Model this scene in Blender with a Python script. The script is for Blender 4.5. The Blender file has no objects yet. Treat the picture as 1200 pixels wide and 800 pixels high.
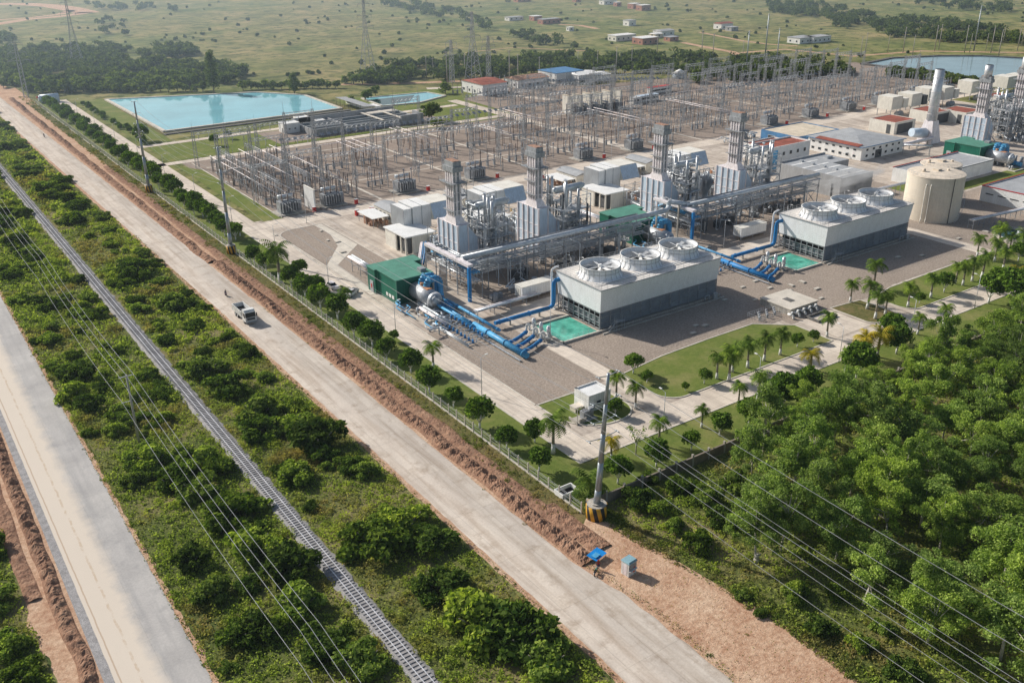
import bpy, math, random
import numpy as np
from mathutils import Vector, Matrix, noise
R = random.Random(7)
scene = bpy.context.scene
col = scene.collection
# ------------------------------------------------------------------ camera geometry (survey of the place)
F = 1106.; PI_ = 0.4243; RO = -0.01225; YA = 0.60148; H = 90.0
cp, sp = math.cos(PI_), math.sin(PI_); cr, sr = math.cos(RO), math.sin(RO); fx, fy = math.sin(YA), math.cos(YA)
def G(px, py, z=0.):
    r = (px-600)/F; d = (py-400)/F
    x = r*cr+d*sr; up = r*sr-d*cr
    y = cp+up*sp; zz = -sp+up*cp
    t = (z-H)/zz
    return ((x*fy+y*fx)*t, (-x*fx+y*fy)*t)
def proj(X, Y, Z):
    Z -= H; x = X*fy-Y*fx; y = X*fx+Y*fy
    f = y*cp-Z*sp; dn = -(y*sp+Z*cp)
    return (600+F*(x*cr-dn*sr)/f, 400+F*(x*sr+dn*cr)/f)
def bis(f, lo, hi):
    s = f(lo) > 0
    for _ in range(50):
        m = (lo+hi)/2
        if (f(m) > 0) == s: lo = m
        else: hi = m
    return lo
def fit(cx, cy, ty, xl, xr):
    X, Y = G(cx, cy); h = bis(lambda z: proj(X, Y, z)[1]-ty, 0, 80)
    Y1 = bis(lambda y: proj(X, y, h)[0]-xl, Y, 3000); X1 = bis(lambda x: proj(x, Y, h)[0]-xr, X, 3000)
    return X, X1, Y, Y1, h
# ------------------------------------------------------------------ materials
MT = {}
def nodes(name):
    m = bpy.data.materials.new(name); m.use_nodes = True; MT[name] = m
    t = m.node_tree; b = t.nodes['Principled BSDF']
    return m, t, b
def ramp(t, fac, stops):
    n = t.nodes.new('ShaderNodeValToRGB'); e = n.color_ramp.elements
    while len(e) < len(stops): e.new(.5)
    for k, (p, c) in enumerate(stops):
        e[k].position = p; e[k].color = (*c, 1)
    t.links.new(fac, n.inputs[0]); return n.outputs[0]
def noi(t, sc, det=4, vec=None, rough=.55):
    n = t.nodes.new('ShaderNodeTexNoise'); n.inputs['Scale'].default_value = sc; n.inputs['Detail'].default_value = det
    n.inputs['Roughness'].default_value = rough
    if vec is not None: t.links.new(vec, n.inputs['Vector'])
    return n.outputs['Fac']
def mixc(t, fac, a, b, mode='MIX'):
    n = t.nodes.new('ShaderNodeMix'); n.data_type = 'RGBA'; n.blend_type = mode
    for s, v in ((n.inputs[0], fac), (n.inputs[6], a), (n.inputs[7], b)):
        if isinstance(v, (int, float)): s.default_value = v
        elif isinstance(v, tuple): s.default_value = (*v, 1)
        else: t.links.new(v, s)
    return n.outputs[2]
def bumpn(t, b, h, st, dist=.1):
    n = t.nodes.new('ShaderNodeBump'); n.inputs['Strength'].default_value = st; n.inputs['Distance'].default_value = dist
    t.links.new(h, n.inputs['Height']); t.links.new(n.outputs[0], b.inputs['Normal'])
def M(name, c, r=.75, m=0., v=.15, s=.35, c2=None, bump=0, bs=3., streak=0, fine=.1):
    mt, t, b = nodes(name)
    tc = t.nodes.new('ShaderNodeTexCoord'); o = tc.outputs['Object']
    lo = tuple(x*(1-v) for x in c); hi = tuple(min(1, x*(1+v)) for x in c) if c2 is None else c2
    a = ramp(t, noi(t, s, 6, o), [(.35, lo), (.65, hi)])
    f = ramp(t, noi(t, s*14, 3, o), [(.3, (1-fine*2,)*3), (.7, (1+fine*.5,)*3)])
    a = mixc(t, 1., a, f, 'MULTIPLY')
    if streak:
        mp = t.nodes.new('ShaderNodeMapping'); mp.inputs['Scale'].default_value = (1.3, 1.3, .12); t.links.new(o, mp.inputs[0])
        st = ramp(t, noi(t, 2.2, 5, mp.outputs[0]), [(.42, (1-streak, 1-streak*1.1, 1-streak*1.25)), (.62, (1, 1, 1))])
        a = mixc(t, 1., a, st, 'MULTIPLY')
    t.links.new(a, b.inputs['Base Color']); b.inputs['Roughness'].default_value = r; b.inputs['Metallic'].default_value = m
    b.inputs['Specular IOR Level'].default_value = .3
    if bump: bumpn(t, b, noi(t, bs, 5, o), bump)
    return mt
def leafM(name, ca, cb, trans=.35, patch=None, rnd=.35):
    m, t, b = nodes(name); t.nodes.remove(b)
    g = t.nodes.new('ShaderNodeNewGeometry'); oi = t.nodes.new('ShaderNodeObjectInfo')
    a = mixc(t, g.outputs['Random Per Island'], ca, cb)
    if patch:
        p = noi(t, patch[0], 4, g.outputs['Position'], .6)
        mk = ramp(t, p, [(q, (k, k, k)) for q, k in patch[1]])
        a = mixc(t, mk, a, patch[2])
        if len(patch) > 3:
            p2 = noi(t, patch[3][0], 3, g.outputs['Position'], .6)
            a = mixc(t, ramp(t, p2, [(patch[3][1], (0, 0, 0)), (patch[3][1]+.12, (1, 1, 1))]), a, patch[3][2])
    a = mixc(t, 1., a, ramp(t, noi(t, .45, 3, g.outputs['Position'], .6), [(.35, (.62, .7, .6)), (.65, (1.25, 1.2, 1.1))]), 'MULTIPLY')
    va = ramp(t, oi.outputs['Random'], [(0, (1-rnd,)*3), (.5, (1., 1., .9)), (1, (1+rnd*.6, 1+rnd*.35, .8))])
    a = mixc(t, 1., a, va, 'MULTIPLY')
    d = t.nodes.new('ShaderNodeBsdfDiffuse'); tr = t.nodes.new('ShaderNodeBsdfTranslucent'); mx = t.nodes.new('ShaderNodeMixShader')
    mx.inputs[0].default_value = trans
    t.links.new(a, d.inputs[0]); t.links.new(mixc(t, 1., a, (1.15, 1.25, .6), 'MULTIPLY'), tr.inputs[0])
    t.links.new(d.outputs[0], mx.inputs[1]); t.links.new(tr.outputs[0], mx.inputs[2])
    t.links.new(mx.outputs[0], t.nodes['Material Output'].inputs[0]); return m
def groundM(name, stops, sc, stops2=None, sc2=1., bump=.3, bs=1.5, blend=.5):
    m, t, b = nodes(name); g = t.nodes.new('ShaderNodeNewGeometry'); P = g.outputs['Position']
    a = ramp(t, noi(t, sc, 7, P, .62), stops)
    if stops2: a = mixc(t, blend, a, ramp(t, noi(t, sc2, 6, P, .65), stops2), 'OVERLAY' if False else 'MIX')
    f = ramp(t, noi(t, bs*2.1, 5, P, .7), [(.3, (.72,)*3), (.7, (1.2,)*3)])
    a = mixc(t, 1., a, f, 'MULTIPLY')
    t.links.new(a, b.inputs['Base Color']); b.inputs['Roughness'].default_value = .95; b.inputs['Specular IOR Level'].default_value = .1
    if bump: bumpn(t, b, noi(t, bs, 6, P, .7), bump, .3)
    return m
def concM(name, ca, cb, stain, jx, jy, dirt=.3, jd=.25):
    """concrete slabs: blotchy, stained along Y, with joints"""
    m, t, b = nodes(name); g = t.nodes.new('ShaderNodeNewGeometry'); P = g.outputs['Position']
    a = ramp(t, noi(t, .12, 7, P, .6), [(.35, ca), (.65, cb)])
    mp = t.nodes.new('ShaderNodeMapping'); mp.inputs['Scale'].default_value = (1., .06, 1); t.links.new(P, mp.inputs[0])
    a = mixc(t, ramp(t, noi(t, .7, 6, mp.outputs[0], .6), [(.45, (0, 0, 0)), (.7, (dirt,)*3)]), a, stain)
    a = mixc(t, ramp(t, noi(t, .3, 8, P, .7), [(.52, (0, 0, 0)), (.68, (dirt,)*3)]), a, stain)
    br = t.nodes.new('ShaderNodeTexBrick'); br.offset = 0; br.inputs['Scale'].default_value = 1
    br.inputs['Brick Width'].default_value = jx; br.inputs['Row Height'].default_value = jy; br.inputs['Mortar Size'].default_value = .05
    br.inputs['Color1'].default_value = (1, 1, 1, 1); br.inputs['Color2'].default_value = (.93, .93, .94, 1); br.inputs['Mortar'].default_value = (1-jd,)*3+(1,)
    t.links.new(P, br.inputs['Vector']); a = mixc(t, 1., a, br.outputs['Color'], 'MULTIPLY')
    f = ramp(t, noi(t, 3., 6, P, .7), [(.3, (.88,)*3), (.7, (1.07,)*3)]); a = mixc(t, 1., a, f, 'MULTIPLY')
    t.links.new(a, b.inputs['Base Color']); b.inputs['Roughness'].default_value = .85; b.inputs['Specular IOR Level'].default_value = .2
    bumpn(t, b, noi(t, 4., 5, P, .7), .15, .05); return m
def laneM():
    concM('road_left', (.41, .39, .37), (.52, .495, .465), (.34, .33, .32), 5.3, 14., .6, .14); t = MT['road_left'].node_tree; b = t.nodes['Principled BSDF']; g = t.nodes.new('ShaderNodeNewGeometry'); P = g.outputs['Position']
    old = b.inputs['Base Color'].links[0].from_socket; sx = t.nodes.new('ShaderNodeSeparateXYZ'); t.links.new(P, sx.inputs[0])
    def mt(op, a, b_, c=None):
        q = t.nodes.new('ShaderNodeMath'); q.operation = op
        for i, x in enumerate((a, b_, c)):
            if x is None: continue
            if isinstance(x, (int, float)): q.inputs[i].default_value = x
            else: t.links.new(x, q.inputs[i])
        return q.outputs[0]
    n = mt('MULTIPLY', mt('SUBTRACT', noi(t, .35, 7, P, .65), .5), 3.2); xx = mt('ADD', sx.outputs[0], n)
    f = ramp(t, mt('DIVIDE', mt('SUBTRACT', xx, 10.), 10.5), [(.42, (.85,)*3), (.6, (0,)*3)]); a = mixc(t, f, old, (.68, .59, .485))
    d = mt('ABSOLUTE', mt('SUBTRACT', mt('ADD', sx.outputs[0], mt('MULTIPLY', n, .25)), 13.1), 0.); ln = mt('MULTIPLY', mt('LESS_THAN', d, .16), ramp(t, noi(t, .5, 5, P, .7), [(.42, (0,)*3), (.55, (.65,)*3)])); a = mixc(t, ln, a, (.5, .38, .26))
    d = mt('LESS_THAN', mt('ABSOLUTE', mt('SUBTRACT', mt('ADD', sx.outputs[0], mt('MULTIPLY', n, .08)), 10.75), 0.), .1); a = mixc(t, mt('MULTIPLY', d, .7), a, (.42, .3, .2))
    t.links.new(a, b.inputs['Base Color'])
laneM()
def lane2():
    t = MT['road_conc'].node_tree; b = t.nodes['Principled BSDF']; g = t.nodes.new('ShaderNodeNewGeometry'); old = b.inputs['Base Color'].links[0].from_socket; sx = t.nodes.new('ShaderNodeSeparateXYZ'); t.links.new(g.outputs['Position'], sx.inputs[0])
    q = t.nodes.new('ShaderNodeMath'); q.operation = 'MULTIPLY_ADD'; t.links.new(noi(t, .12, 6, g.outputs['Position'], .6), q.inputs[0]); q.inputs[1].default_value = 6; t.links.new(sx.outputs[0], q.inputs[2])
    m = t.nodes.new('ShaderNodeMapRange'); t.links.new(q.outputs[0], m.inputs[0]); m.inputs[1].default_value = 70.5; m.inputs[2].default_value = 72.5; m.inputs[3].default_value = 0; m.inputs[4].default_value = .8
    t.links.new(mixc(t, 1., old, mixc(t, m.outputs[0], (1., 1., 1.), (.84, .855, .87)), 'MULTIPLY'), b.inputs['Base Color'])
def waterM(name, c, rough=.04, murk=.5):
    m, t, b = nodes(name); g = t.nodes.new('ShaderNodeNewGeometry')
    k = .35 if murk > 1 else .05
    a = ramp(t, noi(t, k, 5, g.outputs['Position']), [(.3, tuple(x*(1-.12*murk*2) for x in c)), (.7, tuple(x*(1.15+.4*(murk > 1))+.06*(murk > 1) for x in c))])
    t.links.new(a, b.inputs['Base Color']); b.inputs['Roughness'].default_value = rough; b.inputs['IOR'].default_value = 1.33
    b.inputs['Specular IOR Level'].default_value = .5
    bumpn(t, b, noi(t, .9, 4, g.outputs['Position']), .05, .1); return m
def corrM(name, c, per=.5, axis=0, r=.5, m=0., streak=.15, groove_shade=.12):
    mt = M(name, c, r, m, .06, .2, streak=streak); t = mt.node_tree; b = t.nodes['Principled BSDF']
    tc = t.nodes.new('ShaderNodeTexCoord'); w = t.nodes.new('ShaderNodeTexWave'); w.wave_type = 'BANDS'; w.bands_direction = 'XYZ'[axis]
    w.inputs['Scale'].default_value = .314/per; t.links.new(tc.outputs['Object'], w.inputs[0])
    old = b.inputs['Base Color'].links[0].from_socket
    dk = ramp(t, w.outputs['Fac'], [(0, (1-groove_shade*2,)*3), (.35, (1, 1, 1))])  # shade of the grooves painted into the colour
    t.links.new(mixc(t, 1., old, dk, 'MULTIPLY'), b.inputs['Base Color']); bumpn(t, b, w.outputs['Fac'], .3, .05); return mt

M('white_paint', (.84, .84, .82), .45, streak=.12); M('white_wall', (.88, .88, .86), .8, v=.06, streak=.08)
M('cream_wall', (.82, .79, .71), .8, v=.08, streak=.1); M('grey_paint', (.32, .34, .36), .5); M('dark_grey', (.09, .095, .1), .6)
M('galv', (.5, .52, .54), .45, .25, .2, 1.5); M('galv_dull', (.33, .345, .36), .6, .1, .22, 1.2); M('alu', (.68, .7, .72), .35, .4, .1, 1.)
M('black', (.012, .012, .014), .6); M('rubber', (.02, .02, .022), .8); M('porcelain', (.2, .15, .13), .35, v=.3); M('porcelain_grey', (.36, .37, .39), .35, v=.15)
M('blue_pipe', (.025, .24, .58), .5, v=.16, streak=.15); M('blue_light', (.1, .42, .74), .45, v=.18, streak=.2); M('blue_trim', (.08, .22, .42), .5)
M('green_roof', (.1, .3, .215), .5, v=.14, streak=.1); corrM('green_wall', (.008, .17, .11), .6, 1, .5)
M('red', (.55, .03, .025), .45); M('red_roof', (.34, .1, .065), .8, v=.25, s=.3, streak=.15); M('rust', (.3, .13, .05), .85, v=.4, s=1.5)
M('yellow', (.75, .4, .03), .5); M('concrete', (.52, .49, .44), .85, v=.15, streak=.25, bump=.1); M('conc_dark', (.17, .165, .16), .85, v=.25, streak=.3)
M('rim', (.64, .59, .51), .85, v=.15); M('timber', (.24, .2, .16), .9, v=.25); M('sleeper', (.34, .33, .33), .9, v=.2); M('ballast', (.4, .385, .38), .95, v=.2, s=1, bump=.6, bs=5, fine=.3)
M('rail_steel', (.78, .78, .8), .3, .3); M('brickred', (.42, .2, .14), .9, v=.25); M('bark', (.3, .26, .21), .9, v=.3, s=2); M('bark_pale', (.55, .5, .43), .85, v=.25, s=2)
M('limewash', (.75, .74, .71), .8); M('glass', (.02, .028, .035), .08, v=.2); M('window', (.035, .045, .055), .15); M('tank_beige', (.78, .7, .58), .65, v=.04, streak=.05)
M('tank_top', (.72, .62, .5), .8, v=.15, s=.5); M('pole_steel', (.38, .42, .45), .42, .5, .1, .6); M('wire', (.5, .51, .52), .4, .4)
M('clad_blue', (.6, .72, .84), .45, .05, .08, .4, streak=.1); M('clad_white', (.93, .87, .89), .45, .1, .08, .4, streak=.18)  # bluish cladding, its colour deepened to add shade between the boiler ribs
M('grp_white', (.95, .96, .97), .55, v=.03, streak=.05); M('grp_ring', (.72, .74, .75), .6, v=.1, s=.6, streak=.25)
M('roof_grey', (.44, .455, .47), .6, v=.1, streak=.15); M('wall_grey', (.42, .43, .44), .6, v=.06, streak=.12); M('roof_pale', (.84, .84, .82), .6, v=.08)
M('roof_sand', (.66, .57, .44), .85, v=.15, s=.3); M('silver_pipe', (.6, .64, .67), .38, .3, .12, 1.); M('orange', (.5, .24, .13), .7, v=.3, s=1.2); M('tarp_blue', (.01, .27, .72), .5)
M('denim', (.04, .06, .12), .9); M('skin', (.16, .08, .05), .6); M('helmet', (.3, .02, .02), .3); M('slab', (.66, .6, .51), .85, v=.1)
M('kiosk_roof', (.25, .42, .48), .6, v=.2); M('shirt', (.32, .36, .33), .9); M('copper', (.38, .22, .15), .8, v=.4, s=1.5)
corrM('louver', (.16, .17, .175), .75, 2, .8, groove_shade=.3); corrM('deck_ribs', (.84, .8, .75), 1.1, 0, .8, groove_shade=.1)
concM('road_conc', (.6, .52, .44), (.74, .65, .55), (.42, .33, .25), 4.7, 14., .75, .2)
lane2()
concM('road_grey', (.47, .45, .43), (.64, .6, .55), (.4, .385, .37), 4.6, 12., .7, .14)
concM('plant_conc', (.62, .535, .44), (.8, .7, .585), (.44, .37, .31), 3., 3., .5, .3)
concM('apron_conc', (.48, .41, .34), (.68, .595, .5), (.25, .19, .15), 6., 6., .7, .2)
groundM('gravel', [(.3, (.3, .24, .19)), (.7, (.42, .34, .275))], .09, [(.35, (.17, .145, .125)), (.65, (.52, .44, .37))], 2.2, .5, 3.)
groundM('yard', [(.3, (.27, .215, .175)), (.7, (.41, .33, .27))], .03, [(.3, (.2, .165, .14)), (.7, (.38, .31, .26))], .5, .3, 2.)
groundM('dirt', [(.3, (.2, .1, .065)), (.55, (.36, .2, .125)), (.75, (.5, .33, .22))], .35, [(.35, (.15, .08, .055)), (.65, (.5, .32, .22))], 1.7, .8, 2.5)
groundM('dirt_flat', [(.35, (.4, .215, .13)), (.5, (.54, .34, .22)), (.65, (.68, .5, .35))], .14, [(.38, (.34, .18, .11)), (.62, (.7, .5, .35))], 1.3, .5, 2.5)
groundM('lawn', [(.3, (.1, .155, .03)), (.5, (.17, .21, .05)), (.66, (.32, .28, .12))], .12, [(.3, (.08, .13, .02)), (.7, (.21, .23, .06))], .9, .4, 4.)
groundM('verge', [(.3, (.08, .13, .03)), (.5, (.18, .21, .055)), (.64, (.38, .29, .16))], .06, [(.3, (.04, .06, .015)), (.7, (.15, .14, .05))], .6, .8, 1.5)
groundM('scrub', [(.3, (.07, .1, .025)), (.5, (.13, .14, .04)), (.7, (.3, .2, .11))], .12, [(.3, (.06, .08, .02)), (.7, (.27, .19, .1))], .9, .8, 1.5)
def terrain():
    m, t, b = nodes('terrain'); g = t.nodes.new('ShaderNodeNewGeometry'); P = g.outputs['Position']
    a = ramp(t, noi(t, .0045, 8, P, .6), [(.32, (.13, .18, .05)), (.45, (.22, .24, .08)), (.56, (.33, .27, .13)), (.68, (.19, .23, .07))])
    a2 = ramp(t, noi(t, .03, 8, P, .68), [(.38, (.06, .09, .028)), (.5, (.19, .2, .07)), (.64, (.38, .3, .15))])
    a = mixc(t, .62, a, a2)
    spot = ramp(t, noi(t, .11, 6, P, .7), [(.5, (0, 0, 0)), (.6, (.8,)*3)])
    a = mixc(t, spot, a, (.05, .078, .024))
    bare = ramp(t, noi(t, .012, 9, P, .75), [(.63, (0, 0, 0)), (.69, (.7,)*3)])
    a = mixc(t, bare, a, (.42, .3, .2))
    t.links.new(a, b.inputs['Base Color']); b.inputs['Roughness'].default_value = 1; b.inputs['Specular IOR Level'].default_value = .05
    bumpn(t, b, noi(t, .5, 6, P, .7), .5, 1.)
terrain()
waterM('pond_water', (.22, .52, .6), .03); waterM('lake_water', (.24, .36, .42), .05); waterM('basin_water', (.06, .34, .25), .12, 1.6); waterM('dark_water', (.02, .06, .055), .05)
leafM('leaf_round', (.03, .075, .012), (.22, .34, .07), .32, rnd=.2); leafM('leaf_forest', (.1, .17, .05), (.52, .66, .22), .45, (.045, [(.42, 0), (.62, .7)], (.12, .19, .06)), rnd=.3)
leafM('leaf_dark', (.03, .07, .02), (.2, .28, .065), .33); leafM('leaf_shrub', (.06, .12, .03), (.42, .52, .14), .4); leafM('leaf_palm', (.05, .11, .02), (.26, .36, .08), .4)
leafM('leaf_yellow', (.3, .27, .03), (.5, .4, .06), .4); leafM('leaf_far', (.07, .12, .05), (.26, .32, .11), .35)
leafM('undergrowth', (.06, .11, .025), (.52, .6, .15), .4, (.05, [(.5, 0), (.6, .8)], (.36, .27, .15), (.06, .53, (.42, .48, .11))), rnd=0)
leafM('scrubleaf', (.1, .15, .03), (.25, .27, .07), .35, (.09, [(.46, 0), (.6, .9)], (.36, .27, .14)), rnd=0)
# ------------------------------------------------------------------ mesh builder
class MB:
    def __init__(s): s.v = []; s.f = []; s.sm = []
    def add(s, vs, fs, sm=False):
        o = len(s.v); s.v += vs; s.f += [tuple(i+o for i in f) for f in fs]; s.sm += [sm]*len(fs); return s
    def box(s, x0, x1, y0, y1, z0, z1):
        if x0 > x1: x0, x1 = x1, x0
        if y0 > y1: y0, y1 = y1, y0
        if z0 > z1: z0, z1 = z1, z0
        return s.add([(x0, y0, z0), (x1, y0, z0), (x1, y1, z0), (x0, y1, z0), (x0, y0, z1), (x1, y0, z1), (x1, y1, z1), (x0, y1, z1)],
                     [(3, 2, 1, 0), (4, 5, 6, 7), (0, 1, 5, 4), (1, 2, 6, 5), (2, 3, 7, 6), (3, 0, 4, 7)])
    def bar(s, a, b, w=.1, w2=None, n=4):
        return s.cyl(a, b, w/2, (w2 or w)/2, n, smooth=False, cap=False)
    def cyl(s, a, b, r0, r1=None, n=10, smooth=True, cap=True):
        r1 = r0 if r1 is None else r1
        a = Vector(a); b = Vector(b); d = (b-a)
        if d.length < 1e-6: return s
        d.normalize(); u = d.cross(Vector((0, 0, 1)) if abs(d.z) < .9 else Vector((1, 0, 0))).normalized(); w = d.cross(u)
        vs = []
        for c, r in ((a, r0), (b, r1)):
            for k in range(n):
                t = 2*math.pi*(k+.5)/n; vs.append(tuple(c+u*(r*math.cos(t))+w*(r*math.sin(t))))
        s.add(vs, [(k, (k+1) % n, n+(k+1) % n, n+k) for k in range(n)], smooth)
        if cap:
            o = len(s.v)-2*n; s.f += [tuple(o+k for k in range(n-1, -1, -1)), tuple(o+n+k for k in range(n))]; s.sm += [False]*2
        return s
    def tube(s, pts, r, n=8, rs=None):
        for k in range(len(pts)-1):
            s.cyl(pts[k], pts[k+1], rs[k] if rs else r, rs[k+1] if rs else r, n, cap=(k in (0, len(pts)-2)))
        return s
    def bend(s, pts, r, n=10, rad=1., seg=5):
        """pipe with rounded elbows"""
        P = [Vector(p) for p in pts]; out = [P[0]]
        for k in range(1, len(P)-1):
            a = (P[k-1]-P[k]); b = (P[k+1]-P[k]); q = min(rad, a.length*.45, b.length*.45)
            p0 = P[k]+a.normalized()*q; p1 = P[k]+b.normalized()*q
            for i in range(seg+1):
                t = i/seg; out.append(p0*(1-t)**2+P[k]*2*t*(1-t)+p1*t*t)
        out.append(P[-1]); return s.tube([tuple(p) for p in out], r, n)
    def lathe(s, prof, cx=0, cy=0, n=24, smooth=True):
        vs = []; fs = []
        for r, z in prof:
            for k in range(n):
                t = 2*math.pi*k/n; vs.append((cx+r*math.cos(t), cy+r*math.sin(t), z))
        for j in range(len(prof)-1):
            for k in range(n): fs.append((j*n+k, j*n+(k+1) % n, (j+1)*n+(k+1) % n, (j+1)*n+k))
        return s.add(vs, fs, smooth)
    def prism(s, poly, z0, z1):
        n = len(poly); return s.add([(x, y, z0) for x, y in poly]+[(x, y, z1) for x, y in poly],
            [tuple(range(n-1, -1, -1)), tuple(range(n, 2*n))]+[(k, (k+1) % n, n+(k+1) % n, n+k) for k in range(n)])
    def hexa(s, lo, hi):  # 4 bottom + 4 top points
        return s.add(list(lo)+list(hi), [(3, 2, 1, 0), (4, 5, 6, 7), (0, 1, 5, 4), (1, 2, 6, 5), (2, 3, 7, 6), (3, 0, 4, 7)])
    def lattice(s, a, b, wa, wb, n, t=.08, leg=None):
        """four legged lattice mast between a and b"""
        a = Vector(a); b = Vector(b); d = (b-a).normalized()
        u = d.cross(Vector((0, 1, 0)) if abs(d.y) < .9 else Vector((1, 0, 0))).normalized(); w = d.cross(u)
        cs = ((1, 1), (-1, 1), (-1, -1), (1, -1)); leg = leg or t*1.4
        def P(f, c):
            h = (wa*(1-f)+wb*f)/2; return a+(b-a)*f+u*(c[0]*h)+w*(c[1]*h)
        for c in cs: s.bar(P(0, c), P(1, c), leg)
        for k in range(n):
            f0, f1 = k/n, (k+1)/n
            for q in range(4):
                c0, c1 = cs[q], cs[(q+1) % 4]
                if k % 2: c0, c1 = c1, c0
                s.bar(P(f0, c0), P(f1, c1), t)
        return s
    def build(s, name, mat, parent=None):
        me = bpy.data.meshes.new(name); me.from_pydata([tuple(v) for v in s.v], [], s.f); me.polygons.foreach_set('use_smooth', s.sm)
        me.materials.append(MT[mat]); me.update()
        o = bpy.data.objects.new(name, me); col.objects.link(o)
        if parent: o.parent = parent
        return o
def each(mb, nv, name, mat, parent):
    """every piece (nv vertices each) as a part of its own"""
    for k in range(0, len(mb.v), nv):
        q = MB(); q.v = mb.v[k:k+nv]
        for f, s_ in zip(mb.f, mb.sm):
            if k <= f[0] < k+nv: q.f.append(tuple(i-k for i in f)); q.sm.append(s_)
        q.build(name, mat, parent)
ORD = 'first second third fourth fifth sixth seventh eighth ninth tenth eleventh twelfth thirteenth fourteenth fifteenth sixteenth seventeenth eighteenth nineteenth twentieth'.split()
def ordn(k):
    if k < 20: return ORD[k]
    n = k+1; return '%d%s' % (n, {1: 'st', 2: 'nd', 3: 'rd'}.get(n % 10, 'th') if n % 100 not in (11, 12, 13) else 'th')
def tag(o, label=None, cat=None, group=None, kind=None):
    if label: o['label'] = label
    if cat: o['category'] = cat
    if group: o['group'] = group
    if kind: o['kind'] = kind
    return o
def thing(name, loc, label, cat, group=None, rz=0, sc=1):
    o = bpy.data.objects.new(name, None); col.objects.link(o); o.empty_display_size = .5
    o.location = (loc[0], loc[1], loc[2] if len(loc) > 2 else 0); o.rotation_euler = (0, 0, rz); o.scale = (sc,)*3 if not isinstance(sc, tuple) else sc
    return tag(o, label, cat, group)
KIDS = {}
def dup(src, loc, label=None, rz=0, sc=1, group=None, shallow=False):
    if src.name not in KIDS: KIDS[src.name] = [(c, list(c.children)) for c in src.children]
    r = src.copy(); col.objects.link(r); r.location = (loc[0], loc[1], loc[2] if len(loc) > 2 else 0); r.rotation_euler = (0, 0, rz)
    r.scale = (sc,)*3 if not isinstance(sc, tuple) else sc
    if label: r['label'] = label
    if group: r['group'] = group
    for c, gs in KIDS[src.name]:
        k = c.copy(); col.objects.link(k); k.parent = r
        for g in gs:
            q = g.copy(); col.objects.link(q); q.parent = k
    return r
class Proto:
    """first use moves the prototype, later uses copy it"""
    def __init__(s, o): s.o = o; s.used = False
    def put(s, loc, label, rz=0, sc=1, group=None):
        if not s.used:
            s.used = True; o = s.o; o.location = (loc[0], loc[1], loc[2] if len(loc) > 2 else 0); o.rotation_euler = (0, 0, rz)
            o.scale = (sc,)*3 if not isinstance(sc, tuple) else sc; o['label'] = label
            if group: o['group'] = group
            return o
        return dup(s.o, loc, label, rz, sc, group)
def sheet(name, poly, z, mat, kind='structure'):
    me = bpy.data.meshes.new(name); me.from_pydata([(x, y, z) for x, y in poly], [], [tuple(range(len(poly)))])
    me.materials.append(MT[mat]); o = bpy.data.objects.new(name, me); col.objects.link(o)
    if kind: o['kind'] = kind
    return o
def rect(x0, x1, y0, y1): return [(x0, y0), (x1, y0), (x1, y1), (x0, y1)]
def rrect(x0, x1, y0, y1, rs):
    """rounded rectangle, rs = radius for corners (x0y0, x1y0, x1y1, x0y1)"""
    out = []
    for (cx, cy, a0), r in zip(((x0, y0, 180), (x1, y0, 270), (x1, y1, 0), (x0, y1, 90)), rs):
        if r <= 0: out.append((cx, cy)); continue
        ox = cx+r if cx == x0 else cx-r; oy = cy+r if cy == y0 else cy-r
        for k in range(9):
            t = math.radians(a0+k*90/8); out.append((ox+r*math.cos(t), oy+r*math.sin(t)))
    return out
def kerb(name, pts, w=.35, h=.14, mat='rim', closed=True):
    mb = MB(); n = len(pts); m = n if closed else n-1
    for k in range(m):
        a = Vector((*pts[k], 0)); b = Vector((*pts[(k+1) % n], 0)); d = (b-a)
        if d.length < .01: continue
        q = Vector((-d.y, d.x, 0)).normalized()*(w/2)
        mb.hexa([tuple(a-q), tuple(b-q), tuple(b+q), tuple(a+q)], [tuple(p+Vector((0, 0, h))) for p in (a-q, b-q, b+q, a+q)])
    o = mb.build(name, mat); o['kind'] = 'structure'; return o
# ------------------------------------------------------------------ foliage
def quadmesh(name, c, n, size, mat, seed=1, asp=.55):
    rg = np.random.default_rng(seed); N = len(c)
    r = rg.normal(size=(N, 3)); u = np.cross(n, r); u /= np.linalg.norm(u, axis=1, keepdims=True)+1e-9
    w = np.cross(n, u); w /= np.linalg.norm(w, axis=1, keepdims=True)+1e-9
    s = (size if np.ndim(size) else np.full(N, size))[:, None]*(.6+.8*rg.random((N, 1)))*.5
    v = np.stack([c-u*s, c-w*s*asp, c+u*s, c+w*s*asp], 1).reshape(-1, 3).astype(np.float32)
    me = bpy.data.meshes.new(name); me.vertices.add(4*N); me.loops.add(4*N); me.polygons.add(N)
    me.vertices.foreach_set('co', v.ravel()); me.loops.foreach_set('vertex_index', np.arange(4*N, dtype=np.int32))
    me.polygons.foreach_set('loop_start', np.arange(0, 4*N, 4, dtype=np.int32)); me.polygons.foreach_set('loop_total', np.full(N, 4, dtype=np.int32))
    me.materials.append(MT[mat]); me.update(); return me
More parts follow.
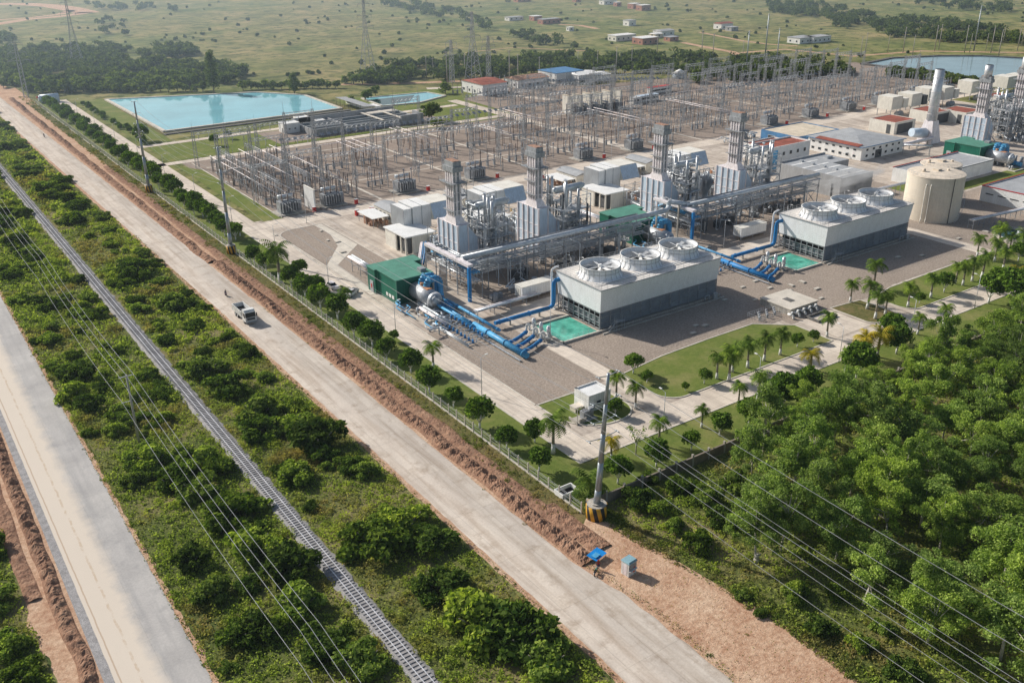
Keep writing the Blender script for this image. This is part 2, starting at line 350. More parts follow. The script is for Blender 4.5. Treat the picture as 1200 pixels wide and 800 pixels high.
def lobes_pts(lobes, n, seed, zmin=-.5, thick=.35, rand=.55):
    rg = np.random.default_rng(seed); L = np.array(lobes, float); p = L[:, 3]**2; p /= p.sum()
    k = rg.choice(len(L), n, p=p); d = rg.normal(size=(n, 3)); d /= np.linalg.norm(d, axis=1, keepdims=True)
    lowm = d[:, 2] < zmin; d[lowm, 2] *= -1
    r = L[k, 3]*(1-thick*rg.random(n)**1.5*1.6+.06*rg.normal(size=n))
    sq = L[k, 4] if L.shape[1] > 4 else np.ones(n)
    c = L[k, :3]+d*r[:, None]*np.stack([np.ones(n), np.ones(n), sq], 1)
    nn = d*(1-rand)+rg.normal(size=(n, 3))*rand; nn /= np.linalg.norm(nn, axis=1, keepdims=True)
    return c, nn
def mk(name, me, parent): o = bpy.data.objects.new(name, me); col.objects.link(o); o.parent = parent; return o
def make_tree(kind, name, label, cat, group, seed):
    r = random.Random(seed); t = thing(name, (0, 0, 0), label, cat, group); mb = MB(); L = []
    if kind == 'round':      # clipped ball tree, crown 2.6 m radius, white washed foot
        Rr = 2.3
        for k in range(16):
            a = r.uniform(0, 6.28); e = r.uniform(-.5, 1.2); q = Rr*.55
            L.append((q*math.cos(a)*math.cos(e), q*math.sin(a)*math.cos(e), 3.1+q*math.sin(e)*.85, Rr*r.uniform(.4, .55), .9))
        mb.cyl((0, 0, 0), (0, 0, 1.1), .16, .14, 7)
        for k in range(4):
            a = k*1.6+r.random(); mb.cyl((0, 0, 1.), (1.1*math.cos(a), 1.1*math.sin(a), 2.9), .1, .04, 5)
        c, n = lobes_pts(L, 2300, seed, -.8, .3); me = quadmesh('crown', c, n, .42, 'leaf_round', seed, .7); bark = 'limewash'
    elif kind == 'forest':
        Rr = 4.7; h = 10.8; lx, ly = r.uniform(-1.2, 1.2), r.uniform(-1.2, 1.2)
        mb.cyl((0, 0, 0), (lx*.5, ly*.5, h*.45), .2, .15, 7); mb.cyl((lx*.5, ly*.5, h*.45), (lx, ly, h*.85), .15, .05, 6)
        for k in range(38 if seed % 3 else 20):
            a = r.uniform(0, 6.28); q = Rr*r.uniform(.05, 1.); z = h*r.uniform(.5, 1.15)-q*.5
            x, y = lx+q*math.cos(a), ly+q*math.sin(a); L.append((x, y, z, Rr*r.uniform(.16, .34), .75))
            if k < 9: mb.cyl((lx*.55, ly*.55, h*(.4+.03*k)), (x, y, z), .07, .025, 5)
        c, n = lobes_pts(L, 11000 if seed % 3 else 6500, seed, -.6, .5, .65); me = quadmesh('crown', c, n, .34, 'leaf_forest', seed, .6); bark = 'bark_pale'
    elif kind == 'shrub':
        Rr = 2.2
        for k in range(12):
            a = r.uniform(0, 6.28); q = Rr*r.uniform(.1, .95); L.append((q*math.cos(a), q*math.sin(a), r.uniform(.4, 1.8)*(1.1-.4*q/Rr), Rr*r.uniform(.3, .48), .85))
        for k in range(5):
            a = k*1.3; mb.cyl((0, 0, 0), (1.3*math.cos(a), 1.3*math.sin(a), 1.7), .08, .03, 5)
        c, n = lobes_pts(L, 3000, seed, -.35, .35, .6); c[:, 2] = np.maximum(c[:, 2], .05); me = quadmesh('crown', c, n, .4, 'leaf_shrub' if seed % 2 else 'leaf_dark', seed, .65); bark = 'bark'
    elif kind == 'far':
        Rr = 3.2
        for k in range(8):
            a = r.uniform(0, 6.28); q = Rr*r.uniform(.1, .7); L.append((q*math.cos(a), q*math.sin(a), r.uniform(1.8, 5.), Rr*r.uniform(.4, .6), .9))
        mb.cyl((0, 0, 0), (0, 0, 3.), .25, .15, 5); c, n = lobes_pts(L, 420, seed, -.6, .35, .5); me = quadmesh('crown', c, n, 1.0, 'leaf_far', seed, .8); bark = 'bark'
    elif kind == 'tall':
        for k in range(22):
            z = 4+k*.85; q = 3.6*(1-abs(z-11)/16); a = k*2.4; L.append((q*.7*math.cos(a), q*.7*math.sin(a), z, 2.4*(1-.3*z/22), 1.1))
        mb.cyl((0, 0, 0), (0, 0, 18), .4, .1, 7); c, n = lobes_pts(L, 2400, seed, -.8, .4, .5); me = quadmesh('crown', c, n, .9, 'leaf_far', seed, .7); bark = 'bark'
    elif kind == 'sparse':
        for k in range(9):
            a = k*.7; q = r.uniform(.6, 1.6); z = r.uniform(2.8, 5); mb.cyl((0, 0, 1.5+k*.15), (q*math.cos(a), q*math.sin(a), z), .06, .02, 5); L.append((q*math.cos(a), q*math.sin(a), z, .6, .8))
        mb.cyl((0, 0, 0), (0, 0, 3), .12, .07, 6); c, n = lobes_pts(L, 260, seed, -.9, .6, .8); me = quadmesh('crown', c, n, .3, 'leaf_forest', seed); bark = 'bark_pale'
    mb.build('trunk', bark, t); mk('crown', me, t); return t
def make_palm(name, label, group, seed, h=4.4, fr=2.3, leaf='leaf_palm', squat=False):
    r = random.Random(seed); t = thing(name, (0, 0, 0), label, 'palm tree', group)
    bx, by = r.uniform(-.25, .25), r.uniform(-.25, .25)
    MB().tube([(0, 0, 0), (bx*.4, by*.4, h*.25), (bx*.5, by*.5, h*.3)], 0, 8, [.3, .22, .2]).build('trunk_base', 'limewash', t)
    MB().tube([(bx*.5, by*.5, h*.3), (bx*.8, by*.8, h*.7), (bx, by, h)], 0, 8, [.2, .16, .13]).build('trunk', 'bark', t)
    cs = []; vs = []; fs = []
    nf = 22
    for k in range(nf):
        a = k*2.4+r.uniform(-.2, .2); el = r.uniform(.1, 1.25) if k > 4 else r.uniform(-.5, .1); L = fr*r.uniform(.85, 1.12)
        p = Vector((bx, by, h)); d = Vector((math.cos(a)*math.cos(el), math.sin(a)*math.cos(el), math.sin(el))); side = Vector((-math.sin(a), math.cos(a), 0))
        m = 11; step = L/m
        for j in range(m):
            q = p+d*step; w = (.78 if not squat else .95)*math.sin(math.pi*min(1, (j+1.6)/(m+1.8)))+.06
            for sgn in (1, -1):
                tip = p+d*step*1.1+side*(sgn*w)+Vector((0, 0, -w*.42)); o = len(vs)
                vs += [tuple(p), tuple(p+d*step*.85), tuple(tip)]; fs.append((o, o+1, o+2))
            p = q; d = (d+Vector((0, 0, -.16-.02*j*.5))).normalized()
    me = bpy.data.meshes.new('crown'); me.from_pydata(vs, [], fs); me.materials.append(MT[leaf]); mk('crown', me, t); return t
# ------------------------------------------------------------------ camera, world, sun
cd = bpy.data.cameras.new('camera'); cam = bpy.data.objects.new('camera', cd); col.objects.link(cam); scene.camera = cam
cd.sensor_width = 36; cd.lens = F/1200*36; cd.clip_start = 1; cd.clip_end = 30000
def wdir(x, dn, f):
    X = x*cr+dn*sr; up = x*sr-dn*cr; y = f*cp+up*sp; z = -f*sp+up*cp
    return Vector((X*fy+y*fx, -X*fx+y*fy, z))
ax, ay, az = wdir(1, 0, 0), wdir(0, -1, 0), wdir(0, 0, -1)
mw = Matrix((ax, ay, az)).transposed().to_4x4(); mw.translation = (0, 0, H); cam.matrix_world = mw
SUN_AZ = (-.39, .921); EL = math.radians(33)
w = bpy.data.worlds.new('World'); scene.world = w; w.use_nodes = True; wt = w.node_tree
sk = wt.nodes.new('ShaderNodeTexSky'); sk.sky_type = 'NISHITA'; sk.sun_disc = False; sk.sun_elevation = EL; sk.sun_rotation = math.atan2(SUN_AZ[0], SUN_AZ[1])
sk.dust_density = 2.; sk.air_density = 1.1
wt.links.new(sk.outputs[0], wt.nodes['Background'].inputs[0]); wt.nodes['Background'].inputs[1].default_value = .092
sl = bpy.data.lights.new('sun', 'SUN'); so = bpy.data.objects.new('sun', sl); col.objects.link(so); sl.energy = 5.0; sl.angle = math.radians(.6); sl.color = (1, .955, .885)
sd = Vector((SUN_AZ[0]*math.cos(EL), SUN_AZ[1]*math.cos(EL), math.sin(EL))); so.rotation_euler = sd.to_track_quat('Z', 'Y').to_euler(); so.location = (100, 200, 200)
scene.view_settings.view_transform = 'Standard'; scene.view_settings.look = 'None'; scene.view_settings.exposure = 0
scene.cycles.max_bounces = 6; scene.cycles.transparent_max_bounces = 4; scene.cycles.volume_bounces = 0
# ------------------------------------------------------------------ the ground
sheet('ground', rect(-9000, 14000, -6000, 16000), 0, 'terrain')
sheet('verge_ground', rect(20.5, 62.5, -10, 640), .01, 'verge'); sheet('verge_ground', rect(-60, 3.6, -10, 420), .01, 'verge')
sheet('forest_floor', [(88, -40), (420, -40), (420, 100.5), (84, 100.5), (88, 70)], .01, 'verge')
def wob(x, ys, amp=.35, f=.35, sd_=0): return [(x+amp*(noise.noise(Vector((sd_, y*f, .3)))+.6*noise.noise(Vector((sd_+5, y*f*4, .3)))), y) for y in ys]
ysr = [i*1.2 for i in range(0, 640)]
# the left road with its verge of earth and a gravel shoulder
sheet('dirt_strip', wob(3.6, ysr, 1.2, .1, 3)[:350]+wob(21.2, ysr, .5, .4, 9)[:350][::-1], .02, 'dirt_flat')
sheet('gravel_shoulder', rect(8.9, 10.2, 0, 420), .03, 'ballast'); sheet('road', wob(10.1, ysr, .05, .3, 1)[:350]+wob(20.45, ysr, .16, .5, 2)[:350][::-1], .04, 'road_left')
def cx(y):  # the main road drifts very slightly towards the far end
    return 64-.0085*max(0, y-220)
mrl = [(cx(y)+.25*(noise.noise(Vector((7, y*.4, 0)))), y) for y in ysr]; mrr = [(cx(y)+9.6+.3*(noise.noise(Vector((9, y*.3, 0))))+(1.6 if y < 92 else 0)*min(1, (92-y)/12), y) for y in ysr]
sheet('road', mrl+mrr[::-1], .045, 'road_conc')
sheet('dirt_strip', [(x-.9-abs(.8*noise.noise(Vector((y*.2, 3, 3)))), y) for x, y in mrl]+[(x+1.2, y) for x, y in mrl][::-1], .022, 'dirt_flat')
sheet('dirt_strip', [(x-1., y) for x, y in mrr]+wob(79.2, ysr, .7, .2, 4)[::-1], .024, 'dirt_flat')
sheet('scrub_ground', wob(78.9, ysr, .5, .2, 6)+[(83.4, y) for x, y in mrr][::-1], .014, 'scrub')
pd_ = [G(*p) for p in ((668, 650), (690, 600), (705, 606), (740, 628), (790, 655), (850, 690), (905, 722), (950, 755), (1010, 800), (1060, 850), (930, 870), (850, 790), (770, 720))]
sheet('dirt_patch', pd_, .028, 'dirt_flat')
def heap(name, x0, x1, y0, y1, amp, per, sd_, dx=.22, dy=.24):
    """ridge of excavated clods"""
    nx = int((x1-x0)/dx)+1; ny = int((y1-y0)/dy)+1; vs = []; fs = []
    for j in range(ny):
        y = y0+j*dy; sh = .5*noise.noise(Vector((sd_, y*.12, 0)))
        for i in range(nx):
            u = i/(nx-1); x = x0+u*(x1-x0)+sh*1.1; env = max(0, math.sin(math.pi*u))**.7
            lump = .55+.45*math.cos(2*math.pi*(y/per+.35*noise.noise(Vector((y*.2, sd_, 1)))))
            nz = noise.noise(Vector((x*.9, y*.9, sd_)))+.6*abs(noise.noise(Vector((x*2.3, y*2.3, sd_))))+.35*noise.noise(Vector((x*5, y*5, sd_)))
            z = amp*env*(.45*lump+.55+.75*nz)*max(.2, .8+.6*noise.noise(Vector((sd_, y*.05, 8))))
            vs.append((x, y, max(.0, z)+.015 if 0 < i < nx-1 else .0))
    for j in range(ny-1):
        for i in range(nx-1): a = j*nx+i; fs.append((a, a+1, a+nx+1, a+nx))
    me = bpy.data.meshes.new(name); me.from_pydata(vs, [], fs); me.materials.append(MT['dirt']); o = bpy.data.objects.new(name, me); col.objects.link(o); o['kind'] = 'structure'
    return o
heap('earth_mound', 74.0, 77.3, 90, 260, .72, 2.7, 1.5); heap('earth_mound', 77.4, 81.2, 91.5, 106, .5, 3, 11.5); heap('earth_mound', 72.9, 76., 260, 600, .75, 3.1, 2.5, .4, .45)
heap('earth_mound', 76.9, 79.9, 96, 400, .3, 5, 4.5, .3, .35); heap('earth_mound', 6.2, 8.5, 96, 260, .7, 2.6, 7.5, .25, .27); heap('earth_mound', 3.3, 5.6, 130, 210, .35, 4.6, 8.5, .25, .3)
# ------------------------------------------------------------------ plant platform, roads, gravel yards, lawns
XE = 470
sheet('pavement', rect(92.3, XE, 113.3, 291), .02, 'apron_conc')
sheet('yard', [(104.6, 290), (560, 290), (560, 378), (250, 384), (104.6, 387)], .03, 'yard'); sheet('yard', [(270, 384), (540, 377), (545, 395), (450, 415), (350, 432), (345, 470), (272, 440)], .032, 'yard')
sheet('road', rect(92.4, 98.6, 113.4, 575), .05, 'plant_conc'); sheet('road', rect(92.4, 330, 113.4, 120.6), .054, 'plant_conc')
sheet('road', rect(98.6, 520, 280, 288.5), .05, 'plant_conc'); sheet('road', rect(95, 262, 386, 391), .05, 'plant_conc'); sheet('road', rect(98, 260, 425, 429.5), .05, 'plant_conc')
sheet('road', rect(262, 268, 300, 440), .05, 'plant_conc'); sheet('road', rect(256, 261.5, 120, 175), .05, 'plant_conc')
isl = rrect(98.9, 114.2, 121.2, 135.6, (9, 5, 0, 0)); sheet('lawn', isl, .075, 'lawn'); kerb('kerb', isl, .35, .16)
g1 = rrect(99, 117, 136, 180, (0, 0, 0, 0)); sheet('gravel_yard', g1, .06, 'gravel'); sheet('gravel_yard', rect(121.5, 172.5, 136, 157), .06, 'gravel')
sheet('path', rect(117.3, 121.2, 120.6, 158), .062, 'plant_conc')
kerb('kerb', [(98.8, 136), (98.8, 276)], .3, .15, closed=False); kerb('kerb', [(92.2, 113.2), (92.2, 570)], .3, .15, closed=False); kerb('kerb', [(92.2, 113.2), (330, 113.2)], .3, .15, closed=False)
def arc(cx_, cy_, r, a0, a1, n=8): return [(cx_+r*math.cos(math.radians(a0+(a1-a0)*k/n)), cy_+r*math.sin(math.radians(a0+(a1-a0)*k/n))) for k in range(n+1)]
lb1 = [(121.6, 136.2)]+arc(126, 125.6, 4.6, 180, 270)+[(172.4, 121), (172.6, 132)]+[(165, 138.5)]+[(150, 138.5), (135, 138)]
sheet('lawn', lb1, .075, 'lawn'); kerb('kerb', lb1, .3, .15)
sheet('gravel_yard', rect(172.5, 213.5, 133, 172), .058, 'gravel'); sheet('gravel_yard', rect(213.5, 256, 135, 157.5), .058, 'gravel'); sheet('pavement', rect(175, 187, 121.5, 133), .064, 'plant_conc')
lb2 = [(188, 134)]+arc(191, 124, 3, 180, 270)+[(198.5, 121), (198.5, 133)]; sheet('lawn', lb2, .075, 'scrub'); kerb('kerb', lb2, .3, .15)
lb3 = arc(206.5, 125, 4, 180, 270)+[(300, 121), (300, 130), (255, 134.5), (212, 134), (202.5, 132)]; sheet('lawn', lb3, .077, 'lawn'); kerb('kerb', lb3, .3, .15)
sheet('gravel_yard', rect(262, 330, 135, 175), .058, 'gravel'); sheet('lawn', rect(300, 360, 176.5, 182.5), .075, 'lawn'); sheet('lawn', rect(296, 330, 186, 194), .075, 'lawn')
sheet('lawn', rect(83.2, 92.1, 101.4, 575), .06, 'lawn'); sheet('lawn', rect(92.1, 330, 101.4, 113), .061, 'lawn')
dk = rrect(99.6, 116, 212, 276, (2, 0, 0, 6)); sheet('gravel_yard', dk, .06, 'gravel')
sheet('path', [(100, 238), (110, 252), (113, 263.5), (113, 276), (115.5, 276), (115.5, 250), (102.6, 236.5), (101.8, 210), (99.6, 210)], .068, 'slab'); kerb('kerb', dk, .3, .12)
lsw = [(101, 289.5)]+[(108, 289.5), (107.5, 370), (101, 384)]; sheet('lawn', lsw, .072, 'lawn'); kerb('kerb', [(107.8, 290), (107.8, 384)], .4, .2, closed=False)
sheet('lawn', rect(101, 215, 392, 424), .072, 'lawn'); sheet('lawn', [(101, 431), (114, 431), (115, 565), (101, 565)], .072, 'lawn'); sheet('scrub_ground', rect(215, 300, 387, 480), .015, 'lawn')
sheet('gravel_yard', rect(150, 235, 396, 423.5), .08, 'yard'); sheet('gravel_yard', rect(122, 300, 176, 212), .056, 'gravel'); sheet('road', rect(122, 300, 176.5, 181.5), .06, 'plant_conc')
# trench covers that run across the yard
for k, x in enumerate((144, 182, 212, 240, 262, 300, 340, 380, 420)):
    sheet('path', rect(x, x+1.1, 290, 376), .07, 'slab')
for y in (318, 345, 372): sheet('path', rect(110, 500, y, y+.8), .074, 'slab')
# ------------------------------------------------------------------ railway
def rail_thing():
    t = thing('railway_track', (43.1, 0, 0), 'single railway track with bright rails on grey sleepers through the bushes', 'railway track'); mb = MB()
    vs = [(-1.65, 0, .0), (-1.1, 0, .28), (1.1, 0, .28), (1.65, 0, .0)]; ys = [-10+k*1.5 for k in range(460)]; V = []; Fc = []
    for y in ys:
        for x, _, z in vs: V.append((x+.7*(noise.noise(Vector((x*3, y*.5, 5))) if abs(x) > 1.5 else 0), y, z))
    for j in range(len(ys)-1):
        for i in range(3): a = j*4+i; Fc.append((a, a+1, a+5, a+4))
    mb.add(V, Fc); mb.build('ballast', 'ballast', t)
    for s in (-.5335, .5335): MB().box(s-.05, s+.05, -10, 680, .36, .5).build('rail', 'rail_steel', t)
    mb = MB(); y = -8.
    while y < 560: mb.box(-1.05+R.uniform(-.04, .04), 1.05, y-.13, y+.13, .26, .4); y += .72
    o = mb.build('sleepers', 'sleeper', t); o['kind'] = 'stuff'
rail_thing()
# ------------------------------------------------------------------ undergrowth (nobody could count it)
def inframe(x, y, m=60):
    p = proj(x, y, 1); return -m < p[0] < 1200+m and -m < p[1] < 800+m
def clumps(regions, mat, seed, name, label, base=1.):
    """low domes of leaves with dark gaps between them, over a thin carpet"""
    r = random.Random(seed); rg = np.random.default_rng(seed); C = []; N = []; S = []
    for (x0, x1, y0, y1, dens, size, rm, hm, thr) in regions:
        for _ in range(int((x1-x0)*(y1-y0)*dens)):
            x = r.uniform(x0, x1); y = r.uniform(y0, y1)
            if not inframe(x, y): continue
            a = noise.noise(Vector((x*.07, y*.07, seed)))+.6*noise.noise(Vector((x*.25, y*.25, seed)))
            if a < thr: continue
            q = rm*r.uniform(.45, 1.15)*(.75+.6*max(-.4, a)); hh = hm*q*r.uniform(.6, 1.2); q = min(q, x-x0+.5, x1-x+.5)
            if q < .25: continue
            n = int(34*q*q*(.4/size)**1.6)+6; d = rg.normal(size=(n, 3)); d /= np.linalg.norm(d, axis=1, keepdims=True); d[:, 2] = np.abs(d[:, 2])
            rad = (1-.3*rg.random(n)**2)[:, None]; C.append(np.array((x, y, .03))+d*rad*np.array((q, q, hh))); nn = d*.55+rg.normal(size=(n, 3))*.5; N.append(nn/np.linalg.norm(nn, axis=1, keepdims=True)); S.append(np.full(n, size))
        n = int((x1-x0)*(y1-y0)*8*(.34/size)**2*base); xy = rg.uniform((x0, y0), (x1, y1), (n, 2)); xy = xy[[inframe(*p) for p in xy]]; n = len(xy)
        nn = rg.normal(size=(n, 3))*.6+np.array((0, .1, .8)); C.append(np.column_stack((xy, rg.uniform(.04, .35, n)))); N.append(nn/np.linalg.norm(nn, axis=1, keepdims=True)); S.append(np.full(n, size))
    C = np.concatenate(C); N = np.concatenate(N); S = np.concatenate(S); o = bpy.data.objects.new(name, quadmesh(name, C, N, S, mat, seed, .6)); col.objects.link(o); tag(o, label, 'undergrowth', kind='stuff'); print(name, len(C))
clumps([(21, 41.7, 55, 200, .62, .36, 1.15, .95, -.75), (44.6, 62.6, 55, 200, .62, .36, 1.1, .95, -.75), (21, 41, 200, 330, .3, .55, 1.7, .8, -.7), (45.2, 62.4, 200, 330, .3, .55, 1.7, .8, -.7),
    (21, 41, 330, 640, .12, .9, 2.4, .7, -.7), (45.2, 60.6, 330, 640, .12, .9, 2.4, .7, -.7), (-12, 3.2, 90, 200, .6, .38, 1.1, .9, -.7)], 'undergrowth', 3, 'undergrowth', 'tangled green and brown undergrowth covering the verges either side of the railway')
clumps([(88, 112, 24, 100.3, .5, .36, .9, .8, -.35), (112, 190, 26, 100.3, .2, .5, 1.1, .8, -.3)], 'undergrowth', 5, 'undergrowth', 'weeds and low bushes on the forest floor right of the bare earth')
clumps([(79.3, 82.6, 101, 300, .75, .28, .5, .8, -.2), (78.6, 83, 300, 600, .4, .5, .9, .7, -.2), (20.2, 21.5, 60, 300, .6, .25, .35, .8, -.2), (62.6, 63.6, 60, 300, .6, .26, .35, .8, -.2)], 'scrubleaf', 8, 'weeds', 'thin weeds between the earth bank and the perimeter fence', .5)
clumps([(76.6, 86, 40, 96, .12, .2, .35, .7, .15)], 'scrubleaf', 9, 'weeds', 'sparse tufts of weed on the bare earth beside the kiosk', .04)
edge_ = []
for a, b in zip(pd_[1:8], pd_[2:9]):
    for k in range(5): x = a[0]+(b[0]-a[0])*k/5; y = a[1]+(b[1]-a[1])*k/5; edge_.append((x-.9, x+2.6, y-2., y+2., .8, .3, .75, .8, -.5))
for a, b in ((pd_[10], pd_[11]), (pd_[11], pd_[12]), (pd_[12], pd_[0])):
    for k in range(6): x = a[0]+(b[0]-a[0])*k/6; y = a[1]+(b[1]-a[1])*k/6; edge_.append((x-.2, x+1., y-1.5, y+1.5, .3, .22, .4, .6, .0))
clumps(edge_, 'scrubleaf', 15, 'weeds', 'ragged weeds spreading over the edges of the bare earth', .5)
clumps([(77.8, 82.5, 101, 300, .5, .26, .5, .9, .0), (73.4, 74.4, 95, 300, .25, .2, .35, .7, .1)], 'scrubleaf', 16, 'weeds', 'tufts of weed growing on the excavated earth bank', .05)
# shrubs of the verges
sg = 'shrubs on the verges beside the railway'
shr = [Proto(make_tree('shrub', 'shrub', 'leafy green shrub among the undergrowth beside the railway', 'shrub', sg, 20+k)) for k in range(6)]
big = [(85, 262, 2), (130, 255, 1.6), (155, 322, 2.2), (200, 360, 2), (120, 212, 1.6), (60, 158, 1.5), (20, 172, 1.6), (52, 222, 2), (95, 245, 2), (235, 440, 2.4), (268, 458, 2.2), (305, 488, 2.3), (372, 525, 2.6), (340, 505, 2),
       (440, 640, 2.3), (475, 620, 2.2), (505, 640, 1.8), (560, 735, 2.6), (605, 755, 2.6), (640, 780, 2), (515, 690, 1.7), (60, 400, 1.6), (92, 440, 1.8), (72, 470, 1.6), (105, 480, 1.5), (30, 300, 1.7), (18, 285, 1.6), (112, 350, 1.3), (115, 372, 1.3),
       (180, 545, 1.8), (205, 570, 1.8), (235, 580, 1.9), (262, 610, 2), (300, 650, 2), (340, 670, 2.1), (352, 712, 1.9), (382, 760, 1.8), (425, 780, 1.7), (300, 510, 2), (332, 568, 1.8), (225, 660, 1.4), (250, 700, 1.4), (300, 745, 1.6), (20, 700, 1.7), (10, 640, 1.5), (15, 760, 1.4), (40, 790, 1.2), (240, 545, 1.7), (275, 545, 1.6)]
shs = [(G(*p[:2]), p[2]) for p in big]
for _ in range(170):
    x = R.choice((R.uniform(22, 40), R.uniform(46.5, 61.5))); y = R.uniform(95, 330); shs.append(((x, y), R.uniform(.6, 1.3)))
for _ in range(70):
    x = R.choice((R.uniform(22, 40), R.uniform(46.5, 60))); y = R.uniform(330, 620); shs.append(((x, y), R.uniform(1., 1.9)))
for k, ((x, y), s) in enumerate(shs):
    s *= .92; bad = x > 62.2
    for a, b in ((2.5, 20.8), (41.2, 45.1), (62.2, 75)):
        if a-1.8*s < x < b+1.8*s: x = a-1.8*s if x < (a+b)/2 else b+1.8*s
    if bad or x > 62: continue
    if not inframe(x, y): continue
    shr[(k*5) % 6].put((x, y, -.1), 'leafy green shrub among the undergrowth beside the railway', R.uniform(0, 6.28), (s*R.uniform(.9, 1.15), s, s*R.uniform(.7, .95)))
# ------------------------------------------------------------------ forest, right
fg = 'forest trees beyond the plant wall'; flab = 'tall light green tree standing in the dense wood right of the bare earth'
fp = [Proto(make_tree('forest', 'forest_tree', flab, 'tree', fg, 40+k)) for k in range(7)]
edge = [(885, 655, 1., 'tree with a pale stump-like trunk at the near tip of the wood beside the undergrowth'), (1085, 757, .85, 'slender tree with a bright white trunk leaning out of the lower edge of the wood'), (1180, 737, .95, 'tree with a forked white trunk at the right end of the wood edge')]
k = 0
for px, py, s, lb in edge:
    o = fp[k % 7].put((*G(px, py), 0), lb, k*1.3, s); k += 1
pts = []
tries = 0
while tries < 6000:
    tries += 1; x = R.uniform(99, 330); y = R.uniform(26, 97.5)
    lim = 97+max(0, (80-y))*.09
    if x < lim+(6 if y > 88 else 2) or not inframe(x, y, 90): continue
    if y > 86 and x < 112: continue
    d0 = 6.5 if x < 200 else 7.4
    if all((x-a)**2+(y-b)**2 > d0*d0 for a, b in pts): pts.append((x, y))
print('forest', len(pts))
for (x, y) in pts:
    fp[k % 7].put((x, y, -.1), flab, R.uniform(0, 6.28), (R.uniform(.7, 1.25), R.uniform(.7, 1.25), R.uniform(.65, 1.2))); k += 1
for (px, py, s) in ((748, 590, 1.2), (775, 600, 1), (800, 575, 1.1), (828, 590, 1.3), (845, 615, 1.2), (790, 620, .8), (760, 565, .8), (860, 575, 1.5), (820, 640, 1.1), (870, 700, .6), (890, 720, .5), (930, 700, 1), (960, 740, .9), (1010, 760, .9), (1060, 790, 1), (1035, 740, .8), (980, 700, .8)):
    shr[k % 6].put((*G(px, py), -.1), 'low leafy shrub in the scrub between the bare earth and the wood', R.uniform(0, 6), s, 'shrubs at the foot of the wood'); k += 1
# ------------------------------------------------------------------ ornamental trees of the plant
rg_ = 'round clipped trees in the perimeter lawn'
rp = [Proto(make_tree('round', 'round_tree', 'x', 'tree', rg_, 60+i)) for i in range(4)]
rl = [((x/3+400, y/3+267), s) for x, y, s in ((45, 385, 1.1), (110, 420, 1.15), (185, 400, .5), (160, 468, .95), (245, 512, 1), (310, 580, 1.05), (395, 632, .8), (487, 705, 1.15), (582, 775, .8), (680, 755, .85))]+[((632, 552), .85)]
ra = [(G(*p), s) for p, s in rl]; ra = sorted(ra, key=lambda q: q[0][1])
for i, ((x, y), s) in enumerate(ra):
    s *= 1.15
    rp[i % 4].put((x, y, 0), '%s round clipped tree from the near corner in the lawn beside the fence' % ordn(i), i*1.7, s)
rb = [((298, 308), .9), ((312, 318), .95), ((342, 338), 1.1), ((352, 325), .9), ((358, 349), 1.15), ((372, 342), .8), ((376, 363), 1.2), ((396, 375), 1.2)]
rb = [(G(*p), s) for p, s in rb]; y = 276
while y < 560: rb.append(((86.3+R.uniform(-1.2, 1.8), y), R.uniform(.8, 1.2))); y += R.uniform(4.5, 7.5)
for i, ((x, y), s) in enumerate(sorted(rb, key=lambda q: q[0][1])):
    s *= 1.15
    rp[i % 4].put((x, y, 0), '%s dark round tree from the parked cars in the long row toward the pond' % ordn(i), i*1.1, s, 'round trees in the long row beside the plant road')
pm = [Proto(make_palm('royal_palm', 'x', 'royal palms on the lawns', 80+i)) for i in range(4)]; pmy = Proto(make_palm('coconut_palm', 'x', 'yellowish palms by the wood', 90, 3.8, 2.6, 'leaf_yellow')); pmb = Proto(make_palm('date_palm', 'x', 'broad palms on the lawn', 92, 2.2, 3.2, 'leaf_palm', True))
PS = 1.22
P1 = [(840, 444), (854, 446), (858, 436), (876, 431), (895, 423), (914, 416), (969, 395)]
for i, p in enumerate(P1): pm[i % 4].put((*G(*p), 0), '%s royal palm from the left in the row before the nearer cooling tower' % ordn(i), i*2., PS*R.uniform(.95, 1.15))
P2 = [(996, 354), (1016, 362), (1023, 337), (1025.5, 373.6), (1037, 369), (1063.7, 359.7), (1090.5, 349), (1119, 333), (1128, 334.6), (1139, 330), (1145, 301), (1150, 326), (1165, 307), (1169, 294), (1175, 317), (1182, 297), (1196, 300)]
for i, p in enumerate(P2): pm[(i+1) % 4].put((*G(*p), 0), '%s royal palm from the left on the verge before the farther cooling tower' % ordn(i), i*1.3, PS*R.uniform(.95, 1.25))
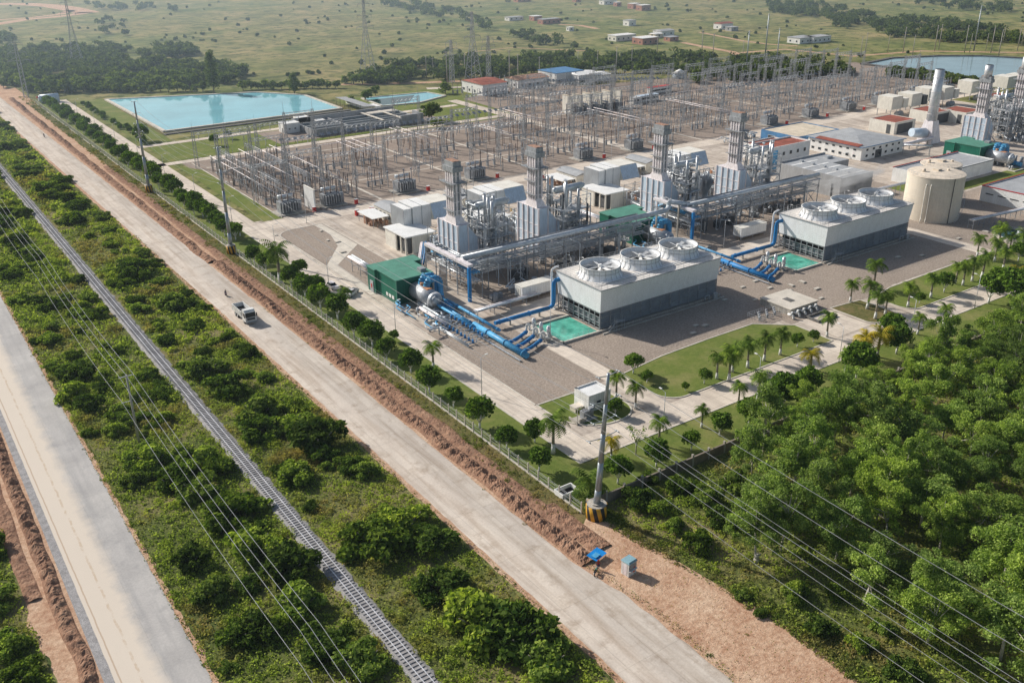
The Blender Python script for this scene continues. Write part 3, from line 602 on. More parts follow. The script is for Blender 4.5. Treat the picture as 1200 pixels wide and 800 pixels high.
P3 = [((648, 531), 1.35, 'tall palm alone on the corner lawn beside the plant road', 0), ((722, 467), 1., 'small palm behind the white gatehouse on the corner island', 0), ((744.5, 479), 1., 'small palm at the right tip of the corner island', 0), ((772, 521), 1., 'palm on the lawn strip right of the steel pylon', 0),
      ((717, 538), .9, 'yellow-green palm directly behind a round bush near the pylon', 1), ((822, 501), .8, 'first palm on the lawn at the wall side of the lower road', 0), ((865, 476), .9, 'second palm on the lawn at the wall side of the lower road', 0), ((888, 468), 1.1, 'third palm on the lawn at the wall side of the lower road', 0),
      ((950, 436), 1., 'yellow palm half hidden by round trees at the wood edge', 1), ((1010, 420), 1.2, 'left one of two yellow palms beside the lower road', 1), ((1027, 418), 1.3, 'right one of two yellow palms beside the lower road', 1), ((1185, 340), 1.2, 'yellow palm at the far right above the wood', 1), ((1075, 392), .9, 'green palm peeping over the wood beside the lower road', 0),
      ((690, 583), 1.15, 'broad squat palm with long fronds at the foot of the steel pylon', 2), ((508, 432), 1.1, 'palm between the round trees below the green turbine building', 0), ((328.6, 331), 1.9, 'tall feathery palm rising from the row of round trees left of the parked cars', 0), ((405.5, 362), 1., 'palm beside the white car on the plant road', 0), ((1105, 383), 1., 'palm in shade at the upper wood edge', 0), ((990, 437), .9, 'palm between dark trees at the wood edge', 0)]
for p, s, lb, kd in P3: (pm[1], pmy, pmb)[kd].put((*G(*p), 0), lb, s*5, s*1.15)
for i in range(26):
    y = 278+i*10.6+R.uniform(-3, 3); pm[i % 4].put((89+R.uniform(-.8, 1.2), y, 0), '%s palm of the long mixed row towards the pond, counted from the two parked cars' % ordn(i), i*1.9, R.uniform(.7, 1.), 'palms in the long row beside the plant road')
rm = [((843, 511), 1, 'round tree on the wall side lawn nearest the lower road corner'), ((877, 499), 1.15, 'larger round tree left of the big dark ball tree at the wood edge'), ((915, 484), 1.7, 'big dark ball tree where lawn and wood meet'), ((810, 528), .8, 'small round tree among grass beside the boundary wall'), ((945, 465), 1.3, 'round tree half buried in the wood edge below the lower road'),
      ((1003, 445), 1.7, 'large dark round tree under the yellow palms'), ((1043, 404), 1.5, 'dark round tree right of the yellow palms'), ((1050, 415), 1.4, 'second dark round tree right of the yellow palms'), ((1187, 362), 2.1, 'large dark dome tree near the right picture edge'), ((1170, 345), 1.5, 'dark tree behind the dome tree near the right edge'), ((724, 567), 1.1, 'round bushy tree on the lawn right of the pylon base'), ((769, 547), 1.1, 'round tree near the palm on the lawn right of the pylon'),
      ((721, 487), .75, 'bright green round tree behind the gatehouse'), ((742, 438), .95, 'round tree at the left end of the lawn before the cooling tower'), ((758, 449), .6, 'small bush beside the round tree left on the tower lawn'), ((825, 450), .7, 'small round tree left of the palm row'), ((803, 458), .4, 'sapling at the near end of the tower lawn'), ((934, 407), .7, 'little round tree at the right of the palm row'), ((953, 401), .6, 'rounded shrub before the pump pit'),
      ((1106, 343), 1.1, 'spreading dark tree among the right hand palms'), ((1158, 356), 1.6, 'dark spreading tree at the road beyond the wood'), ((1193, 306), 1.1, 'round bush by the round basin'), ((1077, 356), .6, 'small tree under the right hand palms'), ((252, 171), 1, 'round tree beside the pond road junction'), ((268, 163), .8, 'small dark tree on the pond bank'), ((167, 165), 1.5, 'dark round tree behind the second pylon')]
for i, (p, s, lb) in enumerate(rm): rp[i % 4].put((*G(*p), 0), lb, i*1.9, s, 'single round trees about the plant')
o = make_tree('sparse', 'bare_tree', 'nearly leafless thin tree beside the lower road opposite the gatehouse', 'tree', None, 99); o.location = (*G(745, 533), 0); o.scale = (1.25,)*3

for k in range(34):
    y = 432+k*3.7; 
    if R.random() < .8: rp[k % 4].put((101.5+R.uniform(0, 3), y, -.8), 'small clipped bush on the grass between plant road and pond', k*1.3, R.uniform(.4, .8), 'small bushes on the pond grass')
# ================================================================== POWER PLANT
WHICH = ('nearer', 'farther')
def cooling_tower(x0, y0, lb):
    L, W = 38.6, 16.2; t = thing('cooling_tower', (x0, y0, 0), lb, 'cooling tower', 'three fan cooling towers')
    z1, z2 = 4.6, 10.4
    mb = MB(); mb.hexa([(0, 0, z1), (L, 0, z1), (L, W, z1), (0, W, z1)], [(-.35, -.55, z2), (L+.35, -.55, z2), (L+.35, W+.55, z2), (-.35, W+.55, z2)])
    body = mb.build('casing', 'grp_white', t)
    mb = MB(); zz = z1
    for k in (): 
        x = L*k/24; mb.hexa([(x-.03, -.06, z1), (x+.03, -.06, z1), (x+.03, .0, z1), (x-.03, .0, z1)], [(x-.03, -.6, z2-.1), (x+.03, -.6, z2-.1), (x+.03, -.55, z2-.1), (x-.03, -.55, z2-.1)])
    mb.box(-.5, L+.5, -.7, -.5, z2-.1, z2+.1); mb.box(-.5, -.3, -.5, W+.5, z2-.1, z2+.1); mb.box(-.5, L+.5, W+.5, W+.7, z2-.1, z2+.1); mb.box(L+.3, L+.5, -.5, W+.5, z2-.1, z2+.1)
    mb.build('joint_strips', 'grey_paint', body)
    mb = MB(); mb.box(-.25, L+.25, -.45, W+.45, z2-.02, z2+.04); mb.build('deck', 'deck_ribs', t)
    mb = MB()   # inlet band: open frame with louvre slats, dark inside
    mb.box(.6, L-.6, .8, W-.8, .5, z1-.02); mb.build('dark_core', 'black', t)
    mb = MB(); 
    for k in range(13):
        x = L*k/12; mb.box(x-.1, x+.1, -.02, .2, .3, z1-.02); mb.box(x-.1, x+.1, W-.2, W+.02, .3, z1-.02)
    for k in range(9):
        y = W*k/8; mb.box(-.02, .2, y-.1, y+.1, .3, z1-.02); mb.box(L-.2, L+.02, y-.1, y+.1, .3, z1-.02)
    for z in (.5, 1.9, 3.3, 4.4): mb.box(0, L, .0, .14, z-.07, z+.07); mb.box(.0, .14, 0, W, z-.07, z+.07); mb.box(L-.14, L, 0, W, z-.07, z+.07)
    mb.build('inlet_frame', 'galv_dull', t)
    mb = MB()
    for k in range(13):
        z = .6+k*.3; mb.hexa([(.2, .02, z), (L-.2, .02, z), (L-.2, .06, z), (.2, .06, z)], [(.2, .34, z+.24), (L-.2, .34, z+.24), (L-.2, .38, z+.24), (.2, .38, z+.24)])
        if k < 5: mb.box(.3, .34, .3, W-.3, z*1.6, z*1.6+.3)
    o = mb.build('louvres', 'grey_paint', t)
    mb = MB(); mb.box(-.8, L+.8, -1., -.5, .02, .5); mb.box(-.8, L+.8, W+.5, W+1, .02, .5); mb.box(L+.5, L+.8, -.5, W+.5, .02, .5); mb.box(-.8, L+.8, -2.4, -1.9, .02, .3); mb.build('basin_wall', 'concrete', t)
    for i in range(3):
        cx_ = L*(i+.5)/3; r0 = 5.6; r1 = 4.75
        f = MB().lathe([(r0, z2), (5.15, z2+.6), (4.85, z2+1.3), (4.75, z2+1.9), (4.95, z2+2.7), (4.8, z2+2.7), (4.6, z2+1.9), (4.65, z2+1.), (4.7, z2+.1)], cx_, W/2, 44).build('fan_stack', 'grp_white', t)
        mb = MB()
        for k in range(22):
            a = 2*math.pi*k/22; ca, sa = math.cos(a), math.sin(a)
            for (ra, za), (rb_, zb) in (((5.68, z2), (4.9, z2+1.4)), ((4.88, z2+1.5), (5.03, z2+2.75))): mb.bar((cx_+ra*ca, W/2+ra*sa, za), (cx_+rb_*ca, W/2+rb_*sa, zb), .14)
        mb.lathe([(4.98, z2+2.64), (5.06, z2+2.64), (5.06, z2+2.78), (4.72, z2+2.78), (4.72, z2+2.7)], cx_, W/2, 44); mb.lathe([(4.84, z2+1.42), (4.92, z2+1.42), (4.92, z2+1.54), (4.84, z2+1.54)], cx_, W/2, 44)
        mb.build('rib_ring', 'grp_ring', f)
        mb = MB().cyl((cx_, W/2, z2+.05), (cx_, W/2, z2+.08), 4.65, n=40); mb.build('fan_shaft_opening', 'black', f)
        mb = MB(); mb.cyl((cx_, W/2, z2+1.2), (cx_, W/2, z2+2.3), .7, .45, 12)
        for k in range(7):
            a = 2*math.pi*k/7+.3+i; ca, sa = math.cos(a), math.sin(a); q = lambda r_, s_, z_: (cx_+r_*ca-s_*sa, W/2+r_*sa+s_*ca, z_)
            mb.hexa([q(.5, -.25, z2+1.9), q(4.3, -.5, z2+1.8), q(4.3, .5, z2+2.1), q(.5, .25, z2+2.1)], [q(.5, -.25, z2+1.96), q(4.3, -.5, z2+1.86), q(4.3, .5, z2+2.16), q(.5, .25, z2+2.16)])
        mb.build('fan', 'white_paint', t)
        MB().cyl((cx_, W/2, z2+2.3), (cx_, W/2, z2+2.7), .55, .4, 12).box(cx_+.4, cx_+4.4, W/2-.12, W/2+.12, z2+1.4, z2+1.6).build('gearbox', 'white_paint', t)
    mb = MB()
    for a, b in (((-.3, -.5), (L+.3, -.5)), ((-.3, -.5), (-.3, W+.5)), ((-.3, W+.5), (L+.3, W+.5)), ((L+.3, -.5), (L+.3, W+.5))):
        for z in (.5, 1.05): mb.bar((*a, z2+z), (*b, z2+z), .05)
        n = int(max(abs(a[0]-b[0]), abs(a[1]-b[1]))/1.8)
        for k in range(n+1): x = a[0]+(b[0]-a[0])*k/n; y = a[1]+(b[1]-a[1])*k/n; mb.bar((x, y, z2), (x, y, z2+1.05), .05)
    mb.build('handrail', 'galv', t)
    mb = MB(); mb.tube([(1.5, W/2+3, z2+.45), (L-.8, W/2+3+3.1, z2+.45)], .35, 8)
    for y in (2.3, 3.1): mb.tube([(.5, y, z2+.3), (L-.5, y, z2+.3)], .13, 6)
    mb.build('deck_pipe', 'grp_white', t)
    mb = MB()   # stair tower on the shaded long side, bottom left
    x, y = 3.2, -1.5
    for a in (x, x+2.4):
        for b in (y-.9, y): mb.bar((a, b, .0), (a, b, 3.2), .1)
    mb.box(x, x+2.4, y-.9, y, 2.2, 2.28); mb.bar((x-2.2, y-.5, .0), (x+.2, y-.5, 2.2), .25); mb.bar((x-2.2, y-.5, 1.), (x+.2, y-.5, 3.2), .06); mb.box(x+33, x+34.2, y-.3, y+.3, .2, 1.7)
    mb.tube([(x+30, y, .1), (x+30, y, 1.5), (x+31.5, y, 1.5), (x+31.5, y, .1)], .16, 6); mb.build('access_stair', 'galv', t)
    return t
cooling_tower(132.9, 156.9, 'nearer long white cooling tower with three round fans, beside the brighter green basin'); cooling_tower(214.0, 157.0, 'farther long white cooling tower with three round fans, in front of the beige tank')
def pipe_thing(name, runs, r, mat, lb, cat='pipe', group=None, n=12, rad=1.2, sup=6., flange=True):
    t = thing(name, runs[0][0], lb, cat, group); o = Vector(runs[0][0]); mb = MB(); fl = MB(); sp_ = MB()
    for run in runs:
        P = [tuple(Vector(p)-o) for p in run]; mb.bend(P, r, n, rad)
        for a, b in zip(P, P[1:]):
            a = Vector(a); b = Vector(b); d = (b-a).length
            if d < 3 or abs((b-a).z) > .5*d: continue
            q = (b-a).normalized(); m = max(1, int(d/sup))
            for k in range(m):
                c = a+(b-a)*((k+.5)/m); zb = -o.z
                sp_.box(c.x-.2, c.x+.2, c.y-.2, c.y+.2, zb, c.z-r*.6)
                if flange: c2 = a+(b-a)*((k+.15)/m); fl.cyl(c2-q*.09, c2+q*.09, r*1.28, n=n)
    mb.build('pipe', mat, t)
    each(sp_, 8, 'support', 'concrete', t)
    if flange: each(fl, n*2, 'flange', mat, t)
    return t
def basin(dx, lb):
    t = thing('cooling_basin', (121.6+dx, 156.4, 0), lb, 'basin', 'green cooling water basins'); W, D = 10.6, 11.6; mb = MB()
    mb.box(-.3, W, -.45, 0, 0, .55); mb.box(-.45, 0, -.45, D, 0, .55); mb.box(-.3, W, D, D+.45, 0, .55); mb.build('rim', 'rim', t)
    MB().box(0, W, 0, D, .05, .16).build('water', 'basin_water', t)
    mb = MB()
    for k in range(8): x = -.2+k*1.5; mb.bar((x, -.2, .5), (x, -.2, 1.5), .05)
    for z in (1., 1.5): mb.bar((-.2, -.2, z), (10.4, -.2, z), .045); mb.bar((-.2, -.2, z), (-.2, 11, z), .045)
    mb.build('railing', 'galv', t)
basin(0, 'bright emerald water basin at the end of the nearer cooling tower'); basin(80.4, 'dark green water basin at the end of the farther cooling tower')
def pumps(dx, w_):
    for k in range(3):
        y = 159.2+k*2.9; t = thing('cooling_pump', (119.5+dx, y, 0), '%s vertical pump from the near side of the %s basin' % (ordn(k), ('brighter green', 'darker green')[w_]), 'pump', 'vertical pumps beside the basins')
        MB().box(-.9, .9, -.7, .7, 0, .4).build('plinth', 'concrete', t); MB().cyl((0, 0, .4), (0, 0, 2.), .42, n=12).cyl((0, 0, 2.), (0, 0, 2.15), .65, n=12).build('body', 'white_paint', t)
        mb = MB().cyl((0, 0, 2.15), (0, 0, 3.7), .48, n=12).cyl((0, 0, 3.7), (0, 0, 3.95), .5, .2, 12)
        mb.build('motor', 'alu', t)
        MB().bend([(0, .2, 1.), (-1.1, .2, 1.), (-1.1, .2, 2.6), (-2., .2, 2.6), (-2., .2, .9)], .3, 8, .6).build('elbow', 'white_paint', t)
    runs = [[(117.6+dx, 159.4+k*2.9, .9), (113+dx, 159.4+k*2.9-2.2, .9), (110.6+dx, 159.4+k*2.9-2.6, .9)] for k in range(3)]
    for k, r_ in enumerate(runs): pipe_thing('branch_pipe', [r_], .42, 'blue_pipe', '%s curved blue branch pipe from the near end, between pumps and the %s header' % (ordn(k), WHICH[w_]), 'pipe', 'blue branch pipes', rad=1.5)
    pipe_thing('header_pipe', [[(109.8+dx, 154.2, 1.), (109.8+dx, 176, 1.)]], .72, 'blue_light' if w_ == 0 else 'blue_pipe', 'thick blue header pipe on the gravel, %s of the two' % WHICH[w_], 'pipe', 'thick blue header pipes')
    pipe_thing('header_pipe', [[(109.4+dx, 176, 1.3), (109.4+dx, 192, 1.3)], [(111.9+dx, 168, 1.7), (111.9+dx, 192, 1.7)], [(107.6+dx, 172, 2.2), (107.6+dx, 194, 2.2)]], .36, 'blue_light', 'parallel slimmer blue pipes running on from the %s blue header' % WHICH[w_], 'pipe')
    pipe_thing('riser_pipe', [[(113.5+dx, 172.5, 1.6), (131+dx, 172.5, 1.6), (131+dx, 172.5, 8.4), (133.2+dx, 172.5, 8.4)]], .52, 'blue_pipe', 'blue supply pipe rising to the deck corner of the %s cooling tower' % WHICH[w_], 'pipe', 'blue supply pipes', rad=1.6)
    pipe_thing('riser_pipe', [[(133.8+dx, 174.6, .6), (131.9+dx, 174.6, .6), (131.9+dx, 174.6, 10.6), (134+dx, 174.6, 11)]], .24, 'grp_white', 'thin white pipe climbing the corner of the %s cooling tower' % WHICH[w_], 'pipe', rad=.8)
    mb = MB(); t = thing('catwalk', (108+dx, 158, 0), 'low galvanised catwalk beside the open end of the %s blue header' % WHICH[w_], 'catwalk')
    mb.box(-.35, .15, -4, 14, .35, .42)
    for k in range(10): mb.bar((-.35, -4+2*k, 0), (-.35, -4+2*k, 1.3), .06)
    mb.bar((-.35, -4, 1.3), (-.35, 14, 1.3), .05); mb.build('frame', 'galv', t)
    mb = MB(); vl = MB()      # valve manifolds between the headers
    r = random.Random(8+w_); A, B_ = MB(), MB()
    for k in range(16): a = r.uniform(0, 7.5); b = r.uniform(0, 20); z = r.uniform(.6, 2.4); A.bend([(a, b, .2), (a, b, z), (a+r.uniform(-3, 3), b, z), (a+r.uniform(-3, 3), b+r.uniform(-3, 3), z)], r.choice((.1, .15, .22)), 6, .4, 3)
    for k in range(7): a = r.uniform(0, 7.5); b = r.uniform(0, 20); B_.bend([(a, b, .5), (a, b+5, .5), (a+1.5, b+5, 1.4), (a+1.5, b+7, 1.4)], r.choice((.16, .24)), 7, .5, 3)
    for k in range(14): a = r.uniform(0, 7.5); b = r.uniform(0, 20); A.box(a, a+r.uniform(.3, .9), b, b+r.uniform(.3, .9), 0, r.uniform(.4, 1.6))
    t = thing('pipe_skid', (100.4+dx, 176, 0), 'low jumble of grey and blue pipework beside the %s condenser vessel' % WHICH[w_], 'equipment'); A.build('pipework', 'galv', t)['kind'] = 'stuff'; B_.build('pipe', 'blue_light', t)['kind'] = 'stuff'
    t = thing('valve_manifold', (106+dx, 176, 0), 'cluster of small blue valves and white pipes by the %s blue header' % WHICH[w_], 'valves', 'valve clusters')
    r = random.Random(5)
    for k in range(9):
        y = -8+k*1.7; mb.bend([(-3, y, .5), (-.6, y, .5), (-.6, y, 1.5), (2.5, y, 1.5), (2.5, y, .6)], .14, 6, .3); vl.cyl((-1.6, y, .5), (-1.6, y, 1.3), .3, .2, 8); vl.cyl((1, y, 1.5), (1, y, 2.3), .24, .3, 8)
    for z in (.4, .8): mb.tube([(-3.4, -9, z), (-3.4, 7, z)], .18, 6)
    mb.build('pipework', 'silver_pipe', t); each(vl, 16, 'valve', 'blue_pipe', t)
pumps(0, 0); pumps(80.5, 1)
# -------- heat recovery boilers with their stacks
def boiler(x, y, lb, h=12., round_top=False):
    t = thing('boiler_stack', (x, y, 0), lb, 'boiler stack', 'ribbed boilers with tall exhaust stacks')
    W, D = 7.2, 12.5; t.scale = (.88, .82, 1.)
    mb = MB(); mb.hexa([(0, 0, 0), (3.4, 0, 0), (3.4, D, 0), (0, D, 0)], [(0, 0, h), (3.4, 0, h), (3.4, D, h), (0, D, h)])
    mb.hexa([(3.4, 0, 0), (W, 0, 0), (W, D, 0), (3.4, D, 0)], [(3.4, 0, h), (W, 0, h-4.2), (W, D, h-4.2), (3.4, D, h)]); c = mb.build('casing', 'clad_blue', t)
    mb = MB()
    for k in range(5):
        yy = D*k/4; mb.box(-.32, -.01, yy-.22, yy+.22, 0, h+.15)
    for k in range(3):
        xx = W*k/2; mb.box(xx-.22, xx+.22, -.32, -.01, 0, h+.1-(0, 0.3, 4.2)[k])
    for z in (3, 6, 9): mb.box(-.14, -.005, 0, D, z-.08, z+.08); mb.box(0, W, -.14, -.005, z-.08, z+.08) if z < 7 else None
    mb.build('rib', 'clad_white', c)
    x0, x1, y0, y1 = .6, 2.7, 2.4, 7.2
    z0 = h+2.6
    mb = MB(); mb.hexa([(.1, 1.2, h), (3.9, 1.2, h), (3.9, 9.2, h), (.1, 9.2, h)], [(x0, y0, z0), (x1, y0, z0), (x1, y1, z0), (x0, y1, z0)]); mb.box(-.05, 4.65, .25, D-.45, h-.06, h+.1); mb.build('transition', 'clad_white', t)
    st = MB().box(x0, x1, y0, y1, z0, 29.5).build('stack', 'grey_paint', t)
    mb = MB()
    for k in range(4):
        yy = y0+.35+(y1-y0-.7)*k/3; mb.box(x0-.4, x0-.01, yy-.33, yy+.33, z0-.3, 29); mb.box(x1+.01, x1+.4, yy-.3, yy+.3, z0, 29)
    for k in range(2): xx = x0+.6+1.4*k; mb.box(xx-.3, xx+.3, y0-.4, y0-.01, z0, 29)
    for z in (17.5, 20, 22.5, 27): mb.box(x0-.25, x1+.25, y0-.25, y1+.25, z-.1, z+.1)
    mb.build('rib', 'clad_white', st)
    mb = MB().box(x0-.75, x1+.75, y0-.8, y1+.8, 28.2, 29.6); mb.box(x0-.35, x1+.35, y0-.4, y1+.4, 29.6, 30.9); mb.build('stack_head', 'galv_dull', t)
    MB().box(x0-.1, x1+.1, y0-.1, y1+.1, 30.9, 31.05).build('stack_lining', 'copper', t)
    if round_top: MB().cyl(((x0+x1)/2, (y0+y1)/2, 30.5), ((x0+x1)/2, (y0+y1)/2, 36), 2., 2., 20).build('chimney', 'alu', t); MB().cyl(((x0+x1)/2, (y0+y1)/2, 36), ((x0+x1)/2, (y0+y1)/2, 36.05), 1.8, 1.8, 20).build('chimney_mouth', 'black', t)
    mb = MB(); pz = 25.2
    mb.box(x0-1.8, x1+1.8, y0-1.8, y0-.5, pz, pz+.12); mb.box(x0-1.8, x1+1.8, y1+.5, y1+1.8, pz, pz+.12); mb.box(x0-1.8, x0-.55, y0-.5, y1+.5, pz, pz+.12); mb.box(x1+.45, x1+1.8, y0-.5, y1+.5, pz, pz+.12)
    for (a, b) in (((x0-1.8, y0-1.8), (x1+1.8, y0-1.8)), ((x1+1.8, y0-1.8), (x1+1.8, y1+1.8)), ((x1+1.8, y1+1.8), (x0-1.8, y1+1.8)), ((x0-1.8, y1+1.8), (x0-1.8, y0-1.8))):
        for z in (.55, 1.1): mb.bar((*a, pz+z), (*b, pz+z), .07)
        for k in range(5): q = (a[0]+(b[0]-a[0])*k/4, a[1]+(b[1]-a[1])*k/4); mb.bar((*q, pz), (*q, pz+1.1), .07); mb.bar((*q, pz), ((q[0]+(x0+x1)/2)/2, (q[1]+(y0+y1)/2)/2, pz-1.4), .09)
    for yy in (y1+.9,): mb.bar((x1+.9, yy, h-2), (x1+.9, yy, pz), .1); mb.bar((x1+1.5, yy, h-2), (x1+1.5, yy, pz), .1)
    for k in range(24): z = h+k*.55; mb.bar((x1+.9, y1+.9, z), (x1+1.5, y1+.9, z), .05)
    for pz2 in (17.6, 21.4):
        mb.box(x1+.45, x1+2.2, y0-.6, y1+.6, pz2, pz2+.1); mb.box(x0-1.3, x0-.55, y0-.6, y1+.6, pz2, pz2+.1)
        for zz in (.55, 1.1): mb.bar((x1+2.2, y0-.6, pz2+zz), (x1+2.2, y1+.6, pz2+zz), .07); mb.bar((x0-1.3, y0-.6, pz2+zz), (x0-1.3, y1+.6, pz2+zz), .07); mb.bar((x0-1.3, y0-.6, pz2+zz), (x1+2.2, y0-.6, pz2+zz), .07)
    zs2 = [h-4, h-1, h+2, 17.6, 21.4, 25.2]
    for a, b in zip(zs2, zs2[1:]):
        mb.bar((x1+2.1, y0-.5, a), (x1+2.1, y1+.5, b), .12); mb.bar((x1+2.1, y1+.5, a), (x1+2.1, y0-.5, b), .12); mb.bar((x1+.5, y0-.55, a), (x1+2.1, y0-.55, b), .12)
        for yy in (y0-.5, y1+.5): mb.bar((x1+2.1, yy, a), (x1+2.1, yy, b), .18)
    mb.build('platform', 'galv_dull', t)
    mb = MB(); a = Vector((W+1.5, -1.6, .2)); b = Vector((1.8, -1.6, 5.8)); mb.hexa([(W+2, -1.9, 0), (W+2, -1.2, 0), (W+1.4, -1.2, 0), (W+1.4, -1.9, 0)], [(W+2, -1.9, .2), (W+2, -1.2, .2), (W+1.4, -1.2, .2), (W+1.4, -1.9, .2)])
    mb.bar((W+2.6, -1.2, .5), (-.6+2, -1.2, 6.2), .5); mb.bar((W+2.6, -1.2, 1.6), (1.4, -1.2, 7.3), .1); mb.build('stair', 'clad_white', t)
    return t
def pipe_tower(x, y, lb, seed, W=10, D=11.5, h=16.5):
    r = random.Random(seed); t = thing('pipe_tower', (x, y, 0), lb, 'steel structure', 'steel pipe towers beside the boilers'); mb = MB()
    xs = [0, W/2, W]; ys = [0, D/2, D]; zs = [0, 3.2, 6.4, 9.6, 12.6, h]
    for a in xs:
        for b in ys: mb.bar((a, b, 0), (a, b, zs[-1 if (a > 0 and b < D) else -2]), .28)
    for z in zs[1:]:
        for b in ys: mb.bar((0, b, z), (W, b, z), .22)
        for a in xs: mb.bar((a, 0, z), (a, D, z), .22)
    for k in range(len(zs)-1):
        for i in range(2):
            a = (xs[i], xs[i+1]) if k % 2 else (xs[i+1], xs[i]); mb.bar((a[0], 0, zs[k]), (a[1], 0, zs[k+1]), .14); mb.bar((0, ys[i], zs[k]), (0, ys[i+1], zs[k+1]), .14)
            mb.bar((a[1], D, zs[k]), (a[0], D, zs[k+1]), .14); mb.bar((a[1], -.02, zs[k]), (a[0], -.02, zs[k+1]), .16); mb.bar((-.02, ys[i+1], zs[k]), (-.02, ys[i], zs[k+1]), .16)
    mb.build('frame', 'galv', t); mb = MB()
    for z in (6.5, 9.7, 12.3): mb.box(.2, W-.2, .2, D*.5, z, z+.08)
    for z in (6.5, 9.7, 12.3, 14.5):
        for k in range(6): q = W*k/5; mb.bar((q, 0, z), (q, 0, z+1.1), .06)
        for zz in (.55, 1.1): mb.bar((0, 0, z+zz), (W, 0, z+zz), .06); mb.bar((0, 0, z+zz), (0, D, z+zz), .06)
    mb.build('walkway', 'galv', t)
    for q in range(4):
        mb = MB()
        for k in range(11):
            p = [r.uniform(-.5, W+.5), r.uniform(-.5, D), r.choice((1.2, 3.6, 5))]; P = [tuple(p)]
            for s in range(r.randint(3, 5)):
                i = r.choice((0, 1, 2, 2)); lim = (W+.5, D, h+1.6)[i]; p[i] = r.uniform(0 if i < 2 else 1., lim); P.append(tuple(p))
            mb.bend(P, r.choice((.1, .14, .2, .3, .38)), 6, .7, 2)
        mb.build('pipework', ('silver_pipe', 'alu', 'galv', 'galv_dull')[q], t)
    mb = MB(); z = h+.9
    mb.cyl((W*.2, D*.55, z), (W*1.15, D*.55, z), .95, n=14).cyl((W*.1, D*.55, z), (W*.2, D*.55, z), .5, .95, 14).cyl((W*1.15, D*.55, z), (W*1.25, D*.55, z), .95, .5, 14); mb.build('steam_drum', 'silver_pipe', t)
    mb = MB()
    for k in range(4): q = (r.uniform(.5, W-.5), r.uniform(.5, D-.5)); mb.cyl((*q, 12.3), (*q, h+3.+r.random()), .42, n=8); mb.cyl((*q, h+3.+.6), (*q, h+4.2), .3, .5, 8)
    each(mb, 32, 'silencer', 'alu', t); return t
def gas_turbine(x, y, lb, k):
    """intake filter house, turbine hall, sheds; x,y = near left corner of the train"""
    t = thing('turbine_hall', (x-4, y+23, 0), 'open cream turbine hall with a pale flat roof, behind %s' % lb, 'hall', 'cream turbine halls')
    MB().box(0, 10.5, 0, 13.5, 5.2, 5.55).build('roof', 'roof_pale', t)
    mb = MB(); mb.box(2.6, 9.5, .4, .65, 0, 5.2); mb.box(9.3, 9.6, .4, 13, 0, 5.2); mb.box(.4, 9.5, 12.8, 13.1, 0, 5.2); mb.box(.3, .5, 6.5, 12.8, 0, 5.2)
    for yy in (.6, 3.5, 6.4): mb.box(.3, .7, yy-.2, yy+.2, 0, 5.2)
    mb.build('wall', 'cream_wall', t); MB().box(2., 8, 2, 11, 0, 3.2).box(3, 7, 3, 9, 3.2, 4.1).build('turbine_casing', 'galv_dull', t)
    MB().box(1.0, 2.3, .42, .5, .2, 4.6).build('door_opening', 'dark_grey', t)
    t = thing('air_intake', (x+4.5, y+33, 0), 'white air intake house with a sloping grey hood, behind %s' % lb, 'intake house', 'air intake houses', sc=(1.12, 1.12, 1.2)); mb = MB()
    mb.box(0, 5.5, 0, 8, 3.2, 9.); mb.box(-2.6, -.2, .5, 7.5, 3.6, 8.6); mb.build('filter_box', 'white_wall', t)
    mb = MB(); mb.box(-.2, 0, .3, 7.7, 3.4, 8.8); mb.box(2.6, 2.75, -.04, 8.04, 3.1, 9.06); mb.box(-2.7, -2.6, .4, 7.6, 3.5, 8.7); mb.build('joint', 'grey_paint', t)
    mb = MB(); mb.hexa([(5.5, -1.4, 5.2), (12.5, -1.4, 5.2), (12.5, 8, 3.6), (5.5, 8, 3.6)], [(5.5, .6, 9), (12.5, .6, 9), (12.5, 8, 9), (5.5, 8, 9)]); hd = mb.build('hood', 'cream_wall', t)
    MB().hexa([(5.7, -1.42, 5.3), (12.3, -1.42, 5.3), (12.3, -1.3, 5.3), (5.7, -1.3, 5.3)], [(5.7, .52, 8.9), (12.3, .52, 8.9), (12.3, .66, 8.9), (5.7, .66, 8.9)]).build('weather_panel', 'clad_blue', hd)
    mb = MB()
    for a in (.3, 5.2, 12.2):
        for b in (.4, 7.6): mb.bar((a, b, 0), (a, b, 3.6), .3)
    mb.bar((.3, .4, 0), (5.2, .4, 3.2), .18); mb.bar((5.2, .4, 3.2), (12.2, .4, 0), .18); mb.build('leg', 'galv_dull', t)
    t = thing('fan_shed', (x+7.5, y+53, 0), 'grey shed with four arched side vents, behind %s' % lb, 'shed', 'vented sheds')
    MB().box(0, 6.5, 0, 12, 0, 3.8).build('wall', 'cream_wall', t); MB().hexa([(-.3, -.3, 3.8), (6.8, -.3, 3.8), (6.8, 12.3, 3.8), (-.3, 12.3, 3.8)], [(2.5, -.3, 4.6), (4, -.3, 4.6), (4, 12.3, 4.6), (2.5, 12.3, 4.6)]).build('roof', 'roof_grey', t)
    for j in range(4): MB().cyl((-.25, 1.8+j*2.8, 2.), (-.02, 1.8+j*2.8, 2.), .9, n=14).build('fan_vent', 'dark_grey', t)
    t = thing('open_canopy', (x+.2, y+52, 0), 'pale flat canopy on posts over small machinery, behind %s' % lb, 'canopy', 'pale canopies'); MB().box(0, 6, 0, 11, 3.1, 3.3).build('roof', 'white_wall', t)
    mb = MB()
    for a in (.4, 5.6):
        for b in (.4, 5.5, 10.6): mb.bar((a, b, 0), (a, b, 3.1), .18)
    mb.build('post', 'galv_dull', t); r = random.Random(k); mb = MB()
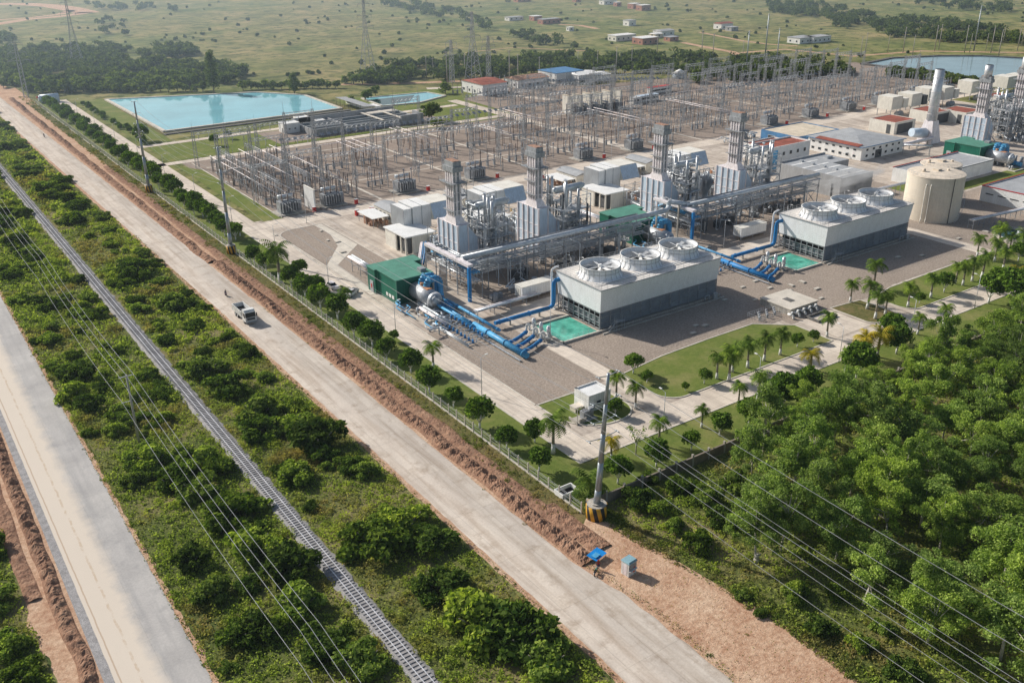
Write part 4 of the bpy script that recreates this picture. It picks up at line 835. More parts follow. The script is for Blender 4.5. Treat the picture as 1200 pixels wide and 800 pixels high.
    for j in range(10): a = r.uniform(.5, 5); b = r.uniform(-2.5, 9.5); mb.box(a, a+r.uniform(.4, 1.4), b, b+r.uniform(.5, 1.6), 0, r.uniform(.6, 2.2))
    for j in range(8): a = r.uniform(.5, 5); b = r.uniform(-3, 9.5); mb.bend([(a, b, .3), (a, b, r.uniform(1, 2.6)), (a+r.uniform(-2, 2), b+1, 1.4)], .12, 6, .2, 3)
    o = mb.build('machinery', 'copper' if k % 2 == 0 else 'galv_dull', t); o['kind'] = 'stuff'
    t = thing('exhaust_duct', (x+3, y+13, 0), 'pale cylinder duct in a pipe frame, just behind %s' % lb, 'duct', 'exhaust ducts')
    mb = MB().cyl((2, .5, 6), (7.5, 4.5, 6), 1.7, n=18).cyl((1, 0, 6), (2, .5, 6), 1., 1.7, 18); mb.build('duct', 'cream_wall', t)
    mb = MB(); r = random.Random(k+50)
    for a in (0, 4, 8):
        for b in (0, 4.5, 9): mb.bar((a, b, 0), (a, b, 8), .2)
    for z in (3.5, 7.8):
        for b in (0, 4.5, 9): mb.bar((0, b, z), (8, b, z), .16)
        for a in (0, 4, 8): mb.bar((a, 0, z), (a, 9, z), .16)
        mb.box(0, 8, 0, 1.2, z, z+.06)
    mb.build('frame', 'galv_dull', t); mb = MB()
    for j in range(26): a = (r.uniform(-1, 9), r.uniform(-6, 11)); b = (r.uniform(0, 8), r.uniform(0, 9)); z = r.uniform(1, 7); mb.bend([(*a, .4), (*a, z), (b[0], a[1], z), (*b, z+.8)], r.choice((.12, .2, .3)), 6, .4, 3)
    mb.build('pipework', 'silver_pipe', t); mb = MB()
    for j in range(5): a = r.uniform(0, 7); b = r.uniform(0, 8); z = r.choice((3.6, 7.9)); mb.box(a, a+r.uniform(.4, 1), b, b+r.uniform(.4, 1), z, z+r.uniform(.4, 1.2))
    mb.build('valve_box', 'orange' if k != 1 else 'yellow', t)
UN = [(126.2, 209, 'the first stack from the left'), (153.2, 209, 'the second stack from the left'), (201.8, 209.5, 'the third stack from the left'), (234.5, 208.5, 'the fourth stack from the left')]
for k, (x, y, n_) in enumerate(UN):
    boiler(x, y, ('nearest', 'second', 'third', 'fourth')[k]+' ribbed silver boiler and square stack counting from the left', 13.8 if k < 3 else 12.5)
    pipe_tower(x+6.4, y-3, 'tangled steel pipe tower standing to the right of %s' % n_, 11+k); gas_turbine(x, y, n_, k)
# -------- pipe racks
def pipe_rack(x0, x1, y, z, lb, seed, duct_y=1.2):
    r = random.Random(seed); t = thing('pipe_rack', (x0, y, 0), lb, 'pipe rack', 'elevated pipe racks'); L = x1-x0; n = int(L/6); W = 5.5; mb = MB()
    for k in range(n+1):
        x = L*k/n
        for b in (0, W): mb.bar((x, b, 0), (x, b, z), .32)
        for zz in (z-4.6, z-2.3, z): mb.bar((x, -.4, zz), (x, W+.4, zz), .26)
        mb.bar((x, 0, 0), (x, W, z-4.6), .14)
        if k < n:
            for b in (0, W):
                for zz in (z-2.3, z): mb.bar((x, b, zz), (x+L/n, b, zz), .2)
                if k % 2 == 0: mb.bar((x, b, 0), (x+L/n, b, z-2.3), .15); mb.bar((x+L/n, b, 0), (x, b, z-2.3), .15)
                else: mb.bar((x, b, z-2.3), (x+L/n, b, z), .12)
    mb.build('frame', 'galv_dull', t)
    MB().tube([(-1, duct_y, z+.85), (L+1, duct_y, z+.85)], .72, 16).build('main_duct', 'silver_pipe', t); MB().tube([(0, duct_y+1.7, z+.5), (L, duct_y+1.7, z+.5)], .36, 10).build('pipe', 'alu', t)
    for q, (zz, m) in enumerate(((z-2.1, 'silver_pipe'), (z-4.3, 'galv'), (z+.3, 'galv_dull'))):
        mb = MB()
        for j in range(5):
            b = (.6+j*.9) if q < 2 else 3.4+j*.45; rr = r.choice((.14, .2, .3)) if q < 2 else .12; mb.tube([(r.uniform(0, 3), b, zz+rr), (L-r.uniform(0, 3), b, zz+rr)], rr, 6)
        mb.build('pipe', m, t)
    mb = MB(); mb.box(0, L, -.9, -.3, z+.02, z+.1)
    for k in range(int(L/2)): mb.bar((k*2., -.9, z), (k*2., -.9, z+1.1), .05)
    for zz in (.6, 1.1): mb.bar((0, -.9, z+zz), (L, -.9, z+zz), .05)
    mb.build('walkway', 'galv', t)
    mb = MB()
    for k in range(9): x = r.uniform(2, L-2); mb.bend([(x, r.uniform(0, W), z-2), (x, -.6, z-2), (x, -.6, .5), (x+r.uniform(-2, 2), -.6, .5)], .15, 6, .4, 3)
    mb.build('drop_pipe', 'silver_pipe', t); mb = MB()
    for k in range(7): x = r.uniform(2, L-4); mb.box(x, x+r.uniform(1, 3), 1, 1+r.uniform(1, 3), 0, r.uniform(1, 2.8)); mb.cyl((x+3.5, 3, 0), (x+3.5, 3, r.uniform(1.4, 2.4)), .6, n=10)
    o = mb.build('equipment', 'dark_grey', t); o['kind'] = 'stuff'; return t
pipe_rack(120.5, 183, 195.3, 9, 'long pipe rack with one thick silver pipe on top, left of the two', 1); pipe_rack(200, 259, 195.6, 9, 'long pipe rack with one thick silver pipe on top, right of the two', 2)
pipe_thing('duct_crossover', [[(183, 196.5, 9.9), (191, 196.5, 9.9), (194, 199, 9.9), (194, 199, 11.5), (200.5, 196.8, 9.9)]], .7, 'silver_pipe', 'thick silver pipe bend joining the two pipe racks over the green roof', 'pipe', flange=False)
def cross_rack(x, y0, y1, z, lb, seed, white=True):
    r = random.Random(seed); t = thing('cross_rack', (x, y0, 0), lb, 'pipe rack', 'short racks to the turbine buildings'); L = y1-y0; W = 4.2; mb = MB(); n = max(2, int(L/5))
    for k in range(n+1):
        y = L*k/n
        for a in (0, W): mb.bar((a, y, 0), (a, y, z), .3)
        for zz in (z-4.4, z-2.2, z): mb.bar((-.3, y, zz), (W+.3, y, zz), .22)
        if k < n:
            for a in (0, W):
                for zz in (z-4.4, z-2.2, z): mb.bar((a, y, zz), (a, y+L/n, zz), .18)
                mb.bar((a, y, z-4.4), (a, y+L/n, z-2.2), .1)
    mb.build('frame', 'galv_dull', t); MB().box(-.2, 1.3, -.4, L+.3, z+.05, z+.75).build('cable_trough', 'clad_white', t)
    for q, m in enumerate(('silver_pipe', 'blue_light', 'alu')):
        mb = MB()
        for j in range(3): a = 1.8+j*.8; zz = (z, z-2.2, z-4.4)[q]; mb.tube([(a, 0, zz+.3), (a, L, zz+.3)], .2, 6)
        mb.build('pipe', m, t)
    MB().box(-.45, .35, -.9, -.2, 0, z+.1).build('cable_riser', 'blue_pipe', t); mb = MB()
    for k in range(14): y = r.uniform(0, L); zz = r.choice((z, z-2.2)); mb.box(r.uniform(.4, 2.5), r.uniform(2.6, 3.6), y, y+.6, zz+.1, zz+.9)
    each(mb, 8, 'junction_box', 'galv', t)
cross_rack(118.2, 191.5, 213, 9, 'short rack with a bright blue cable riser at the nearer green building', 4); cross_rack(197.5, 192.5, 209, 9, 'short rack with a blue cable riser between the two main racks', 5)
def low_rack(x0, y0, x1, y1, z, lb, seed, m='silver_pipe'):
    t = thing('low_pipe_rack', (x0, y0, 0), lb, 'pipe rack', 'low pipe racks'); a = Vector((0, 0, 0)); b = Vector((x1-x0, y1-y0, 0)); d = b.normalized(); s = Vector((-d.y, d.x, 0)); mb = MB(); L = b.length
    for k in range(int(L/5)+1):
        c = d*(k*5)
        for q in (-.9, .9): mb.bar(tuple(c+s*q), tuple(c+s*q+Vector((0, 0, z))), .2)
        mb.bar(tuple(c-s*1.1+Vector((0, 0, z))), tuple(c+s*1.1+Vector((0, 0, z))), .2); mb.bar(tuple(c-s*.9+Vector((0, 0, z*.5))), tuple(c+s*.9+Vector((0, 0, z*.5))), .14)
    mb.build('frame', 'galv_dull', t)
    for q, rr in ((-.7, .28), (-.1, .18), (.35, .22), (.8, .14)): MB().tube([tuple(s*q+Vector((0, 0, z+.1+rr))), tuple(b+s*q+Vector((0, 0, z+.1+rr)))], rr, 8).build('pipe', m if q < 0 else 'clad_white', t)
low_rack(104.6, 219, 104.6, 232, 3.4, 'low pipe rack left of the nearer green building', 1); low_rack(116, 212, 126, 228, 4.2, 'low dark rack in front of the first cream hall', 2, 'blue_trim'); low_rack(183, 213, 183, 232, 3.6, 'low pipe rack left of the second green building', 3)
low_rack(255, 186, 300, 184, 4.5, 'low silver pipe rack in front of the grey warehouse', 4); low_rack(275, 150, 345, 142, 2.6, 'silver pipe on low trestles right of the beige tank', 5); low_rack(345, 222, 352, 214, 3.6, 'pipe rack left of the third green building', 6)
low_rack(113.5, 181, 133, 181.6, 1.6, 'low pale pipes crossing the gravel toward the container', 7); low_rack(104.5, 179, 104.5, 192, 1.2, 'knee-high pipes beside the plant road', 8)
# -------- green steam turbine buildings, condensers with blue arches
def green_building(x, y, lb, k, sc=1.):
    t = thing('turbine_building', (x, y, 0), lb, 'building', 'green turbine buildings', sc=sc); W, D, h = 10.5, 14.5, 6.5; s = 4.2
    poly = [(0, 0), (W, 0), (W, D-s), (W+2.5, D-s), (W+2.5, D), (-.8, D), (-.8, D-s), (0, D-s)]
    MB().prism(poly, 0, h).build('wall', 'green_wall', t)
    rp_ = [(-.25, -.25), (W+.25, -.25), (W+.25, D-s-.2), (W+2.75, D-s-.2), (W+2.75, D+.25), (-1.05, D+.25), (-1.05, D-s-.2), (-.25, D-s-.2)]
    MB().prism(rp_, h, h+.22).build('roof', 'green_roof', t)
    mb = MB().box(-.12, .12, -.12, .12, 0, h); mb.box(-.1, .1, D-s-.1, D-s+.05, 0, h); mb.box(W-.1, W+.12, -.12, .1, 0, h); mb.build('corner_trim', 'green_roof', t)
    d = MB().box(-.96, -.82, D-3.2, D-1.4, 0, 3.2).build('door', 'galv', t); MB().box(-1., -.96, D-2.6, D-2.0, 1.2, 2.4).build('handle_plate', 'red', d)
    for j in range(3): MB().box(-.1, -.02, 1.5+j*1.6, 2.6+j*1.6, 1., 1.9).build('window', 'white_paint', t)
    MB().box(4, 5.6, D+.3, D+2.2, 3, 5.6).box(8, 9.6, 1.5, 3.5, h+.22, h+1.).build('roof_unit', 'galv_dull', t)
    c = thing('condenser', (x+3.2*sc, y-6*sc, 0), ('nearest', 'middle', 'farthest')[k]+' grey-white horizontal steam vessel with orange lagging, under two blue pipe arches', 'vessel', 'condenser vessels', sc=sc)
    MB().cyl((2.2, 5.6, 3.2), (2.2, -3.6, 3.2), 2.15, n=26).cyl((2.2, -3.6, 3.2), (2.2, -4.4, 3.2), 2.15, 1.5, 26).cyl((2.2, -4.4, 3.2), (2.2, -4.8, 3.2), 1.5, .5, 26).build('vessel', 'galv', c)
    MB().box(1.5, 2.9, -1.5, 1.0, 5.2, 5.5).cyl((2.2, 2.4, 5.2), (2.2, 2.4, 6.), .5, n=10).build('lagging', 'orange', c)
    mb = MB()
    for yy in (-2.6, 2.6): mb.box(.8, 3.6, yy-.35, yy+.35, 0, 2.)
    mb.build('saddle', 'concrete', c)
    r = random.Random(k); mb = MB()
    for j in range(12): a = r.uniform(-2, 6.5); b = r.uniform(-6, 1.5); mb.cyl((a, b, .2), (a, b, r.uniform(1, 1.9)), r.uniform(.25, .5), n=8)
    for j in range(8): a = r.uniform(-2, 5); b = r.uniform(-6, 1); mb.bend([(a, b, .5), (a+1.6, b, .5), (a+1.6, b, 2.4), (a+1.6, b+1.4, 2.4)], .14, 6, .3, 3)
    mb.build('pipework', 'galv', c); mb = MB(); mb.box(-3.6, -3.2, -9, 2, 0, .5); mb.box(7.4, 7.8, -9, -2, 0, .5); mb.box(-3.2, 7.4, -9, -8.6, 0, .5); mb.build('bund_wall', 'rim', c)
    for j in range(2):
        yy = y-(2.6+j*2.6)*sc; q = [(x+5.6*sc, yy, 2.6), (x+5.9*sc, yy, 7.), (x+9.6*sc, yy, 7.), (x+9.6*sc, yy, 1.), (x+8.8*sc, yy-7*sc, 1.)]
        pipe_thing('arch_pipe', [q], .85*sc, 'blue_light', '%s blue arched pipe over the %s' % (('inner', 'outer')[j], ('nearest condenser', 'middle condenser', 'farthest condenser at the right edge')[k]), 'pipe', 'blue arched pipes', n=16, rad=2.6)
green_building(102, 199.8, 'nearest bright green metal building, beside the plant road and parked cars', 0); green_building(181.6, 200.6, 'second green metal building, between stacks and fans, partly behind pipes', 1); green_building(353, 194.5, 'third green metal building at the far right, below the round chimney', 2)
# -------- containers, gatehouse, warehouse, tanks and the other buildings
def container(x, y, W, D, h, lb):
    t = thing('container', (x, y, 0), lb, 'container', 'white containers on frames'); MB().box(0, W, 0, D, 1.2, h+1.2).build('body', 'white_wall', t); MB().box(-.08, W+.08, -.08, D+.08, h+1.2, h+1.32).build('roof', 'cream_wall', t)
    mb = MB()
    for a in (.3, W/2, W-.3):
        for b in (.3, D-.3): mb.bar((a, b, 0), (a, b, 1.2), .25)
    mb.box(0, W, 0, .25, .9, 1.2); mb.box(0, W, D-.25, D, .9, 1.2); mb.build('frame', 'galv_dull', t); d = MB().box(-.06, -.01, .6, D-.6, 1.4, h+.8).build('door', 'cream_wall', t); MB().box(-.1, -.06, D/2-.05, D/2+.05, 1.5, h+.6).build('handle', 'galv', d)
    mb = MB()
    for k in range(1, 12): mb.box(W*k/12-.04, W*k/12+.04, -.06, -.01, 1.3, h+1.1)
    mb.build('rib', 'grp_white', t)
container(128.6, 182.6, 10.6, 3.2, 2.7, 'white container on legs between the nearer pipe rack and cooling tower'); container(209.8, 183.8, 11, 3.2, 2.6, 'white container on legs between the farther pipe rack and cooling tower')
def windows(t, face, n, a0, a1, z0, z1, L, off=0, mat='window'):
    L *= .75; z0 += .15; z1 -= .15
    """n windows along a face of the thing; face 'x' = left side, 'y' = near side"""
    for k in range(n):
        c = a0+(a1-a0)*(k+.5)/n; w_ = L/2
        if face == 'y': f = MB().box(c-w_-.1, c+w_+.1, off-.07, off-.012, z0-.1, z1+.1).build('window', 'white_paint', t); MB().box(c-w_, c+w_, off-.1, off-.07, z0, z1).build('pane', mat, f)
        else: f = MB().box(off-.07, off-.012, c-w_-.1, c+w_+.1, z0-.1, z1+.1).build('window', 'white_paint', t); MB().box(off-.1, off-.07, c-w_, c+w_, z0, z1).build('pane', mat, f)
def block(name, X, lb, wall, roof, parapet=.4, group=None, eave=.0, hip=0, cat='building'):
    x0, x1, y0, y1, h = X; t = thing(name, (x0, y0, 0), lb, cat, group); W, D = x1-x0, y1-y0
    MB().box(0, W, 0, D, 0, h).build('wall', wall, t)
    if hip: MB().hexa([(-eave, -eave, h), (W+eave, -eave, h), (W+eave, D+eave, h), (-eave, D+eave, h)], [(W*.38, D*.4, h+hip), (W*.62, D*.4, h+hip), (W*.62, D*.6, h+hip), (W*.38, D*.6, h+hip)]).build('roof', roof, t)
    else:
        MB().box(.25, W-.25, .25, D-.25, h, h+.05).build('roof', roof, t); mb = MB(); mb.box(0, W, 0, .25, h, h+parapet); mb.box(0, W, D-.25, D, h, h+parapet); mb.box(0, .25, .25, D-.25, h, h+parapet); mb.box(W-.25, W, .25, D-.25, h, h+parapet); mb.build('parapet', wall, t)
    return t, W, D, h
t, W, D, h = block('gatehouse', (105.3, 110.9, 127, 131.6, 3.4), 'small white flat-roofed gatehouse on the lawn island at the road corner', 'white_paint', 'roof_pale', .35)
windows(t, 'y', 1, 1.6, 3.4, 1.2, 2.3, 1.4); d = MB().box(3.9, 4.8, -.08, -.01, 0, 2.1).build('door', 'dark_grey', t); MB().box(4.6, 4.7, -.12, -.08, .95, 1.1).build('handle', 'galv', d); MB().box(-2.2, -.02, 1.4, 3.4, .9, 1.05).box(-2.1, -1.9, 1.5, 3.3, 0, .9).build('step_slab', 'slab', t); MB().box(5.62, 5.7, 1.5, 3, .2, 2.6).build('vent_panel', 'dark_grey', t); MB().box(-.03, .5, 4.0, 4.63, 3.75, 3.8).build('dark_corner_slab', 'dark_grey', t)  # last piece: thin dark slab on the parapet corner
t = thing('transformer', (102.6, 125.2, 0), 'small pad transformer with insulators on the corner lawn before the gatehouse', 'transformer'); MB().box(0, 1.6, 0, 1.2, .2, 1.8).cyl((2.3, .6, .2), (2.3, .6, 2.1), .55, n=10).build('tank', 'galv_dull', t); mb = MB()
for k in range(3): mb.cyl((.3+.5*k, .6, 1.8), (.3+.5*k, .6, 2.5), .1, .05, 6)
mb.build('bushing', 'porcelain', t); MB().box(-2.2, 2.9, -.8, 1.9, 0, .2).box(-2.2, -2., -.8, 1.9, .2, .8).box(-1.5, .2, -.7, -.5, .2, 1.).bar((-1.2, .4, .2), (-1.2, .4, 3.2), .14).bar((-1.9, .4, 3.1), (-.2, .4, 3.1), .12).build('pad', 'concrete', t)
# grey warehouse with translucent roof strips
t = thing('warehouse', (271, 195.7, 0), 'long grey flat-roofed warehouse with white roof strips right of the pipe rack', 'warehouse'); W, D, h = 17.5, 28, 6.6; poly = [(0, 0), (W, 0), (W, D-11), (W+9, D-11), (W+9, D), (0, D)]
MB().prism(poly, 0, h).build('wall', 'wall_grey', t); MB().prism([(.3, .3), (W-.3, .3), (W-.3, D-10.7), (W+8.7, D-10.7), (W+8.7, D-.3), (.3, D-.3)], h, h+.05).build('roof', 'roof_grey', t)
mb = MB(); mb.box(0, .3, 0, D, h, h+.7); mb.box(.3, W+9, D-.3, D, h, h+.7); mb.box(.3, W, 0, .3, h, h+.35); mb.build('parapet', 'wall_grey', t); mb = MB()
for k in range(5): mb.box(1.2, W-1, 2.6+k*5., 3.7+k*5., h+.05, h+.12)
mb.build('rooflight', 'white_paint', t); mb = MB()
for k in range(5): mb.box(W*.5, W*.5+1.2, 4+k*5, 5.4+k*5, h+.05, h+.8)
mb.box(W+3, W+6, D-6, D-4.6, h+.05, h+.9); mb.build('roof_vent', 'galv', t); MB().box(-.08, -.01, 3, 3.7, .2, 4.6).build('downpipe', 'dark_grey', t); MB().box(8, 11.5, -.08, -.01, 0, 3.8).build('roller_door', 'galv_dull', t)
t, W, D, h = block('office_building', (281, 303.6, 235.5, 245.5, 8.3), 'two storey white building with a reddish flat roof behind the fourth stack', 'white_wall', 'red_roof', .6)
windows(t, 'y', 5, 1.5, W-1, 1.2, 2.8, 1.6); windows(t, 'y', 5, 1.5, W-1, 5., 6.6, 1.6); windows(t, 'x', 3, 1, D-1, 5, 6.4, 1.3); MB().box(-.05, 4, -.12, -.01, .5, 7.6).build('facade_panel', 'blue_light', t); d = MB().box(6, 7.4, -.09, -.01, 0, 2.4).build('door', 'dark_grey', t); MB().box(7.1, 7.2, -.14, -.09, 1, 1.2).build('handle', 'galv', d)
t, W, D, h = block('office_building', (290, 308, 249, 257.5, 5.5), 'lower red roofed annex behind the two storey white building', 'white_wall', 'red_roof', .5); windows(t, 'y', 4, 1, W-1, 1.2, 2.6, 1.5); windows(t, 'x', 2, 1, D-1, 1.2, 2.6, 1.5)
t, W, D, h = block('office_building', (320.5, 347, 255, 275, 4.2), 'blue trimmed low building with a sand coloured flat roof', 'blue_trim', 'roof_sand', .35); windows(t, 'y', 3, 1, W-2, .6, 3, 4.6); windows(t, 'x', 2, 2, D-2, .6, 3, 5)
t, W, D, h = block('office_building', (322, 349, 225, 251, 5.4), 'white office building with a grey hipped roof and one red roof edge', 'white_wall', 'roof_grey', 0, None, .7, 1.6); windows(t, 'y', 6, 1.5, W-1, 1., 2.2, 1.7); windows(t, 'y', 6, 1.5, W-1, 3.4, 4.5, 1.7); windows(t, 'x', 7, 1.5, D-1, .9, 2.1, 1.7); windows(t, 'x', 7, 1.5, D-1, 3.5, 4.4, 1.7)
MB().hexa([(-.9, 1, 5.45), (1.8, 1, 5.45+.5), (1.8, D-4, 5.95), (-.9, D-4, 5.45)], [(-.9, 1, 5.6), (1.8, 1, 6.1), (1.8, D-4, 6.1), (-.9, D-4, 5.6)]).build('roof_edge', 'red_roof', t); d = MB().box(9, 13, -.1, -.01, 0, 3.2).build('door', 'dark_grey', t); MB().box(10.9, 11.1, -.14, -.1, 1, 1.3).build('handle', 'galv', d); MB().box(-.75, W+.75, -.78, -.7, 5.2, 5.5).box(-.78, -.7, -.7, D+.7, 5.2, 5.5).build('gutter', 'blue_trim', t)
t, W, D, h = block('store_building', (305.5, 346, 184.7, 199.5, 4.6), 'long low white building with a grey roof behind the beige tank', 'white_wall', 'roof_grey', .4); MB().box(-.08, W+.08, D-.2, D+.06, h+.4, h+.62).build('coping', 'red', t); MB().box(-.08, W, -.06, -.01, h-.1, h+.3).build('fascia', 'grey_paint', t); MB().box(-.06, -.01, 5, 6.6, 2.7, 3.9).build('logo_panel', 'blue_trim', t); MB().box(-.06, -.01, 6.8, 7.8, 2.7, 3.3).build('logo_panel', 'green_roof', t)
t, W, D, h = block('store_building', (306.7, 345, 147, 166, 4.8), 'low white building with long narrow windows at the right picture edge', 'white_wall', 'roof_grey', .4); windows(t, 'x', 4, 1, D-1, 2.6, 3.2, 3.6); windows(t, 'y', 5, 1, W-1, 2.6, 3.2, 5); MB().box(-.1, .3, -.06, D+.1, h+.4, h+.6).box(.3, W, D-.2, D+.1, h+.4, h+.6).build('coping', 'red', t)
def tank(x, y, r, h, lb, mat='tank_beige'):
    t = thing('storage_tank', (x, y, 0), lb, 'tank'); MB().lathe([(r, 0), (r, h)], 0, 0, 56).build('shell', mat, t); MB().lathe([(r+.06, h-.25), (r+.1, h+.02), (r, h+.05), (r*.5, h+.55), (.01, h+.8)], 0, 0, 56).build('roof', 'tank_top', t)
    mb = MB()
    for k in range(7): z = h*(k+1)/7.; mb.lathe([(r+.012, z-.03), (r+.02, z), (r+.012, z+.03)], 0, 0, 56)
    mb.build('weld_seam', 'cream_wall', t); a = math.radians(250); mb = MB().bar((r*1.02*math.cos(a), r*1.02*math.sin(a), 0), (r*1.02*math.cos(a), r*1.02*math.sin(a), h), .22); mb.build('downpipe', 'dark_grey', t)
    mb = MB(); a0 = math.radians(262)
    for k in range(30):
        a = a0+k*.03*2.2; z = h*k/29; a2 = a0+(k+1)*.066; z2 = h*(k+1)/29
        mb.bar(((r+.1)*math.cos(a), (r+.1)*math.sin(a), z), ((r+.9)*math.cos(a), (r+.9)*math.sin(a), z), .12)
        if k < 29:
            mb.bar(((r+.9)*math.cos(a), (r+.9)*math.sin(a), z), ((r+.9)*math.cos(a2), (r+.9)*math.sin(a2), z2), .1); mb.bar(((r+.9)*math.cos(a), (r+.9)*math.sin(a), z+1), ((r+.9)*math.cos(a2), (r+.9)*math.sin(a2), z2+1), .07)
    for k in range(36):
        b = 2*math.pi*k/36; mb.bar((r*.98*math.cos(b), r*.98*math.sin(b), h), (r*.98*math.cos(b), r*.98*math.sin(b), h+1), .05); b2 = b+2*math.pi/36; mb.bar((r*.98*math.cos(b), r*.98*math.sin(b), h+1), (r*.98*math.cos(b2), r*.98*math.sin(b2), h+1), .05)
    mb.build('spiral_stair', 'galv', t)
    mb = MB()
    for q in (196, 205): a = math.radians(q); ca, sa = math.cos(a), math.sin(a); mb.bend([((r+1.1)*ca, (r+1.1)*sa, 0), ((r+.5)*ca, (r+.5)*sa, 2), ((r+.5)*ca, (r+.5)*sa, h-3), ((r-.1)*ca, (r-.1)*sa, h-2)], .16, 6, .5)
    mb.build('pipe', 'cream_wall', t); MB().box(-1, 1, -1, 1, h+.6, h+1.3).cyl((-4, 2, h+.3), (-4, 2, h+1.5), .5, n=10).cyl((3, -2, h+.3), (3, -2, h+1.2), .4, n=10).build('roof_fitting', 'tank_top', t)
tx, ty = G(1112, 262)
tank(tx+2.5, ty+8.5, 8.6, 14.2, 'big beige round tank with a spiral stair right of the farther cooling tower'); tank(tx+21, ty+18.5, 6.5, 12.5, 'second narrower grey-beige tank half hidden behind the big one', 'galv_dull')
# pump pit and round basin by the lower road
t = thing('pump_pit', (176, 133, 0), 'raised pale concrete pump pit with a dark roof opening, behind a palm', 'pump pit'); MB().box(0, 10, 3.5, 13, 0, 1.6).build('wall', 'concrete', t); MB().box(-.15, 10.15, 3.35, 13.15, 1.6, 1.85).build('roof', 'slab', t); MB().box(3.6, 5.4, 6.6, 9.2, 1.86, 1.92).build('opening', 'conc_dark', t); mb = MB()
for k in range(5): mb.bend([(-1+k*2.2, 3.3, .9), (-1+k*2.2, 1.6, .9), (-1+k*2.2, 1.6, .2)], .3, 8, .5); mb.cyl((-1+k*2.2, 2.2, .9), (-1+k*2.2, 2.2, 1.8), .3, n=8)
mb.build('pipework', 'white_paint', t); mb = MB()
for k in range(12): mb.bar((-9+k*.8, 5, 0), (-9+k*.8, 5, 1.3), .07); mb.bar((-9+k*.8, 9, 0), (-9+k*.8, 9, 1.3), .07)
for z in (.7, 1.3): mb.bar((-9, 5, z), (0, 5, z), .06); mb.bar((-9, 9, z), (0, 9, z), .06); mb.bar((-9, 5, z), (-9, 9, z), .06)
mb.build('railing', 'galv', t); mb = MB()
for k in range(9): mb.cyl((-8+k*.9, 6+(k % 3), 0), (-8+k*.9, 6+(k % 3), 1.2), .28, n=8)
each(mb, 16, 'valve', 'galv_dull', t); MB().box(2, 9, -3.5, -3, 0, .6).box(2, 9, 0, .5, 0, .6).box(2, 2.5, -3, 0, 0, .6).box(8.5, 9, -3, 0, 0, .6).build('bund_wall', 'conc_dark', t)
bx_, by_ = G(1185, 283); t = thing('round_basin', (bx_+4, by_, 0), 'round concrete settling basin at the right edge above the palms', 'basin'); MB().lathe([(7, 0), (7, 1.6), (6.6, 1.6), (6.6, .3)], 0, 0, 36).build('wall', 'concrete', t); MB().cyl((0, 0, .2), (0, 0, .9), 6.6, n=36).build('water', 'dark_water', t); MB().box(-7, 7, -.4, .4, 1.6, 1.8).cyl((0, 0, .9), (0, 0, 2.4), .8, n=12).build('bridge', 'galv', t)
# manhole slabs on the gravel
t0 = None
sp0 = [(830, 290), (862, 312), (885, 330), (902, 338), (870, 337), (925, 341), (944, 349), (940, 331), (957, 339), (962, 350), (927, 335), (885, 352), (849, 352), (815, 382), (826, 382), (1052, 302), (1080, 300), (1105, 326), (700, 375), (812, 391), (376, 271), (323, 276), (384, 282), (396, 284), (402, 296), (421, 305), (1123, 280), (1155, 272)]
for k, p in enumerate(sp0):
    x, y = G(*p)
    if t0 is None: t0 = thing('manhole_slab', (x, y, .05), 'raised pale manhole slab on the gravel', 'manhole', 'manhole slabs on the gravel'); MB().box(-.9, .9, -.55, .55, 0, .28).build('rim', 'concrete', t0); MB().box(-.7, .7, -.4, .4, .28, .34).build('lid', 'slab', t0)
    else: dup(t0, (x, y, .05), None, R.choice((0, 0, math.pi/2)), R.uniform(.8, 1.1))
# lamps along the roads
def lamp():
    t = thing('street_lamp', (0, 0, 0), 'x', 'street lamp', 'thin street lamps of the plant roads'); MB().cyl((0, 0, 0), (0, 0, 8.6), .09, .05, 8).build('pole', 'galv', t); MB().bar((0, 0, 8.5), (1.1, 0, 8.9), .07).build('arm', 'galv', t); MB().box(1., 1.7, -.14, .14, 8.82, 8.95).build('lamp_head', 'white_paint', t); return t
lp = Proto(lamp())
for k in range(11): lp.put((92.5, 146+k*37, 0), '%s thin street lamp from the corner along the perimeter road' % ordn(k))
for k in range(6): lp.put((112+k*26, 112.8, 0), '%s thin street lamp from the corner along the road beside the wood' % ordn(k), math.pi/2)
for k in range(6): lp.put((119.5+k*27, 181.9 if k else 158.5, 0), '%s lamp pole from the left inside the cooling tower yard' % ordn(k), -math.pi/2)
for k in range(7): lp.put((112+k*32, 279.5, 0), '%s lamp pole from the left before the transformers' % ordn(k), math.pi/2)
# ================================================================== fences, pylons, wires
t = thing('perimeter_fence', (82.75, 101, 0), 'long pale post and wire fence between the plant lawn and the earth bank', 'fence'); mb = MB()
for z in (.5, 1.1, 1.7, 2.0): mb.box(-.02, .02, 0, 470, z-.02, z+.02)
for k in range(235): mb.bar((0, k*2, .25), (0, k*2+2, 2.), .02); mb.bar((0, k*2, 2.), (0, k*2+2, .25), .02)
mb.build('wire', 'galv', t); MB().box(-.1, .1, 0, 470, 0, .28).build('plinth', 'rim', t)
pme = MB().box(-.09, .09, -.09, .09, 0, 2.3).build('post', 'rim', t); rest = MB()
for k in range(1, 157):
    if k < 100: c = pme.copy(); col.objects.link(c); c.location = (0, k*3, 0)
    else: rest.box(-.09, .09, k*3-.09, k*3+.09, 0, 2.3)
rest.box(-.02, .02, 300, 468, 2.1, 2.14)
o = rest.build('post', 'rim', t); o['kind'] = 'stuff'
t = thing('boundary_wall', (84, 101, 0), 'brown weathered concrete wall between the corner lawn and the wild bushes', 'wall'); MB().box(0, 236, -.12, .12, 0, 1.7).build('panel', 'timber', t); MB().box(0, 236, -.16, .16, 1.7, 1.8).build('coping', 'timber', t)
